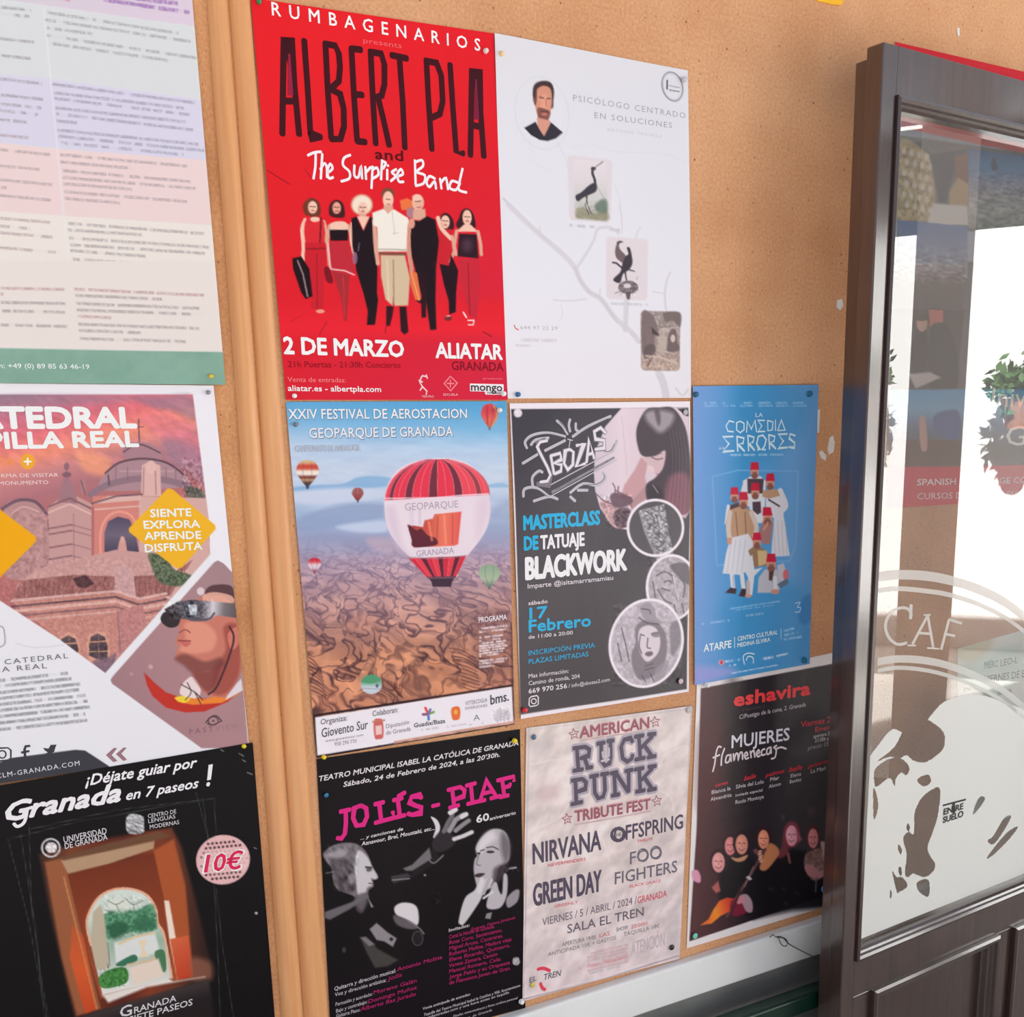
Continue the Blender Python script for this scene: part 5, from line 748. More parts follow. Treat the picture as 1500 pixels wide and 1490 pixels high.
# ================================================================ blue comedy poster
def comedy_poster():
    s = sheet('theatre_poster', 'tall blue theatre poster with a pile of men in red hats', [(1012, 566), (1196, 564), (1183, 972), (1015, 1003)], (92, 150, 206), .0034, matl=M_SATIN, wave=(.0022, 20, 8), step=1.2)
    s.grad([(1000, 550), (1210, 550), (1200, 1010), (1000, 1010)], (1012, 780), (1192, 780), [(120, 156, 212), (98, 152, 208), (64, 144, 198), (84, 152, 206), (104, 158, 210), (96, 150, 204)])
    s.fr('U'); s.blob([(250, 40), (560, 60), (540, 300), (300, 420), (240, 300)], (62, 140, 192), .5, 10); s.blob([(200, 1050), (560, 1000), (580, 1350), (300, 1420), (180, 1300)], (60, 140, 196), .55, 12); s.blob([(560, 1060), (600, 1040), (608, 1140), (570, 1180), (540, 1150)], (54, 112, 176), .5, 3); s.blob([(40, 1380), (250, 1400), (60, 1460)], (158, 156, 214), .8, 6)
    s.line([(130, 480), (250, 450), (540, 455), (530, 800), (500, 880), (150, 900), (130, 480)], 6, (128, 178, 222), a=.7)
    Wt = (206, 226, 242)
    s.t('LA', 335, 198, 370, 197, 20, Wt, .5)
    T = 'title_lettering'; U = (200, 222, 238)
    s.strokes([[(232, 222), (210, 216), (195, 240), (203, 265), (230, 268)], [(262, 218), (245, 225), (245, 260), (262, 272), (280, 258), (280, 228), (262, 218)], [(292, 270), (296, 218), (315, 255), (332, 214), (340, 268)], [(378, 214), (346, 214), (365, 240), (346, 267), (380, 266)], [(392, 214), (394, 264), (415, 258), (418, 222), (392, 214)], [(430, 212), (430, 262)], [(440, 262), (458, 212), (476, 260), (440, 262)]], 7, U, T)
    s.strokes([[(228, 290), (180, 292), (208, 325), (180, 362), (232, 358)], [(246, 290), (250, 360)], [(246, 290), (280, 298), (274, 324), (250, 326), (282, 360)], [(298, 285), (302, 358)], [(298, 285), (328, 294), (322, 318), (302, 322), (330, 356)], [(345, 354), (355, 354), (340, 325), (348, 290), (370, 284), (386, 305), (378, 335), (366, 352), (382, 352)], [(398, 282), (402, 350)], [(398, 282), (428, 290), (422, 314), (402, 318), (432, 348)], [(486, 278), (444, 280), (468, 312), (444, 346), (488, 342)], [(524, 286), (500, 278), (496, 300), (522, 320), (520, 344), (494, 340)]], 9, U, T)
    s.t('de las', 160, 352, 188, 350, 14, U, .5, .3)
    for i, x in enumerate((92, 178, 262, 350, 428, 512)): s.scrib(x, 132, x+58, 130, 10, (150, 192, 228), .8, i+2); s.scrib(x, 146, x+66, 144, 8, (150, 192, 228), .8, i+12)
    s.scrib(200, 378, 470, 376, 9, (176, 206, 232), .8, 4)
    red = (196, 40, 66); skn = (206, 146, 124); wh = (216, 214, 222); vest = (82, 66, 76); tan = (186, 146, 118)
    def head(x, y, r=18, t=0): s.ell(x, y, r, r*1.35, skn); s.poly([(x-r*1.1, y-r*.7), (x-r*.85+t, y-r*2.5), (x+r*.85+t, y-r*2.5), (x+r*1.1, y-r*.7)], red); s.ell(x, y+r*.7, r*.8, r*.7, (120, 72, 66), .8); s.line([(x-r*.5, y-2), (x+r*.5, y-2)], 3, (90, 56, 56))
    sh = lambda q, c, **k: s.poly(q, c, soft=.8, **k)
    # back row
    sh([(275, 500), (310, 480), (360, 478), (385, 500), (380, 620), (280, 620)], wh); sh([(295, 490), (375, 490), (370, 560), (298, 560)], vest); head(331, 462, 20); s.line([(285, 505), (270, 560)], 16, wh)
    sh([(385, 550), (455, 540), (480, 600), (470, 660), (500, 855), (410, 860), (425, 680), (385, 640)], wh); head(406, 515, 20); sh([(370, 545), (440, 540), (455, 570), (400, 585), (368, 575)], tan); s.line([(455, 545), (482, 620), (440, 655)], 22, wh, curve=True); sh([(390, 600), (470, 600), (460, 660), (400, 650)], wh); s.line([(400, 590), (450, 620)], 8, vest)
    for x in (430, 450, 470, 488): s.line([(x-8, 690), (x, 850)], 3, (176, 176, 190), a=.8)
    sh([(200, 620), (260, 600), (280, 720), (195, 740)], vest); head(234, 578, 19); s.line([(205, 620), (195, 700)], 16, wh)
    sh([(300, 600), (375, 595), (385, 700), (320, 700)], wh); sh([(320, 600), (360, 598), (362, 650), (345, 660), (322, 640)], vest); head(334, 560, 20)
    # front left man in the wide skirt
    sh([(205, 640), (260, 620), (320, 640), (350, 740), (330, 790), (250, 780), (200, 800), (192, 700)], tan); s.line([(212, 650), (205, 730), (215, 790)], 22, (206, 190, 180), curve=True); s.line([(315, 650), (340, 720), (330, 760)], 22, (206, 190, 180), curve=True); head(277, 605, 21); s.line([(240, 650), (250, 770)], 5, (140, 100, 84)); s.line([(285, 650), (290, 770)], 5, (140, 100, 84))
    sh([(215, 770), (300, 750), (330, 800), (290, 930), (260, 945), (178, 938), (195, 840)], wh)
    for x in (200, 222, 245, 268): s.line([(x+18, 780), (x, 935)], 3, (176, 176, 190), a=.8)
    s.line([(222, 940), (228, 1010)], 20, wh); s.line([(270, 945), (278, 1010)], 20, wh); s.line([(228, 950), (230, 1000)], 4, (150, 150, 166)); sh([(190, 1030), (215, 1005), (245, 1010), (240, 1035)], (66, 46, 56)); sh([(255, 1045), (270, 1010), (292, 1012), (290, 1050)], (66, 46, 56)); sh([(200, 770), (222, 768), (220, 800), (205, 800)], skn)
    # kneeling and lying men
    sh([(370, 690), (420, 700), (405, 800), (370, 800), (355, 740)], (166, 120, 116)); head(393, 680, 22, -3); s.line([(375, 730), (395, 700)], 10, skn)
    sh([(300, 830), (340, 800), (385, 830), (395, 900), (330, 910)], (150, 118, 90)); sh([(345, 830), (390, 830), (395, 890), (350, 905)], (206, 176, 130)); head(342, 795, 20)
    sh([(280, 880), (320, 850), (330, 920), (370, 910), (330, 950), (320, 1040), (290, 1045), (300, 960), (280, 920)], wh); s.line([(300, 980), (300, 1040)], 18, (196, 176, 176)); s.ell(300, 1045, 16, 8, skn)
    sh([(350, 960), (380, 920), (440, 920), (460, 1000), (440, 1030), (345, 1030)], (188, 186, 196)); head(411, 900, 22); sh([(400, 930), (425, 925), (415, 975), (400, 970)], (86, 60, 60)); s.line([(430, 960), (432, 1020)], 18, wh); s.ell(430, 1025, 20, 12, skn); sh([(440, 900), (470, 890), (495, 960), (470, 1000), (445, 960)], (196, 190, 200)); s.ell(482, 945, 14, 26, (206, 110, 120)); sh([(440, 990), (490, 960), (495, 985), (455, 1010)], (96, 110, 130))
    s.region('picture', [(178, 520), (290, 430), (330, 400), (420, 450), (490, 560), (505, 860), (510, 1000), (440, 1050), (240, 1060), (170, 1030)], 'photograph of a pile of men in red hats and white skirts')
    s.scrib(210, 1106, 455, 1070, 7, (150, 192, 228), .9, 6); s.scrib(240, 1112, 430, 1088, 5, (150, 192, 228), .8, 7); s.t('18 FEB 19:00 H', 290, 1144, 372, 1134, 12, (170, 206, 234), 1); s.scrib(80, 1178, 210, 1160, 10, (160, 196, 230), .8, 9); s.strokes([[(525, 1080), (548, 1076), (535, 1098), (550, 1100), (545, 1120), (525, 1122)]], 5, (170, 206, 234), 'logo', curve=True)
    s.t('ATARFE', 90, 1310, 220, 1288, 36, (226, 236, 244), 3.5, part='venue_lettering'); s.strokes([[(236, 1240), (236, 1290)]], 4, (206, 224, 240), 'divider'); s.t('CENTRO CULTURAL', 250, 1258, 440, 1226, 21, (222, 234, 244), 2.4); s.t('MEDINA ELVIRA', 250, 1288, 405, 1260, 20, (222, 234, 244), 2.4); s.strokes([[(457, 1200), (457, 1250)]], 4, (170, 206, 234), 'divider')
    for i in range(3): s.scrib(470, 1212+i*20, 520+i*18, 1202+i*20-4, 10, (170, 206, 234), .8, i+20)
    s.ell(175, 1360, 13, 13, (226, 170, 180)); s.ell(175, 1360, 7, 10, (206, 60, 80)); s.scrib(192, 1356, 262, 1346, 10, (206, 222, 240), .9, 1); s.scrib(210, 1376, 245, 1370, 8, (206, 222, 240), .9, 2); s.strokes([[(282, 1362), (278, 1330), (300, 1316), (330, 1320)], [(292, 1350), (300, 1332), (322, 1336), (326, 1354)]], 6, (196, 220, 240), 'logo', curve=True); s.scrib(280, 1368, 330, 1360, 6, (196, 220, 240), .9, 3); s.scrib(355, 1346, 422, 1334, 12, (206, 222, 240), .9, 4); s.scrib(435, 1330, 490, 1318, 9, (206, 222, 240), .9, 5); s.scrib(220, 1412, 442, 1372, 6, (206, 222, 240), .9, 6)
# ================================================================ black theatre poster
def songs_poster():
    s = sheet('songs_poster', 'black theatre poster with magenta title and two singers in black and white', [(463, 1112), (761, 1068), (769, 1476), (486, 1552)], (18, 12, 18), .0009, matl=M_SATIN, wave=(.0007, 9, 7), step=1.25)
    s.fr('J1'); P = (216, 38, 128); Wt = (222, 214, 218)
    s.t('TEATRO MUNICIPAL ISABEL LA CATÓLICA DE GRANADA', 120, 372, 1405, 138, 34, Wt, 3, .2, part='heading_lettering'); s.t("Sábado, 24 de Febrero de 2024, a las 20'30h.", 275, 408, 1285, 212, 32, Wt, 3, .2, part='heading_lettering')
    T = 'title_lettering'
    s.strokes([[(255, 568), (318, 554)], [(290, 562), (292, 640), (285, 710), (262, 742), (236, 738)], [(388, 528), (345, 545), (338, 610), (360, 658), (405, 652), (428, 600), (422, 545), (388, 528)], [(478, 520), (535, 506)], [(506, 514), (520, 628)], [(480, 640), (598, 608), (594, 570)], [(598, 494), (655, 480)], [(626, 488), (640, 598)], [(610, 606), (672, 590)], [(630, 468), (672, 444)], [(778, 480), (770, 462), (715, 472), (702, 510), (740, 528), (778, 540), (775, 576), (720, 588), (692, 580)]], 29, P, T)
    s.strokes([[(850, 532), (892, 522)]], 26, P, T)
    s.strokes([[(950, 428), (1030, 408), (1058, 430), (1052, 468), (990, 492)], [(978, 424), (990, 530)], [(960, 542), (1020, 526)], [(1068, 400), (1128, 384)], [(1098, 392), (1108, 502)], [(1076, 518), (1150, 500)], [(1158, 498), (1198, 366), (1262, 470)], [(1172, 452), (1238, 436)], [(1142, 502), (1190, 492)], [(1226, 482), (1288, 466)], [(1270, 366), (1378, 340), (1376, 368)], [(1300, 360), (1314, 464)], [(1306, 412), (1350, 402), (1352, 388)], [(1286, 474), (1340, 462)]], 27, P, T)
    s.t('... y canciones de', 385, 750, 660, 688, 22, Wt, 2.4, .2); s.t('Aznavour, Brel, Moustaki, etc...', 392, 788, 862, 684, 26, Wt, 2.6, .2); s.t('60', 1135, 640, 1215, 622, 50, Wt, 4, part='date_lettering'); s.t('aniversario', 1220, 624, 1388, 584, 18, Wt, 2, .1)
    # photograph
    pic = [(125, 790), (330, 760), (760, 700), (860, 560), (1120, 540), (1200, 660), (1440, 660), (1440, 1280), (760, 1400), (640, 1600), (170, 1660), (140, 1200)]
    s.grad(pic, (200, 1000), (1400, 1000), [(16, 12, 16), (22, 16, 20), (16, 10, 14), (20, 14, 18)], soft=8); s.region('picture', pic, 'black and white photograph of a man gesturing and a woman in profile')
    # man
    s.blob([(145, 840), (200, 790), (290, 768), (370, 780), (430, 840), (460, 920), (498, 985), (490, 1005), (465, 1010), (470, 1050), (440, 1075), (430, 1120), (400, 1200), (370, 1180), (350, 1120), (260, 1080), (215, 1040), (200, 940), (165, 890)], (116, 108, 114), soft=1.2)
    s.blob([(370, 820), (430, 860), (465, 930), (496, 985), (480, 1005), (455, 1000), (465, 1040), (430, 1060), (415, 1110), (385, 1150), (360, 1060), (350, 940)], (202, 196, 200), .95, 1.5); s.blob([(200, 860), (300, 880), (350, 1000), (340, 1080), (270, 1080), (220, 1010)], (74, 66, 72), .9, 3); s.noise([(150, 780), (380, 780), (360, 1080), (200, 1080)], (50, 50, 50), 4, 10, 4, rot=-.5); s.blob([(160, 850), (260, 810), (300, 830), (250, 870)], (166, 158, 164), .8, 3)
    s.line([(420, 925), (455, 930)], 10, (56, 46, 54)); s.blob([(425, 930), (458, 925), (455, 950), (430, 955)], (70, 60, 68), .8, 1.5); s.line([(440, 1030), (468, 1034)], 7, (90, 70, 76)); s.line([(165, 965), (215, 955)], 5, (150, 140, 146)); s.ell(330, 1000, 22, 34, (150, 140, 146), .8, 2)
    s.blob([(350, 1120), (420, 1090), (440, 1130), (400, 1220), (360, 1200)], (90, 82, 88), .8, 2)
    # raised hand
    s.poly([(590, 1000), (700, 985), (830, 830), (860, 800), (900, 870), (840, 920), (700, 1010), (600, 1040), (580, 1020)], (30, 26, 30), soft=1.5); s.poly([(660, 935), (720, 910), (800, 830), (830, 800), (845, 870), (800, 900), (720, 950), (680, 950)], (112, 106, 110), soft=1.2); s.poly([(580, 985), (690, 965), (712, 985), (600, 1030)], (62, 58, 62), soft=1.2); s.line([(590, 1010), (700, 1000)], 7, (140, 134, 138)); s.line([(820, 870), (860, 900), (920, 850)], 9, (120, 114, 118), curve=True)
    s.blob([(840, 600), (880, 620), (900, 670), (880, 730), (855, 735), (870, 680), (860, 640)], (216, 208, 212)); s.blob([(860, 740), (920, 680), (960, 700), (1000, 740), (980, 790), (900, 830), (850, 800)], (46, 40, 46), .95, 1.5)
    for q, w, c in (([(925, 695), (950, 640), (975, 600), (985, 560)], 28, (110, 104, 110)), ([(965, 575), (1000, 555)], 30, (220, 212, 216)), ([(960, 690), (1000, 620), (1050, 590)], 32, (150, 144, 150)), ([(1040, 600), (1068, 585)], 30, (216, 208, 212)), ([(1000, 690), (1050, 650), (1085, 625)], 28, (140, 134, 140)), ([(990, 745), (1050, 725), (1105, 700)], 26, (210, 202, 206))): s.line(q, w, c, soft=1)
    s.ell(802, 978, 8, 6, (150, 144, 150))
    # woman
    s.blob([(1130, 800), (1170, 730), (1240, 680), (1310, 690), (1345, 750), (1350, 850), (1330, 900), (1280, 930), (1260, 1000), (1230, 1060), (1150, 1070), (1118, 960), (1122, 880), (1140, 850)], (182, 174, 180), soft=1.2); s.blob([(1140, 790), (1190, 710), (1240, 690), (1260, 740), (1200, 790), (1150, 850)], (222, 214, 218), .8, 4); s.blob([(1300, 700), (1350, 760), (1352, 850), (1320, 900), (1290, 800)], (96, 88, 94), .8, 4); s.blob([(1255, 930), (1330, 900), (1330, 960), (1240, 1050), (1240, 980)], (70, 60, 66), .8, 3)
    s.line([(1160, 822), (1185, 812)], 7, (70, 58, 64)); s.line([(1200, 800), (1240, 795), (1275, 812)], 8, (84, 72, 78), curve=True); s.ell(1225, 828, 26, 9, (64, 54, 60)); s.ell(1150, 838, 11, 8, (64, 54, 60)); s.line([(1150, 850), (1135, 905), (1160, 915)], 6, (110, 100, 106), curve=True); s.blob([(1125, 975), (1155, 965), (1190, 968), (1160, 990), (1130, 990)], (62, 44, 52)); s.line([(1350, 935), (1390, 930)], 12, (150, 144, 150)); s.noise([(1310, 910), (1420, 910), (1420, 960), (1310, 960)], (60, 60, 60), 3, 3, 3)
    s.fr('J2'); s.blob([(1020, 340), (1060, 200), (1120, 150), (1150, 100), (1215, 70), (1240, 90), (1180, 170), (1150, 230), (1060, 360), (1030, 370)], (200, 194, 198), soft=1.1); s.line([(1170, 80), (1150, 160)], 26, (214, 206, 210), soft=1); s.line([(1215, 80), (1180, 170)], 22, (176, 168, 174), soft=1); s.blob([(1200, 230), (1240, 110), (1265, 100), (1280, 150), (1300, 170), (1310, 50), (1335, 60), (1330, 180), (1290, 260), (1215, 270)], (186, 178, 184), soft=1.1); s.line([(1180, 200), (1240, 160)], 14, (210, 202, 206)); s.blob([(1330, 200), (1380, 150), (1412, 150), (1400, 220), (1350, 260), (1330, 250)], (150, 142, 148), soft=1.2); s.poly([(1200, 300), (1235, 290), (1225, 335), (1190, 330)], (140, 132, 138))
    # man's collar, second hand and microphone
    s.poly([(155, 290), (330, 225), (420, 170), (440, 190), (320, 270), (190, 340), (155, 330)], (104, 98, 104), soft=1.5); s.poly([(430, 190), (470, 255), (455, 262)], (140, 134, 138)); s.blob([(605, 260), (650, 230), (720, 235), (755, 270), (762, 350), (740, 380), (700, 350), (620, 310)], (214, 206, 210), soft=1.2); s.blob([(600, 310), (690, 340), (760, 390), (700, 400), (620, 370)], (96, 88, 94), soft=1.5); s.poly([(445, 400), (490, 360), (560, 420), (620, 460), (595, 515), (540, 480), (490, 470)], (140, 132, 138), soft=1.1); s.ell(585, 465, 12, 12, (40, 34, 40)); s.poly([(385, 455), (420, 450), (500, 530), (630, 600), (560, 640), (480, 650), (430, 560)], (66, 62, 60), soft=1.5); s.poly([(385, 455), (420, 450), (480, 500), (440, 510)], (120, 114, 118), soft=1.5)
    s.ell(755, 460, 34, 46, (34, 30, 34)); s.ell(755, 460, 34, 46, (110, 104, 110), .8, ring=5); s.line([(690, 345), (760, 390), (795, 430)], 9, (120, 114, 118), curve=True); s.ell(280, 535, 12, 18, (66, 60, 64)); s.ell(252, 150, 10, 8, (70, 66, 70)); s.noise([(860, 170), (900, 170), (900, 240), (850, 240)], (50, 50, 50), 3, 3, 3)
    M = (166, 34, 98)
    s.t('Quitarra y dirección musical:', 218, 798, 614, 678, 26, (196, 188, 194), 1.6, .1); s.t('Antonio Molina', 622, 672, 912, 590, 26, M, 2, .1); s.t('Voz y dirección artística:', 222, 835, 552, 738, 24, (190, 182, 188), 1.6, .1); s.t('Jolís', 560, 735, 652, 704, 26, M, 2, .1)
    s.t('Percusión y acordeón:', 225, 898, 462, 828, 24, (180, 172, 178), 1.6, .1); s.t('Moreno Galán', 470, 822, 748, 742, 26, M, 2, .1); s.t('Bajo y contrabajo:', 228, 940, 430, 878, 24, (180, 172, 178), 1.6, .1); s.t('Domingo Muñoz', 436, 880, 750, 785, 26, M, 2, .1); s.t('Guitarra Piano:', 230, 972, 384, 930, 24, (180, 172, 178), 1.6, .1); s.t('Alberto Bas Jurado', 386, 930, 744, 828, 26, M, 2, .1)
    s.t('Invitados:', 955, 418, 1090, 382, 22, (206, 198, 204), 2, .1)
    for i, (x1, tx) in enumerate(((1250, 'Coral la Noche de Granada,'), (1300, 'Rosa Coro, Sentimiento,'), (1305, 'Miguel Arcos, Contreras,'), (1360, 'Roberto Molina, Madera vieja'), (1350, 'Elena Ricardo, Quintero,'), (1270, 'Vanesa Zamora, Cantón'), (1290, 'Manuel Romero, Celia'), (1350, 'Jorge Pablo y su Orquesta'), (1355, 'de Flamenco Joven de Gran.'))): s.t(tx, 958, 462+i*37, x1, 462+i*37-(x1-958)*.245, 25, M, 2.0, .1)
    s.t('Sonora, Fátima Jiménez', 1100, 410, 1385, 332, 20, M, 1.6, .1)
    s.t('Venta anticipada de entradas:', 788, 922, 1095, 826, 18, (196, 188, 194), 1.8, .1); s.t('Taquilla del Teatro Municipal Isabel la Católica y 958. Ayuntamiento', 795, 962, 1418, 770, 18, (190, 182, 188), 1.8, .1); s.t('redentradas.com y una hora antes en taquilla', 812, 980, 1345, 815, 17, (190, 182, 188), 1.6, .1); s.t('Diseño: www.musica.es y fotos: archivo personal', 985, 970, 1400, 850, 16, (180, 172, 178), 1.6, .1); s.t('Ayto. de Granada', 1040, 990, 1235, 928, 16, (170, 162, 168), 1.6, .1)
    s.ell(1392, 608, 24, 27, (170, 162, 168)); s.noise([(1365, 580), (1420, 580), (1420, 640), (1365, 640)], (90, 90, 90), 2, 2, 5)
# ================================================================ rock tribute poster
def rock_poster():
    s = sheet('tribute_fest_poster', 'pale crumpled-paper rock festival poster in a clear sleeve with dark block lettering', [(770, 1066), (1013, 1033), (994, 1404), (764, 1466)], (218, 202, 202), .0016, matl=M_GLOSS, wave=(.0012, 14, 9), step=1.4)
    s.fr('K1'); q = [(110, 190), (1415, 20), (1320, 2000), (70, 2330)]; s.grad(q, (300, 100), (1000, 1900), [(214, 200, 196), (224, 208, 206), (220, 204, 202), (222, 204, 206)], soft=.1); s.noise(q, (22, 22, 22), 26, 16, 3, rot=-.5, o=5); s.noise(q, (18, 16, 16), 9, 22, 13, rot=.6, o=3)
    for p in ([(1140, 500), (1200, 400), (1350, 330)], [(1150, 680), (1240, 740), (1260, 850)], [(1160, 40), (1240, 140), (1300, 120)], [(140, 480), (330, 440)], [(150, 1000), (360, 900), (430, 800)], [(700, 1060), (760, 1240)], [(1080, 1460), (1250, 1300), (1350, 1280)]): s.line(p, 9, (240, 226, 222), a=.7, soft=1.5, curve=True)
    s.blob([(150, 320), (300, 280), (300, 360), (180, 430)], (196, 184, 184), .6, 5); s.blob([(200, 680), (350, 640), (340, 740), (210, 760)], (206, 178, 178), .6, 5); s.blob([(1180, 60), (1330, 60), (1290, 170), (1200, 180)], (202, 190, 188), .5, 5)
    R2 = (150, 84, 98); K = (84, 74, 92); H = (172, 160, 172)
    s.t('AMERICAN', 522, 274, 1066, 192, 96, (206, 150, 156), 5.5, part='heading_lettering'); s.t('AMERICAN', 524, 272, 1064, 192, 88, R2, 2.2, part='heading_lettering', lift=2); s.line([(530, 292), (860, 240), (1060, 206)], 5, (170, 110, 120)); s.line([(485, 950), (760, 905), (1080, 845)], 5, (170, 110, 120))
    s.t('TRIBUTE FEST', 484, 928, 1076, 826, 92, (206, 150, 156), 5.5, part='heading_lettering'); s.t('TRIBUTE FEST', 486, 926, 1074, 826, 84, R2, 2.2, part='heading_lettering', lift=2)
    for cx, cy in ((478, 240), (1115, 145), (425, 905), (1128, 765)):
        pts = []
        for i in range(11): a = math.pi*i/5-math.pi/2-.15; r = 44 if i % 2 == 0 else 20; pts.append((cx+r*.9*math.cos(a), cy+r*math.sin(a)))
        s.strokes([pts], 8, (160, 104, 114), 'star_mark'); s.strokes([[(cx-12, cy+6), (cx+12, cy-4)]], 10, (176, 130, 136), 'star_mark')
    # block letters with slab serifs, halo first
    def slab(L, w, part):
        s.strokes(L, w+42, (196, 184, 192), part, lift=1); s.strokes(L, w+30, H, part, lift=1.6); s.strokes(L, w, K, part, lift=2.2)
    slab([[(475, 352), (565, 340)], [(500, 350), (512, 520)], [(475, 528), (545, 516)], [(565, 340), (598, 360), (592, 410), (530, 430)], [(560, 430), (585, 500)], [(575, 506), (618, 498)],
          [(660, 316), (715, 306)], [(690, 312), (690, 450), (720, 488), (755, 470), (765, 420), (762, 290)], [(740, 296), (785, 290)],
          [(935, 300), (920, 272), (870, 284), (846, 340), (858, 430), (895, 456), (930, 432), (935, 405)],
          [(955, 262), (1020, 250)], [(985, 256), (996, 430)], [(958, 440), (1030, 426)], [(1090, 258), (1000, 350)], [(1060, 244), (1115, 238)], [(1030, 330), (1085, 410)], [(1055, 424), (1115, 412)]], 34, 'title_lettering')
    slab([[(462, 605), (540, 592)], [(488, 600), (496, 780)], [(460, 790), (540, 772)], [(545, 592), (572, 620), (566, 670), (505, 692)],
          [(605, 574), (665, 562)], [(635, 568), (640, 700), (668, 744), (705, 730), (720, 680), (715, 560)], [(690, 556), (745, 548)],
          [(765, 548), (815, 538)], [(792, 545), (800, 715)], [(775, 722), (830, 712)], [(805, 545), (900, 690)], [(905, 530), (905, 690)], [(880, 530), (935, 520)],
          [(955, 518), (1020, 506)], [(988, 512), (996, 682)], [(965, 692), (1030, 680)], [(1092, 508), (1005, 600)], [(1062, 498), (1118, 490)], [(1035, 590), (1088, 668)], [(1058, 680), (1118, 668)]], 34, 'title_lettering')
    s.strokes([[(718, 330), (722, 400)], [(700, 380), (705, 420), (730, 425), (748, 410), (750, 350)], [(690, 452), (752, 438)]], 18, (196, 184, 190), 'hand_mark', lift=3)
    s.t('NIRVANA', 160, 1260, 690, 1145, 165, K, 2.2, part='band_lettering'); s.t('OFFSPRING', 790, 1088, 1332, 978, 118, K, 2.0, part='band_lettering'); s.strokes([[(825+52*math.cos(a), 1028+48*math.sin(a)) for a in np.linspace(0, 6.4, 16)]], 26, K, 'band_lettering'); s.t('THE', 790, 1048, 848, 1036, 26, K, 1.5); s.t('NEVERMINDERS', 275, 1282, 570, 1232, 26, (214, 90, 100), 1.4); s.t('TRIBUTE', 975, 1092, 1095, 1072, 22, (214, 90, 100), 1.2)
    s.t('FOO', 918, 1262, 1165, 1210, 100, (112, 104, 116), 1.0, part='band_lettering'); s.strokes([[(1020+42*math.cos(a), 1190+50*math.sin(a)) for a in np.linspace(0, 6.4, 16)], [(1122+42*math.cos(a), 1170+50*math.sin(a)) for a in np.linspace(0, 6.4, 16)]], 10, (112, 104, 116), 'band_lettering')
    s.fr('K2'); s.t('FIGHTERS', 800, 240, 1288, 142, 96, (112, 104, 116), 1.2, part='band_lettering'); s.t('BLACK GRACE', 915, 268, 1160, 222, 24, (220, 110, 118), 1.2); s.t('GREEN DAY', 164, 410, 692, 290, 175, K, 2.6, part='band_lettering'); s.t('GREENLY', 325, 425, 512, 388, 24, (220, 110, 118), 1.2)
    s.t('VIERNES / 5 / ABRIL / 2024 /', 230, 566, 972, 390, 62, (122, 112, 122), .4); s.t('GRANADA', 978, 392, 1208, 336, 56, (214, 90, 104), 1); s.t('SALA EL TREN', 428, 626, 1026, 485, 72, (110, 102, 114), 1.2, part='venue_lettering')
    s.t('APERTURA 19:00', 385, 728, 652, 668, 34, (140, 130, 136), .5); s.t('LAS', 680, 660, 762, 640, 34, (220, 120, 126), .8); s.t('SHOW', 812, 612, 905, 590, 32, (130, 120, 128), .8); s.t('20:00H', 930, 590, 1052, 560, 32, (220, 130, 134), .8); s.t('ANTICIPADA 15€ + GASTOS', 275, 805, 810, 672, 32, (140, 130, 136), .5); s.t('TAQUILLA 18€', 870, 650, 1150, 578, 32, (150, 140, 144), .5)
    for i in range(6): s.scrib(585, 790+i*26, 905, 715+i*26, 18, (206, 160, 164), .6, i)
    s.t('ATENCIÓN', 930, 800, 1190, 720, 110, (202, 186, 190), 1); s.scrib(520, 900, 900, 810, 16, (214, 140, 146), .8, 9); s.scrib(600, 940, 850, 880, 16, (190, 184, 190), .8, 10)
    s.strokes([[(195, 905), (240, 898), (290, 918)], [(215, 1015), (230, 1050), (252, 1066)]], 26, (222, 70, 90), 'logo', curve=True); s.t('EL', 128, 1010, 185, 992, 40, (110, 104, 112), 2, .1); s.t('TREN', 245, 990, 380, 955, 48, (104, 98, 106), 2, .2, part='venue_lettering')
    # clear sleeve edges
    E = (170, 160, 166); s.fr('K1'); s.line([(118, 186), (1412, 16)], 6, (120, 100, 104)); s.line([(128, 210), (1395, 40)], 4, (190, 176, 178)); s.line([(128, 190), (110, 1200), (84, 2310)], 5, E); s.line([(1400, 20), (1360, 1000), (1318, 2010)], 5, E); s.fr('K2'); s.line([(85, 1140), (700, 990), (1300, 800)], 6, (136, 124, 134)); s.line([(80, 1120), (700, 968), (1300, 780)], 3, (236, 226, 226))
    s.poly([(1225, 480), (1310, 470), (1302, 790), (1210, 800)], (200, 188, 192), .5, 2)
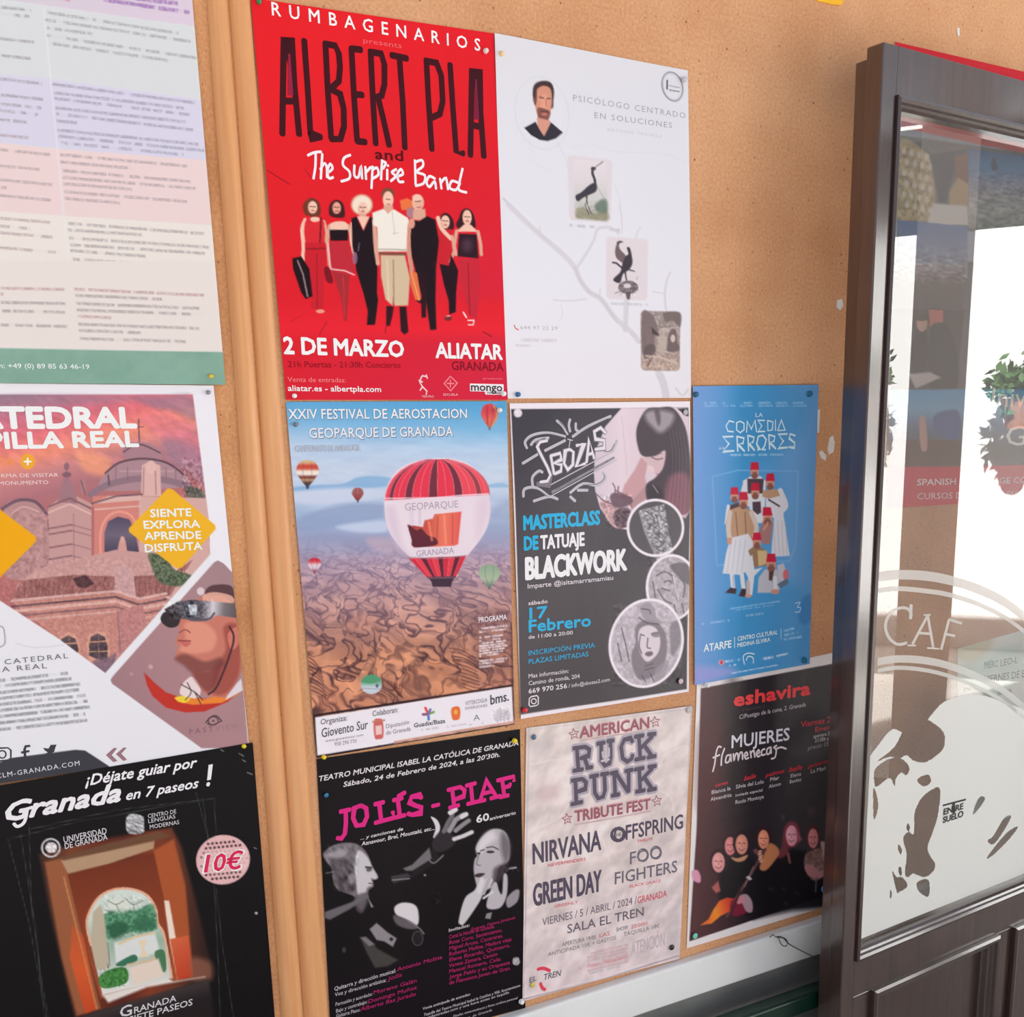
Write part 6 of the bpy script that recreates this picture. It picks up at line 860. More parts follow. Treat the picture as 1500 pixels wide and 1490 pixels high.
# ================================================================ women singers poster
def singers_poster():
    s = sheet('singers_poster', 'dark white-edged poster of women singers, lowest beside the door', [(1020, 1000), (1268, 945), (1266, 1311), (1005, 1389)], (232, 224, 224), .0010, matl=M_GLOSS, wave=(.0008, 14, 9), step=1.25)
    s.fr('E1'); q = [(160, 300), (1660, 20), (1660, 2060), (55, 2600), (120, 1600)]; D = (50, 40, 46); s.grad(q, (100, 900), (1360, 900), [(88, 52, 54), (66, 38, 44), (34, 26, 34), (50, 46, 50), (62, 58, 62), (66, 62, 66)], soft=.8); s.region('printed_panel', q, 'dark printed panel inside the white margin')  # greyer right side holds the reflected sky sheen in the ink colour
    s.blob([(150, 700), (350, 600), (400, 1000), (250, 1400), (130, 1300)], (84, 40, 44), .5, 12); s.blob([(400, 300), (500, 260), (560, 700), (480, 1490), (380, 1400)], (28, 20, 26), .6, 12)
    T = (232, 66, 70)
    s.t('eshavira', 462, 462, 1150, 352, 122, T, 5.2, part='title_lettering'); s.strokes([[(500, 388), (520, 384)]], 8, T, 'title_lettering')
    s.t('C/Postigo de la cuna, 2. Granada', 510, 580, 1112, 462, 40, (196, 184, 188), .8, .1); s.t('MUJERES', 440, 842, 964, 768, 118, (222, 216, 226), 2.0, part='heading_lettering'); s.scrib(540, 500, 740, 462, 10, (110, 90, 96), .7, 2)
    s.strokes([[(345, 835), (320, 830), (300, 880), (285, 990), (268, 1055)], [(270, 930), (330, 905)], [(375, 845), (350, 920), (345, 1000)], [(430, 905), (395, 915), (385, 970), (415, 965), (432, 905), (435, 965)], [(455, 895), (462, 955), (475, 900), (495, 895), (500, 950), (515, 890), (535, 885), (540, 945)], [(560, 915), (585, 905), (575, 880), (555, 905), (570, 940), (595, 930)], [(610, 870), (618, 930)], [(615, 890), (640, 865), (652, 925)], [(668, 895), (692, 885), (685, 860), (665, 890), (680, 920), (700, 910)], [(742, 850), (715, 865), (715, 905), (745, 900)], [(795, 835), (765, 850), (760, 895), (785, 890), (798, 840), (800, 890)], [(850, 820), (825, 835), (845, 860), (835, 925), (800, 940)], [(845, 850), (890, 835), (935, 850)]], 17, (226, 212, 216), 'script_lettering', curve=True)
    s.t('Viernes 26', 1068, 655, 1370, 600, 56, (206, 70, 80), 2.5); s.t('Enero', 1198, 695, 1370, 665, 44, (206, 70, 80), 2.5); s.t('apertura 20:30h', 1182, 752, 1400, 708, 34, (206, 196, 202), 1.6); s.t('21:30h concierto', 1196, 790, 1440, 745, 34, (206, 196, 202), 1.6); s.t('precio 15€', 1130, 862, 1352, 812, 42, (150, 144, 150), .8, .2)
    for tx, a, tx2 in (('cante', (290, 1195, 405, 1168, 32), ()), ('baile', (552, 1140, 660, 1112, 44), ()), ('palmas', (745, 1108, 920, 1062, 36), ()), ('baile', (960, 1062, 1082, 1032, 46), ()), ('guitarra', (1130, 1025, 1320, 972, 34), ())): s.t(tx, *a, (216, 52, 66), 2, .3)
    for tx, a in (('Blanca la', (258, 1262, 430, 1222, 36)), ('Almendrita', (248, 1325, 440, 1282, 36)), ('Silvia del Lolo', (478, 1212, 732, 1162, 36)), ('invitada especial', (475, 1285, 720, 1235, 28)), ('Rocío Montoya', (475, 1352, 732, 1298, 36)), ('Pilar', (790, 1145, 872, 1125, 34)), ('Alonso', (778, 1208, 888, 1180, 34)), ('Elena', (975, 1112, 1070, 1090, 34)), ('Benítez', (968, 1165, 1072, 1140, 34)), ('La Mari', (1158, 1072, 1292, 1040, 38))): s.t(tx, *a, (206, 196, 202), 1.2)
    # group photograph
    s.fr('E2'); pic = [(95, 560), (250, 380), (480, 190), (760, 190), (1000, 160), (1600, 120), (1600, 820), (1330, 900), (700, 1080), (60, 1240)]; s.region('picture', pic, 'photograph of six women, one holding a guitar')
    s.poly([(330, 640), (400, 470), (600, 450), (700, 560), (1000, 400), (1120, 420), (1340, 640), (1700, 600), (1700, 900), (1000, 960), (640, 1040), (330, 860)], (20, 16, 22), .9, 4)
    def face(x, y, rx, ry, c, hair, rot=0, hx=None, smile=True):
        s.ell(x+(hx or 0), y-ry*.12, rx*1.45, ry*1.28, hair, .95, 1.2, rot); s.ell(x, y, rx, ry, c, 1, 1, rot); s.ell(x-rx*.25, y-ry*.1, rx*.55, ry*.6, tuple(min(255, q+22) for q in c), .6, 2)
        s.line([(x-rx*.55, y-ry*.12), (x-rx*.15, y-ry*.14)], 6, (80, 36, 44)); s.line([(x+rx*.2, y-ry*.14), (x+rx*.6, y-ry*.1)], 6, (80, 36, 44)); s.line([(x+rx*.03, y), (x, y+ry*.22)], 5, (160, 84, 84))
        if smile: s.line([(x-rx*.4, y+ry*.42), (x, y+ry*.55), (x+rx*.4, y+ry*.42)], 8, (110, 30, 44), curve=True); s.line([(x-rx*.28, y+ry*.45), (x+rx*.28, y+ry*.45)], 4, (246, 216, 216))
    face(1188, 300, 46, 90, (226, 140, 140), (96, 48, 52)); face(992, 275, 54, 95, (240, 158, 172), (132, 56, 70)); s.blob([(910, 280), (940, 300), (960, 420), (900, 480), (860, 460), (900, 380)], (130, 56, 66), .9, 2); s.poly([(1030, 200), (1060, 260), (1090, 310), (1050, 340), (1040, 280)], (170, 84, 110), soft=1.5)
    face(735, 310, 50, 88, (222, 140, 110), (56, 26, 34)); face(322, 520, 58, 92, (220, 150, 146), (46, 24, 36), hx=10); face(430, 370, 50, 84, (216, 130, 130), (52, 26, 36)); face(535, 355, 56, 92, (216, 140, 120), (40, 20, 28))
    s.blob([(440, 470), (500, 480), (590, 450), (560, 500), (500, 515), (455, 495)], (206, 150, 110), soft=1.2); s.blob([(780, 350), (850, 370), (880, 430), (840, 500), (760, 590), (700, 580), (720, 500)], (196, 124, 84), soft=1.3); s.poly([(260, 750), (320, 690), (340, 780), (300, 800)], (176, 96, 90), soft=1.2)
    s.blob([(1120, 450), (1200, 400), (1260, 400), (1300, 500), (1330, 600), (1270, 660), (1180, 680), (1110, 560)], (150, 112, 108), soft=1.4); s.blob([(1260, 330), (1320, 350), (1345, 430), (1300, 520), (1270, 420)], (206, 166, 156), soft=1.2); s.noise([(1110, 400), (1330, 400), (1330, 680), (1110, 680)], (50, 44, 44), 3, 3, 5); s.blob([(1110, 560), (1180, 540), (1240, 600), (1330, 570), (1330, 620), (1240, 660), (1150, 640)], (200, 136, 144), soft=1); s.line([(1218, 660), (1212, 790)], 12, (110, 104, 110)); s.line([(960, 440), (975, 520)], 22, (150, 90, 84), soft=1.2)
    s.line([(750, 400), (680, 520), (600, 660), (510, 800), (400, 1010)], 26, (96, 62, 66)); s.line([(640, 560), (560, 740)], 8, (150, 110, 110))
    for i in range(5): s.ell(700+i*4-(i % 2)*6, 420+i*22, 22, 11, (216, 150, 130), rot=-.4)
    s.blob([(640, 410), (670, 395), (690, 430), (660, 440)], (120, 70, 76)); s.poly([(570, 655), (600, 640), (630, 670), (610, 685)], (196, 190, 196))
    s.grad([(155, 1095), (230, 1040), (270, 960), (330, 870), (400, 840), (470, 850), (500, 900), (440, 960), (340, 1010), (260, 1080)], (200, 1000), (480, 900), [(226, 110, 40), (240, 140, 44), (222, 84, 44), (190, 50, 44)], curve=False, soft=1); s.blob([(440, 870), (560, 850), (600, 940), (540, 1000), (440, 1000)], (126, 22, 50), soft=1.6); s.blob([(510, 830), (580, 810), (630, 880), (630, 970), (580, 970), (540, 900)], (172, 140, 150), soft=1.2); s.blob([(480, 840), (540, 830), (560, 870), (500, 900)], (206, 130, 140)); s.line([(520, 760), (500, 830), (430, 1000)], 22, (70, 34, 46))
    s.blob([(80, 600), (130, 590), (160, 650), (150, 705), (90, 680)], (216, 150, 176), soft=1.2)
    for x, y in ((800, 760), (920, 760), (1040, 800), (940, 890)): s.blob([(x-25, y), (x, y-16), (x+28, y+10), (x, y+20)], (60, 60, 64), .6, 2)
    s.blob([(900, 90), (925, 90), (920, 130), (905, 130)], (110, 84, 90), .6, 2); s.blob([(1140, 30), (1200, 20), (1190, 90), (1150, 80)], (104, 80, 86), .4, 3)
# ================================================================ university course poster behind the door glass
def course_poster():
    tr = to_px(1.70, 0, .540); br = to_px(1.70, 0, -.145)
    s = sheet('language_course_poster', 'tall red-topped language course poster behind the door glass', [(1310, 62), tr, br, (1298, 745)], (150, 160, 180), .0020, matl=M_SATIN, wave=(.0006, 6, 5), step=2.0)
    s.fr('D1'); s.poly([(400, 180), (1700, 420), (1700, 1000), (400, 720)], (206, 36, 48)); s.region('header_band', [(300, 150), (1800, 400), (1800, 960), (1176, 880), (300, 720)], 'red header band')
    s.poly([(440, 780), (850, 850), (840, 1500), (1800, 1700), (1800, 3000), (440, 3000)], (92, 92, 96)); s.poly([(440, 775), (1176, 880), (1800, 970), (1800, 1400), (440, 1300)], (96, 98, 100))
    # market stall with white bells, dark hat
    s.blob([(450, 830), (560, 840), (640, 960), (650, 1240), (520, 1270), (440, 1240)], (168, 150, 112), soft=1.6); s.noise([(440, 830), (650, 860), (650, 1260), (440, 1260)], (66, 64, 56), 4, 5, 6)
    for i in range(6):
        for j in range(4): s.ell(480+j*44+(i % 2)*18, 870+i*62+j*10, 13, 19, (216, 206, 190), .85, 1)
    s.poly([(630, 890), (845, 860), (760, 1020), (720, 1165), (680, 1160)], (34, 48, 64), soft=1.4); s.poly([(770, 900), (848, 880), (848, 1055), (780, 1040)], (120, 76, 60), soft=1.2); s.poly([(740, 1100), (790, 1020), (850, 1060), (845, 1200), (740, 1190)], (176, 146, 104), soft=1.4); s.poly([(650, 1170), (845, 1185), (850, 1295), (610, 1290)], (206, 202, 198), soft=1.4)
    s.region('picture', [(440, 780), (850, 850), (845, 1300), (440, 1280)], 'photograph of a market stall with pale bells')
    # city under a blue sky
    s.grad([(850, 855), (1800, 990), (1800, 1400), (850, 1310)], (900, 870), (880, 1290), [(44, 96, 156), (70, 128, 180), (120, 130, 160), (156, 156, 160), (170, 172, 168), (140, 146, 140)]); s.noise([(850, 970), (1800, 1080), (1800, 1400), (850, 1300)], (50, 50, 48), 6, 3, 9); s.blob([(980, 940), (995, 900), (1010, 940), (1015, 975), (985, 980)], (40, 64, 96)); s.region('picture', [(850, 855), (1800, 990), (1800, 1400), (850, 1300)], 'photograph of a city under a blue sky')
    s.grad([(445, 1265), (845, 1300), (845, 1600), (445, 1600)], (600, 1270), (600, 1600), [(84, 116, 170), (120, 136, 168), (150, 146, 156)]); s.noise([(445, 1400), (845, 1420), (845, 1600), (445, 1600)], (30, 30, 30), 6, 4, 10)
    s.fr('D2'); s.grad([(380, 90), (790, 110), (770, 345), (380, 340)], (580, 100), (580, 340), [(150, 146, 156), (96, 84, 84), (84, 74, 76)]); s.noise([(380, 40), (790, 60), (790, 200), (380, 200)], (66, 66, 64), 6, 3, 11)
    s.poly([(380, 340), (790, 350), (740, 780), (380, 790)], (70, 60, 62)); s.blob([(520, 470), (560, 440), (580, 480), (590, 600), (560, 720), (500, 680), (500, 560)], (40, 34, 38)); s.ell(555, 425, 30, 44, (186, 140, 120)); s.ell(550, 392, 40, 20, (70, 50, 40)); s.poly([(592, 350), (670, 352), (668, 440), (596, 440)], (196, 100, 90)); s.blob([(600, 470), (640, 420), (700, 440), (740, 560), (745, 780), (600, 780)], (44, 42, 48)); s.poly([(480, 700), (600, 690), (660, 720), (520, 780)], (190, 180, 180), soft=1.4); s.region('picture', [(380, 340), (800, 350), (770, 780), (380, 790)], 'photograph of people with papers')
    s.grad([(380, 785), (1800, 780), (1800, 1220), (360, 1220)], (700, 785), (700, 1200), [(84, 156, 206), (110, 168, 206), (96, 116, 150), (90, 80, 84), (104, 88, 86)]); s.poly([(380, 1060), (750, 1060), (750, 1200), (370, 1200)], (104, 78, 74)); s.blob([(540, 950), (570, 940), (585, 1100), (550, 1110)], (190, 150, 140)); s.blob([(620, 930), (750, 900), (750, 1050), (640, 1030)], (70, 96, 150)); s.region('picture', [(380, 787), (1800, 780), (1800, 1190), (360, 1208)], 'photograph of a hill town under a pale blue sky')
    s.poly([(360, 1208), (750, 1205), (1800, 1180), (1800, 1500), (350, 1500)], (214, 52, 76)); s.region('footer_band', [(340, 1208), (750, 1205), (1800, 1180), (1800, 1500), (340, 1500)], 'red footer band')
    s.t('University of', 862, 880, 1560, 880, 108, (236, 244, 248), .5, part='title_lettering'); s.t('Granada', 1010, 1090, 1560, 1085, 108, (236, 244, 248), .5, part='title_lettering')
    s.t('SPANISH LANGUAGE COURSES', 528, 1308, 1260, 1290, 34, (250, 226, 232), 2.4); s.t('CURSOS DE LENGUA ESPAÑOLA', 528, 1384, 1240, 1366, 34, (250, 206, 216), .8)
def notice_poster():
    s = sheet('event_notice', 'white event notice with small dark print behind the lower door glass', [(1402, 950), (1560, 905), (1560, 1160), (1400, 1230)], (222, 226, 224), .0012, matl=M_MATTE, wave=(.0006, 6, 5), step=2.0)
    s.fr('D3'); s.poly([(850, 880), (1150, 800), (1176, 960), (1000, 1120), (820, 1000)], (176, 214, 206), .7, 6); s.blob([(760, 850), (860, 800), (980, 730), (990, 800), (880, 900)], (206, 190, 140), .6, 5)
    s.t('MIÉRC', 942, 938, 1020, 928, 40, (70, 140, 130), 4); s.t('LEO-L', 1036, 926, 1135, 905, 40, (90, 96, 96), 2.4); s.t('VIERNES DE B', 942, 1022, 1176, 985, 42, (60, 64, 66), 2.8); s.t('EN', 825, 1074, 860, 1064, 24, (90, 96, 96), 2); s.t('CO', 905, 1128, 942, 1118, 30, (90, 96, 96), 2)
    for i, (x, y, a, b) in enumerate(((850, 1020, 990, 1110), (1020, 1080, 1120, 1060), (850, 1282, 1070, 1245), (840, 1320, 1020, 1282))): s.scrib(x, y, a, b, 22, (120, 126, 126), .8, i)
# ================================================================ setting
def struct(name, mb, m, parent=None, base=(0, 0, 0)):
    o = mesh_obj(name, mb.v, mb.f, m, parent, base=base)
    if parent is None: o['kind'] = 'structure'
    return o
M_CORK = mat_cork('cork_sheet', al3(198, 144, 104), al3(212, 160, 120), al3(138, 92, 62))
M_CORK2 = mat_cork('coarse_cork', al3(186, 128, 86), al3(212, 154, 108), al3(120, 74, 48))
M_PINE = mat_wood('varnished_pine', al3(206, 142, 92), al3(222, 164, 112), .38, .4, (90, 90, 4))
M_DOOR = mat_wood('dark_varnished_wood', (.030, .013, .011), (.058, .027, .022), .30, .6, (80, 80, 5), .08)
M_DOOR.node_tree.nodes['Principled BSDF'].inputs['Coat Weight'].default_value = 1.0; M_DOOR.node_tree.nodes['Principled BSDF'].inputs['Coat IOR'].default_value = 1.72; M_DOOR.node_tree.nodes['Principled BSDF'].inputs['Coat Roughness'].default_value = .13
M_WHITE = mat_plaster('white_paint', (.86, .86, .85), (.92, .92, .91), .5, 9)
M_GREY = mat_plaster('grey_wall_paint', (.19, .185, .18), (.27, .265, .255), .7, 7)
M_GREEN = mat('dark_green_enamel', (.004, .028, .018), .3, .5)
M_STEEL = mat('dull_steel', (.32, .31, .30), .38, .5, 1.0)
BZ0, BZ1, BXR, BXL = -0.8385, 0.95, 2.35, -0.75
m = MB(); m.box(-4.0, 7.0, .0141, .30, -1.5, 3.0); struct('wall_back', m, mat_plaster('pale_wall_plaster', (.66, .65, .62), (.74, .73, .70), .8, 3))
WY = -.016
zt, zb = at_wall(1100, 1381, WY)[2], at_wall(1100, 1433, WY)[2]
m = MB(); m.box(-1.2, 2.4, WY, .0141, zb, zt); bevel(struct('trim_1', m, M_WHITE), .004, 3)
m = MB(); m.box(-1.2, 2.4, -.002, .014, -1.5, zb); struct('wall_lower', m, M_GREY)
m = MB(); m.box(-9, 12, -14, .3, -1.56, -1.5); struct('floor', m, mat_plaster('street_paving', (.29, .27, .25), (.39, .365, .34), .8, 2.5))

# cork notice board with its centre moulding
cb = empty('cork_board', (.35, 0, BZ0)); tag(cb, 'brown cork notice board with a ribbed pine centre strip, full of posters', 'notice board')
def strip(y): 
    k = (0.4414-y)/(0.4414+.7537); return k
mesh_obj('cork_panel', *box_vf(.17, BXR, 0, .014, BZ0, BZ1), M_CORK, cb, base=(.7, 0, 0))
mesh_obj('cork_panel', *box_vf(BXL, .1699, 0, .014, BZ0, BZ1), M_CORK2, cb, base=(0, 0, 0))['label'] = 'coarser darker cork left of the strip'
def rib(xa_t, xa_b, xb_t, xb_b, hgt, flat):
    zs = np.linspace(BZ1, BZ0, 14); vs = []; fs = []; n = 11
    for z in zs:
        k = (.44-z)/1.19; xa = xa_t+(xa_b-xa_t)*k; xb = xb_t+(xb_b-xb_t)*k
        for j in range(n):
            a = j/(n-1); y = -hgt*(math.sin(math.pi*a)**flat) if 0 < j < n-1 else 0.0
            vs.append((xa+(xb-xa)*a, y-.0005, z))
    for i in range(len(zs)-1):
        for j in range(n-1): fs.append((i*n+j, (i+1)*n+j, (i+1)*n+j+1, i*n+j+1))
    return vs, fs
mesh_obj('rounded_rib', *rib(.1560, .1560, .1785, .1840, .008, .55), M_PINE, cb, smooth=True, base=(.17, 0, 0))
mesh_obj('rounded_rib', *rib(.1800, .1855, .2030, .2175, .0065, .45), M_PINE, cb, smooth=True, base=(.19, 0, 0))

# green rail in front of the lower wall
GY = -.07
za, zb2 = at_wall(1208, 1449, GY), at_wall(1208, 1474, GY)
m = MB(); m.box(-.8, 2.4, GY, GY+.03, zb2[2], za[2]); g = bevel(mesh_obj('bench_rail', m.v, m.f, M_GREEN, base=(.8, GY, za[2])), .004, 3)
tag(g, 'dark green painted rail running below the notice board', 'rail')
m = MB()
for x in (-.6, .45, 2.2): m.box(x, x+.04, GY+.001, GY+.029, -1.5, zb2[2])
mesh_obj('rail_post', m.v[:8], BOXF, M_GREEN, g, base=(-.58, GY, -1.5)); mesh_obj('rail_post', m.v[8:16], BOXF, M_GREEN, g, base=(.47, GY, -1.5)); mesh_obj('rail_post', m.v[16:], BOXF, M_GREEN, g, base=(2.22, GY, -1.5))

# wire hook under the board
def wp(x, y, Y): 
    q = at_wall(x, y, Y); return tuple(q)
hk = empty('wire_hook', at_wall(1130, 1378, WY)); tag(hk, 'thin metal wire hooked onto the white ledge under the board', 'wire')
f7 = lambda x, y: (980+x/5.357, 1330+y/5.357)
pts = [wp(*f7(x, y), WY-d) for x, y, d in ((790, 238, -.004), (800, 222, .004), (818, 212, .010), (838, 228, .012), (865, 225, .012), (885, 235, .013))]
mesh_obj('hook_eye', *tube_vf([Vector(p) for p in catmull(pts, False, 4)], .0011, 6), M_STEEL, hk, smooth=True, base=pts[0])
pts = [wp(*f7(x, y), WY-.012) for x, y in ((850, 240), (875, 228), (915, 245), (930, 275), (918, 300), (890, 295), (872, 270), (862, 245), (878, 232), (905, 245), (950, 290), (1100, 368), (1160, 402), (1240, 400), (1330, 380))]
mesh_obj('wire_loop', *tube_vf([Vector(p) for p in catmull(pts, False, 4)], .0009, 6), M_STEEL, hk, smooth=True, base=pts[0])

# scraps still stuck to the cork
M_SCRAP = mat('torn_white_paper', (.8, .79, .76), .7, .2)
def scrap(pts, label, m=M_SCRAP, name='paper_scrap', cat='paper scrap', depth=.0012):
    W = [at_wall(*p) for p in pts]; n = len(W); vs = [(w[0], 0.0003, w[2]) for w in W]+[(w[0], -depth*(1+.6*(i % 2)), w[2]) for i, w in enumerate(W)]
    fs = [tuple(range(n, 2*n))]+[(i, (i+1) % n, (i+1) % n+n, i+n) for i in range(n)]
    o = mesh_obj(name, vs, fs, m, base=vs[0]); tag(o, label, cat); return o
scrap([(1226, 440), (1232, 438), (1235, 447), (1230, 455), (1225, 450)], 'small torn white scrap beside the upper door edge')
scrap([(1215, 641), (1219, 638), (1222, 648), (1220, 662), (1214, 666), (1212, 658)], 'torn white paper scrap right of the blue poster, beside the door')
scrap([(1199, 662), (1203, 660), (1210, 668), (1208, 675), (1202, 671)], 'tiny torn scrap just right of the blue poster')
scrap([(1401, 42), (1404, 41), (1405, 52), (1402, 54)], 'tiny white chip on the bare cork above the door')
scrap([(1196, 600), (1200, 600), (1199, 634), (1196, 634)], 'narrow white paper strip at the right edge of the blue poster')
scrap([(1194, -14), (1236, -6), (1232, 8), (1218, 7), (1197, 2)], 'yellow paper corner at the top edge of the photo', mat('yellow_paper', al3(244, 176, 40), .6, .2), 'yellow_paper', 'paper')

# ================================================================ push pins
def pin(x, y, c, label, r=5.2, depth=.004, metal=False, style='ball'):
    W = at_wall(x, y, -depth); k = math.dist(at_wall(x, y), at_wall(x+1, y)); R = r*k*.62
    name = 'push_pin' if style == 'ball' else 'drawing_pin'
    root = empty(name, W); tag(root, label, 'pin')
    key = 'pin_%d_%d_%d' % c
    mm = bpy.data.materials.get(key) or mat(key, tuple(float(q) for q in alb(c)), .28, .5, .0)
    prof = [(.0, 0), (1.0, 0), (1.02, .12), (.95, .3), (.62, .5), (.6, .75), (.85, .95), (.9, 1.15), (.7, 1.35), (0, 1.42)] if style == 'ball' else [(0, 0), (1, 0), (1.05, .12), (.95, .3), (.6, .45), (0, .5)]
    vs = []; fs = []; n = 14
    for rr, h in prof:
        for i in range(n): a = 2*math.pi*i/n; vs.append((W[0]+rr*R*math.cos(a), W[1]-h*R, W[2]+rr*R*math.sin(a)))
    for j in range(len(prof)-1):
        for i in range(n): i2 = (i+1) % n; fs.append((j*n+i, j*n+i2, (j+1)*n+i2, (j+1)*n+i))
    mesh_obj('pin_head', vs, fs, mm, root, smooth=True, base=tuple(W))
    mesh_obj('pin_shaft', *tube_vf([(W[0], W[1]+.001, W[2]), (W[0], .006, W[2])], .0006, 6), M_STEEL, root, base=tuple(W))
    return root
YEL, WHT, BLU, SIL = (240, 206, 30), (238, 234, 236), (40, 104, 150), (186, 182, 184)
PINS = [(379, 3, (20, 140, 80), 'green push pin in the top left corner of the red poster'), (711, 75, (222, 206, 206), 'pale push pin in the top right corner of the red poster'),
 (734, 79, (226, 196, 140), 'cream push pin in the top left corner of the white poster'), (1001, 117, (196, 190, 196), 'silvery push pin in the top right corner of the white poster'),
 (431, 580, WHT, 'white push pin in the bottom left corner of the red poster'), (737, 577, WHT, 'white push pin in the bottom right corner of the red poster'),
 (758, 578, BLU, 'blue push pin in the bottom left corner of the white poster'), (1018, 578, (24, 96, 126), 'dark teal push pin in the top left corner of the blue poster'),
 (1184, 577, (26, 96, 128), 'dark teal push pin in the top right corner of the blue poster'), (1176, 967, (22, 104, 142), 'dark blue push pin in the bottom right corner of the blue poster'),
 (1035, 1003, WHT, 'white push pin just below the bottom left corner of the blue poster'), (309, 551, (226, 190, 44), 'yellow push pin on the green band of the text sheet'),
 (305, 575, (140, 136, 144), 'grey push pin in the top right corner of the cathedral poster'), (357, 1093, YEL, 'yellow push pin in the top right corner of the black walks poster'),
 (433, 622, (120, 124, 132), 'grey push pin at the upper left of the balloon poster'), (731, 601, (226, 222, 214), 'whitish push pin in the top right corner of the balloon poster'),
 (474, 1109, YEL, 'yellow push pin in the bottom left corner of the balloon poster'), (753, 1085, YEL, 'yellow push pin in the top right corner of the black theatre poster'),
 (756, 604, (232, 226, 232), 'white round pin in the top left corner of the tattoo poster'), (1004, 604, (180, 174, 180), 'grey pin in the top right corner of the tattoo poster'),
 (768, 1040, (216, 40, 60), 'red push pin in the bottom left corner of the tattoo poster'), (997, 998, (206, 186, 190), 'silver pin in the bottom right corner of the tattoo poster'),
 (782, 1080, (60, 96, 130), 'blue pin in the top left corner of the rock tribute poster'), (1009, 1040, (196, 190, 190), 'silver pin in the top right corner of the rock tribute poster'),
 (984, 1388, (36, 30, 34), 'black pin in the bottom right corner of the rock tribute poster'), (780, 1443, (206, 190, 90), 'dull yellow pin in the bottom left corner of the rock tribute poster'),
 (763, 1467, WHT, 'white push pin between the theatre and rock tribute posters at the bottom'), (478, 1165, (30, 116, 160), 'flat blue pin on the left side of the black theatre poster'),
 (1018, 1371, (116, 206, 190), 'mint green pin in the bottom left corner of the concert hall poster'), (1206, 1302, (80, 130, 190), 'light blue pin in the lower right of the women singers poster')]
PINS[28] = PINS[28][:3]+('mint green pin in the bottom left corner of the women singers poster',)
def all_pins():
    for x, y, c, lb in PINS: pin(x, y, c, lb, style='disc' if 'flat' in lb or ' pin in' in lb and 'push' not in lb else 'ball')

# ================================================================ glazed door leaf standing open against the board
DA = math.radians(3.9); DO = at_wall(1264, 740, -.13); DO[2] = 0
DS = np.array([math.cos(DA), math.sin(DA), 0]); DN = np.array([math.sin(DA), -math.cos(DA), 0]); DZ = np.array([0, 0, 1.])
def dw(s, z, n=0.0): return DO+DS*s+DZ*z+DN*n
def dpx(x, y, n=0.0):
    o = DO+DN*n; d = ray(x, y); t = ((o-CAM)@DN)/(d@DN); p = CAM+d*t-DO; return p@DS, p[2]
def dbox(s0, s1, z0, z1, n0, n1):
    v = [dw(a, c, b) for a, b, c in ((s0, n1, z0), (s1, n1, z0), (s1, n0, z0), (s0, n0, z0), (s0, n1, z1), (s1, n1, z1), (s1, n0, z1), (s0, n0, z1))]
    return v, list(BOXF)
def dring(s0, s1, z0, z1, prof):
    vs = []; fs = []; n = len(prof)
    for ins, h in prof:
        for a, b in ((s0+ins, z0+ins), (s1-ins, z0+ins), (s1-ins, z1-ins), (s0+ins, z1-ins)): vs.append(dw(a, b, h))
    for i in range(n-1):
        for k in range(4): k2 = (k+1) % 4; fs.append((i*4+k, i*4+k2, (i+1)*4+k2, (i+1)*4+k))
    return vs, fs
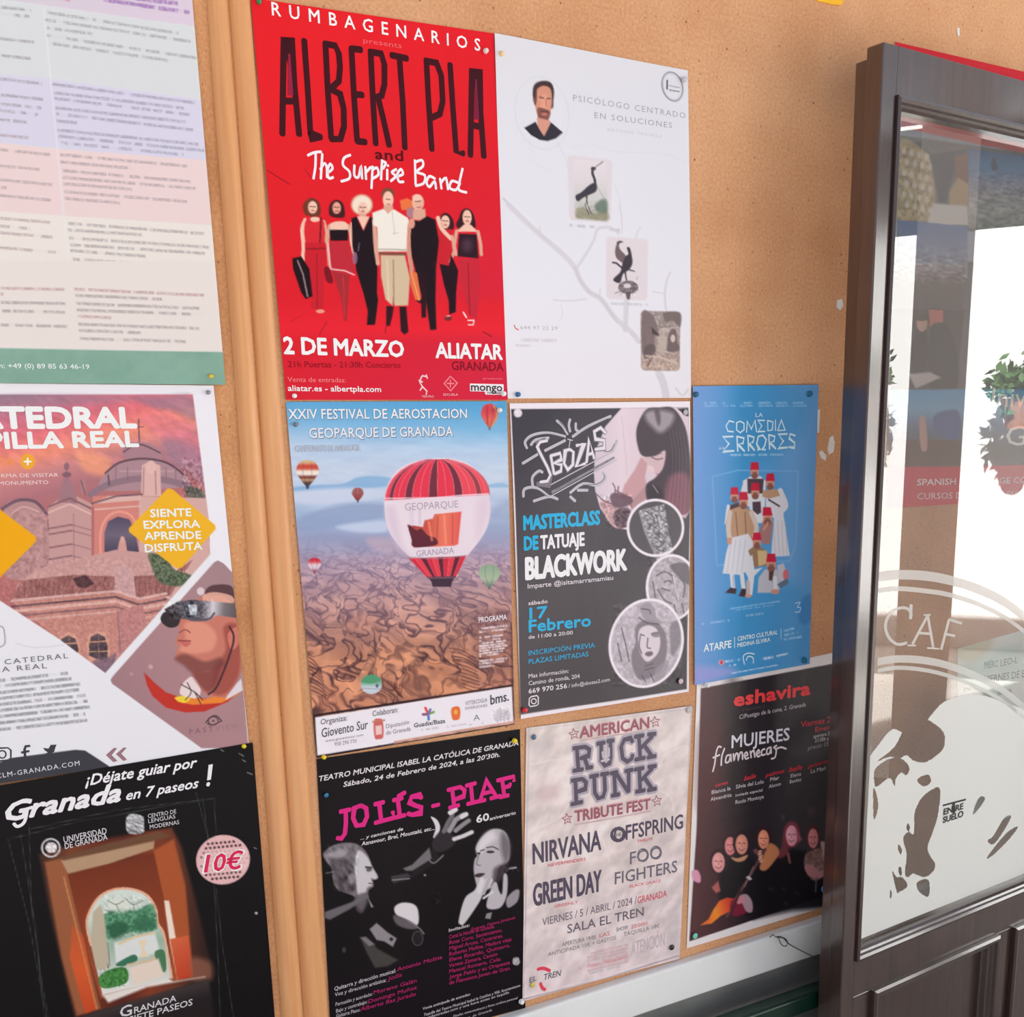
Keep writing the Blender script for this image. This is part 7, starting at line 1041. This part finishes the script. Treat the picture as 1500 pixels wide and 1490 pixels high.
def build_door():
    T = .05; L = .86; ztop = dpx(1293, 60)[1]; zbot = -1.46
    sg = dpx(1322, 186)[0]; zgt = dpx(1410, 181)[1]; zgb = dpx(1385, 1338)[1]    # clear opening of the glass
    bw = .016; sb = sg-bw
    zrt, zrb = zgt+bw, zgb-bw-.004
    root = empty('door_1', dw(0, zbot, 0)); root['kind'] = 'structure'; root['label'] = 'dark wooden door leaf with a large glass pane, open against the notice board'
    P = lambda nm, vf, m=M_DOOR, sm=False: mesh_obj(nm, vf[0], vf[1], m, root, smooth=sm, base=tuple(dw(0, 0, 0)))
    bevel(P('stile', dbox(0, sb, zbot, ztop, -T*.55, 0)), .0022, 3)
    bevel(P('stile', dbox(.006, sb, zbot, ztop-.012, -T, -T*.55-.001)), .0018, 2)
    bevel(P('stile', dbox(L-sb, L, zbot, ztop, -T, 0)), .0022, 3)
    bevel(P('top_rail', dbox(sb, L-sb, zrt, ztop, -T, -.0008)), .001, 2)
    s1a, z1a = dpx(1276, 1450); s1b = dpx(1462, 1350)[0]; s2a = dpx(1484, 1348)[0]; zpt = z1a; zpb = -1.30
    bevel(P('middle_rail', dbox(sb, L-sb, zpt, zrb, -T, -.0008)), .001, 2)
    bevel(P('bottom_rail', dbox(sb, L-sb, zbot, zpb, -T, -.0008)), .001, 2)
    bevel(P('muntin', dbox(s1b, s2a, zpb, zpt, -T, -.0008)), .001, 2)
    bevel(P('stile_strip', dbox(sb, s1a, zpb, zpt, -T, -.0008)), .001, 2)
    prof = [(0, -.004), (0, .004), (.004, .006), (.008, .0035), (.010, .0), (.013, -.002), (bw, -.006), (bw, -.02)]
    P('glazing_bead', dring(sb, L-sb, zrb, zrt, prof))
    pp = [(0, -.001), (0, .007), (.004, .010), (.009, .009), (.011, .004), (.015, .003), (.018, -.001), (.022, -.002), (.025, -.009), (.029, -.010), (.030, -.016)]
    for a, b in ((s1a, s1b), (s2a, L-sb)):
        P('panel_moulding', dring(a, b, zpb, zpt, pp)); bevel(P('raised_panel', dbox(a+.012, b-.012, zpb+.012, zpt-.012, -T*.8, -.015)), .002, 2)
    bk = P('hinge', dbox(L-.002, L+.008, .30, .40, -.03, -.005), M_STEEL); P('hinge', dbox(L-.002, L+.008, -1.1, -1.0, -.03, -.005), M_STEEL)
    gm = bpy.data.materials.new('clear_window_glass'); gm.use_nodes = True; nt = gm.node_tree; nt.nodes.clear()
    o = nt.nodes.new('ShaderNodeOutputMaterial'); mx = nt.nodes.new('ShaderNodeMixShader'); tr = nt.nodes.new('ShaderNodeBsdfTransparent'); gl = nt.nodes.new('ShaderNodeBsdfGlossy'); fr = nt.nodes.new('ShaderNodeFresnel')
    gl.inputs['Roughness'].default_value = .0; fr.inputs['IOR'].default_value = 1.52; tr.inputs[0].default_value = (.97, .98, .97, 1)
    mu = nt.nodes.new('ShaderNodeMath'); mu.operation = 'MULTIPLY'; mu.inputs[1].default_value = 3.0; mu.use_clamp = True      # reflection strengthened so the mirrored street washes out the glass
    nt.links.new(fr.outputs[0], mu.inputs[0]); nt.links.new(mu.outputs[0], mx.inputs[0]); nt.links.new(tr.outputs[0], mx.inputs[1]); nt.links.new(gl.outputs[0], mx.inputs[2]); df = nt.nodes.new('ShaderNodeBsdfDiffuse'); df.inputs[0].default_value = (.85, .83, .80, 1); m2 = nt.nodes.new('ShaderNodeMixShader'); m2.inputs[0].default_value = .09      # even pale veil mixed in to stand for reflected haze
    nt.links.new(mx.outputs[0], m2.inputs[1]); nt.links.new(df.outputs[0], m2.inputs[2]); nt.links.new(m2.outputs[0], o.inputs[0])
    P('glass_pane', ([dw(sb+.002, zrb+.002, -.02), dw(L-sb-.002, zrb+.002, -.02), dw(L-sb-.002, zrt-.002, -.02), dw(sb+.002, zrt-.002, -.02)], [(0, 1, 2, 3)]), gm)
    # frosted work on the pane
    fm = bpy.data.materials.new('etched_glass'); fm.use_nodes = True; nt = fm.node_tree; b = nt.nodes['Principled BSDF']; b.inputs['Base Color'].default_value = (.92, .92, .88, 1); b.inputs['Roughness'].default_value = .9; b.inputs['Specular IOR Level'].default_value = .2
    o = nt.nodes['Material Output']; mx = nt.nodes.new('ShaderNodeMixShader'); tr = nt.nodes.new('ShaderNodeBsdfTransparent'); mx.inputs[0].default_value = .82
    nt.links.new(tr.outputs[0], mx.inputs[1]); nt.links.new(b.outputs[0], mx.inputs[2]); nt.links.new(mx.outputs[0], o.inputs[0])
    fm2 = fm.copy(); fm2.name = 'etched_glass_lettering'; fm2.node_tree.nodes['Mix Shader'].inputs[0].default_value = .55
    NG = -.0195
    def dpoly(pts): return [dw(*dpx(x, y, NG), NG) for x, y in pts]
    def band(c0, w, name='etched_ring'):
        q = catmull(c0, False, 5); n = len(q); vs = dpoly(q)+dpoly([(x, y+w) for x, y in q]); fs = [(i, i+1, n+i+1, n+i) for i in range(n-1)]; P(name, (vs, fs), fm2)
    D3 = lambda x, y: (1200+x/3.92, 740+y/3.92)
    band([D3(340, 385), D3(450, 373), D3(600, 378), D3(740, 402), D3(900, 450), D3(1050, 520), D3(1176, 610)], 14)
    band([D3(340, 478), D3(450, 466), D3(600, 478), D3(740, 500), D3(900, 550), D3(1050, 620), D3(1176, 710)], 7)
    band([D3(335, 878), D3(450, 862), D3(600, 870), D3(740, 900), D3(900, 960), D3(1050, 1040), D3(1176, 1140)], 11)
    band([D3(335, 940), D3(450, 922), D3(600, 935), D3(740, 968), D3(900, 1030), D3(1050, 1110), D3(1176, 1210)], 6)
    def stroke(lns, w):
        vs = []; fs = []
        for ln in lns:
            q = catmull(ln, False, 4) if len(ln) > 2 else ln; q = [np.array(p, float) for p in q]
            for i in range(len(q)):
                a, b2 = q[max(i-1, 0)], q[min(i+1, len(q)-1)]; t = (b2-a)/np.linalg.norm(b2-a); nn = np.array([-t[1], t[0]])*w/2; vs += dpoly([D3(*(q[i]+nn)), D3(*(q[i]-nn))])
            k = len(vs)-2*len(q)
            fs += [(k+2*i, k+2*i+1, k+2*i+3, k+2*i+2) for i in range(len(q)-1)]
        P('etched_letter', (vs, fs), fm2)
    stroke([[(530, 640), (515, 600), (470, 590), (410, 620), (380, 690), (400, 760), (450, 800), (505, 790)], [(528, 570), (524, 655)]], 17)
    stroke([[(535, 800), (625, 630)], [(622, 628), (655, 820)], [(570, 735), (650, 740)]], 15); stroke([[(508, 806), (555, 806)], [(620, 820), (690, 826)], [(600, 632), (640, 630)]], 9)
    stroke([[(700, 830), (745, 660)], [(742, 655), (820, 680)], [(725, 740), (780, 752)]], 15)
    # frosted foot with clear scrollwork left in it: a fine grid of cells with the scrolls left out
    D4 = lambda x, y: (1200+x/3.92, 1110+y/3.92)
    holes = [[(318, 70), (400, 10), (470, 10), (515, 60), (500, 105), (470, 90), (440, 120), (430, 165), (400, 120), (330, 170), (315, 150)], [(335, 20), (430, -60), (540, -230), (700, -160), (715, -60), (660, 0), (600, 30), (540, 20), (500, -10), (460, 5), (400, 0)],
             [(590, 230), (640, 190), (692, 182), (680, 330), (650, 430), (620, 520), (640, 575), (665, 615), (650, 660), (600, 690), (540, 670), (505, 690), (490, 660), (500, 560), (480, 470), (510, 430), (540, 440), (545, 330), (560, 280)],
             [(505, 380), (518, 400), (512, 430), (500, 410)], [(455, 500), (472, 530), (466, 560), (450, 530)], [(418, 655), (445, 690), (475, 690), (505, 740), (450, 780), (440, 760), (425, 700)], [(455, 630), (470, 640), (470, 680), (455, 670)], [(560, 720), (625, 705), (625, 800), (570, 770)], [(405, 760), (415, 790), (405, 815)],
             [(310, 180), (335, 250), (330, 320), (310, 350)], [(560, 130), (620, 100), (640, 140), (600, 170)], [(880, 330), (905, 250), (930, 225), (950, 240), (920, 290)], [(965, 480), (1000, 450), (1060, 350), (1100, 340), (1060, 420), (1000, 500)], [(960, 580), (1010, 510), (1080, 430), (1140, 400), (1090, 470), (1000, 560)]]
    hs = [np.array([dpx(*D4(*p), NG) for p in catmull(h)]) for h in holes]
    edge = [D4(270, 20), D4(330, -60), D4(420, -160), D4(520, -120), D4(600, -190), D4(720, -320), D4(900, -360), D4(1100, -300), D4(1400, -200), (1620, 1300), (1620, 1330)]
    top = np.array([dpx(x, y, NG) for x, y in catmull(edge[:9], False)])
    c = .0016; ss = np.arange(sg+.001, L-sb-bw, c); zz = np.arange(zgb+.001, top[:, 1].max(), c); S, Z = np.meshgrid(ss, zz)
    keep = Z < np.interp(S, top[:, 0], top[:, 1])
    def inside(P2, X, Y):
        ins = np.zeros(X.shape, bool); n = len(P2)
        for i in range(n):
            a = P2[i]; b3 = P2[(i+1) % n]; ins ^= ((a[1] > Y) != (b3[1] > Y)) & (X < (b3[0]-a[0])*(Y-a[1])/(b3[1]-a[1]+1e-12)+a[0])
        return ins
    for h in hs: keep &= ~inside(h, S, Z)
    vs = []; fs = []
    for iz in range(len(zz)):                # runs of kept cells become one long face
        row = keep[iz]; i = 0
        while i < len(ss):
            if row[i]:
                j = i
                while j+1 < len(ss) and row[j+1]: j += 1
                a0, a1, b0, b1 = ss[i], ss[j]+c, zz[iz], zz[iz]+c; k = len(vs); vs += [dw(a0, b0, NG), dw(a1, b0, NG), dw(a1, b1, NG), dw(a0, b1, NG)]; fs.append((k, k+1, k+2, k+3)); i = j+1
            else: i += 1
    P('frosted_ornament', (vs, fs), fm)
    # small dark sticker lettering on the pane
    ink = mat('dark_sticker_ink', (.03, .028, .03), .5, .3)
    def dtext(txt, x0, y0, x1, y1, h, n=-.0188):
        cu = bpy.data.curves.new('t', 'FONT'); cu.body = txt; cu.offset = .03; o = bpy.data.objects.new('t', cu); COL.objects.link(o); bpy.context.view_layer.update()
        me = o.evaluated_get(bpy.context.evaluated_depsgraph_get()).to_mesh(); co = np.array([v.co[:2] for v in me.vertices]); fs = [tuple(p.vertices) for p in me.polygons]; o.evaluated_get(bpy.context.evaluated_depsgraph_get()).to_mesh_clear(); bpy.data.objects.remove(o)
        a = np.array(dpx(x0, y0, n)); b2 = np.array(dpx(x1, y1, n)); hh = (np.array(dpx(x0, y0-h, n))-a)[1]/.729; xw = co[:, 0].min(), co[:, 0].max()
        q = a+(co[:, :1]-xw[0])*(b2-a)/(xw[1]-xw[0])+co[:, 1:]*np.array([0, hh]); return [dw(p[0], p[1], n) for p in q], fs
    for tx, a in (('EN RE', (1382, 1194, 1411, 1185, 9)), ('SUELO', (1381, 1206, 1411, 1196, 9))): P('sticker_lettering', dtext(tx, *a), ink)
    q = [dw(*dpx(x, y, -.0188), -.0188) for x, y in ((1381, 1179), (1415, 1170), (1415, 1172.5), (1381, 1181.5), (1395, 1177), (1399, 1176), (1399, 1191), (1395, 1192))]; P('sticker_lettering', (q, [(0, 1, 2, 3), (4, 5, 6, 7)]), ink)
    return root

# ================================================================ what stands across the street, seen in the pane
def mirror_pt(px, py, dist):
    """the place at a distance along the reflection of the pixel's sight line in the pane"""
    s, z = dpx(px, py, -.02); p = dw(s, z, -.02); d = p-CAM; d = d/np.linalg.norm(d); r = d-2*(d@DN)*DN; return p+r*dist
def build_street():
    a = mirror_pt(1325, 700, 1.35); b = mirror_pt(1404, 700, 1.35)
    uy = (a+b)/2-dw(*dpx(1365, 700, -.02), -.02); uy[2] = 0; uy = -uy/np.linalg.norm(uy); ux = np.array([-uy[1], uy[0], 0]); w = (b-a)@ux
    if w < 0: ux = -ux; w = -w
    def obox(o, e1, e2, a0, a1, b0, b1, z0, z1):
        v = [o+e1*x+e2*y+DZ*z-DZ*o[2] for x, y, z in ((a0, b0, z0), (a1, b0, z0), (a1, b1, z0), (a0, b1, z0), (a0, b0, z1), (a1, b0, z1), (a1, b1, z1), (a0, b1, z1))]; return v, list(BOXF)
    palem = mat_wood('pale_post_paint', (.78, .75, .70), (.86, .83, .78), .6, .3)  # post colour lightened so its reflection adds haze to the glass
    pr = empty('porch_post', a+(b-a)/2-DZ*(a[2]+1.5)); tag(pr, 'post kept pale so its reflection hazes the strip mirrored in the glass', 'post')
    mesh_obj('shaft', *obox(a, ux, uy, 0, w, 0, .05, -1.38, 2.25), palem, pr, base=tuple(a)); mesh_obj('plinth', *obox(a, ux, uy, -.02, w+.02, -.02, .07, -1.5, -1.38), palem, pr, base=tuple(a)); mesh_obj('capital', *obox(a, ux, uy, -.03, w+.03, -.03, .08, 2.25, 2.4), palem, pr, base=tuple(a))
    # facade across the way
    c = mirror_pt(1410, 700, 6.0); rd = c-dw(*dpx(1410, 700), 0); rd[2] = 0; rd = rd/np.linalg.norm(rd); side = np.array([-rd[1], rd[0], 0])     # facade faces back along rd
    fac = empty('street_house', np.array([c[0], c[1], -1.5])); tag(fac, 'sunlit white house front across the street, mirrored in the door glass', 'house')
    wm = mat_plaster('whitewashed_wall', (.88, .88, .87), (.92, .92, .92), .8, 2); dk = mat('window_pane', (.10, .11, .13), .1, .5); ir = mat('iron_railing', (.12, .12, .13), .4, .5)
    B = lambda nm, x0, x1, y0, y1, z0, z1, m, par=fac: mesh_obj(nm, *obox(c, side, rd, x0, x1, y0, y1, z0, z1), m, par, base=tuple(c))
    B('house_wall', -2.5, 1.6, 0, .4, -1.439, 1.75, wm); B('roof_cornice', -2.6, 1.7, -.12, .5, 1.7501, 1.85, wm)
    for x in (-1.15, .98):
        for z in (.75,):
            wf = B('window_frame', x-.32, x+.32, -.03, -.001, z-.35, z+.65, wm); 
            for q in range(2):
                for k in range(3): B('pane', x-.28+q*.29, x-.01+q*.29, -.035, -.031, z-.41+k*.28, z-.16+k*.28, dk, wf)
    m = MB(); m.add(obox(c, side, rd, -2.8, 2.0, -3.2, .4, -1.499, -1.44)); sw = mesh_obj('trim_2', m.v, m.f, mat_plaster('added_pale_pavement', (.50, .48, .45), (.60, .58, .54), .8, 4)); sw['kind'] = 'structure'  # pale sunlit strip added to whiten the lower part of the reflection
    aw = empty('awning', tuple(c-rd*1.2+DZ*1.0)); tag(aw, 'dark awning added in place of the porch ceiling, mirrored along the top of the glass', 'awning')
    am = mat('awning_canvas', (.05, .045, .04), .8, .2)  # added to darken the top reflection, narrow so sky light reaches the board
    o2 = mirror_pt(1410, 700, 3.2)
    mesh_obj('canvas', *obox(o2, side, rd, -1.6, 1.5, -.7, .5, .98, 1.02), am, aw, base=tuple(o2)); mesh_obj('valance', *obox(o2, side, rd, -1.6, 1.5, .48, .5, .86, .98), am, aw, base=tuple(o2)); mesh_obj('awning_arm', *obox(o2, side, rd, -1.6, -1.56, -.7, .5, .90, .94), ir, aw, base=tuple(o2))
    # planters hung on the white wall
    lm = mat_plaster('shrub_leaf', (.05, .13, .03), (.12, .22, .07), .6, 30); tm = mat_plaster('terracotta', (.42, .18, .10), (.50, .23, .13), .8, 20)
    for i, (sx, zc, R) in enumerate(((-.62, .30, .20), (.30, .20, .20), (.75, .42, .16))):
        q = c+side*sx-rd*.36; q[2] = zc; sr = empty('hanging_planter', tuple(q)); tag(sr, ('leafy planter on the white house nearest the post', 'widest leafy planter in the middle of the white house wall', 'small high leafy planter at the right of the white house')[i], 'plant', 'planters on the white house')
        vs = []; fs = []; n = 12
        for h, rr in ((-.20, .07), (-.04, .11), (-.02, .125), (-.02, .10), (-.1, .08)):
            for k in range(n): t = 2*math.pi*k/n; vs.append((q[0]+rr*math.cos(t), q[1]+rr*math.sin(t), zc+h))
        for j in range(4):
            for k in range(n): fs.append((j*n+k, j*n+(k+1) % n, (j+1)*n+(k+1) % n, (j+1)*n+k))
        fs.append(tuple(range(n))[::-1])
        mesh_obj('pot', vs, fs, tm, sr, base=tuple(q)); mesh_obj('wall_bracket', *tube_vf([tuple(q+rd*.35+DZ*-.1), tuple(q+DZ*-.1)], .01, 6), ir, sr, base=tuple(q))
        rng = random.Random(i); vs = []; fs = []
        for k in range(520):
            d = Vector((rng.gauss(0, 1.4), rng.gauss(0, 1.4), rng.gauss(0, .8))).normalized()*R*rng.uniform(.2, 1)
            p = Vector((q[0], q[1], zc+.06))+d; t = Vector((rng.gauss(0, 1), rng.gauss(0, 1), rng.gauss(0, 1))).normalized()*.04; u2 = t.cross(Vector((rng.gauss(0, 1), rng.gauss(0, 1), rng.gauss(0, 1)))).normalized()*.02
            m0 = len(vs); vs += [p-t, p+u2, p+t, p-u2]; fs.append((m0, m0+1, m0+2, m0+3))
        mesh_obj('foliage', vs, fs, lm, sr, base=tuple(q))['kind'] = 'stuff'
# ================================================================ run
POSTERS = [v for k, v in list(globals().items()) if k.endswith('_poster') and callable(v)]
for _f in POSTERS: _f()
run_text()
for _s in SHEETS: _s.build()
all_pins(); build_door(); build_street()
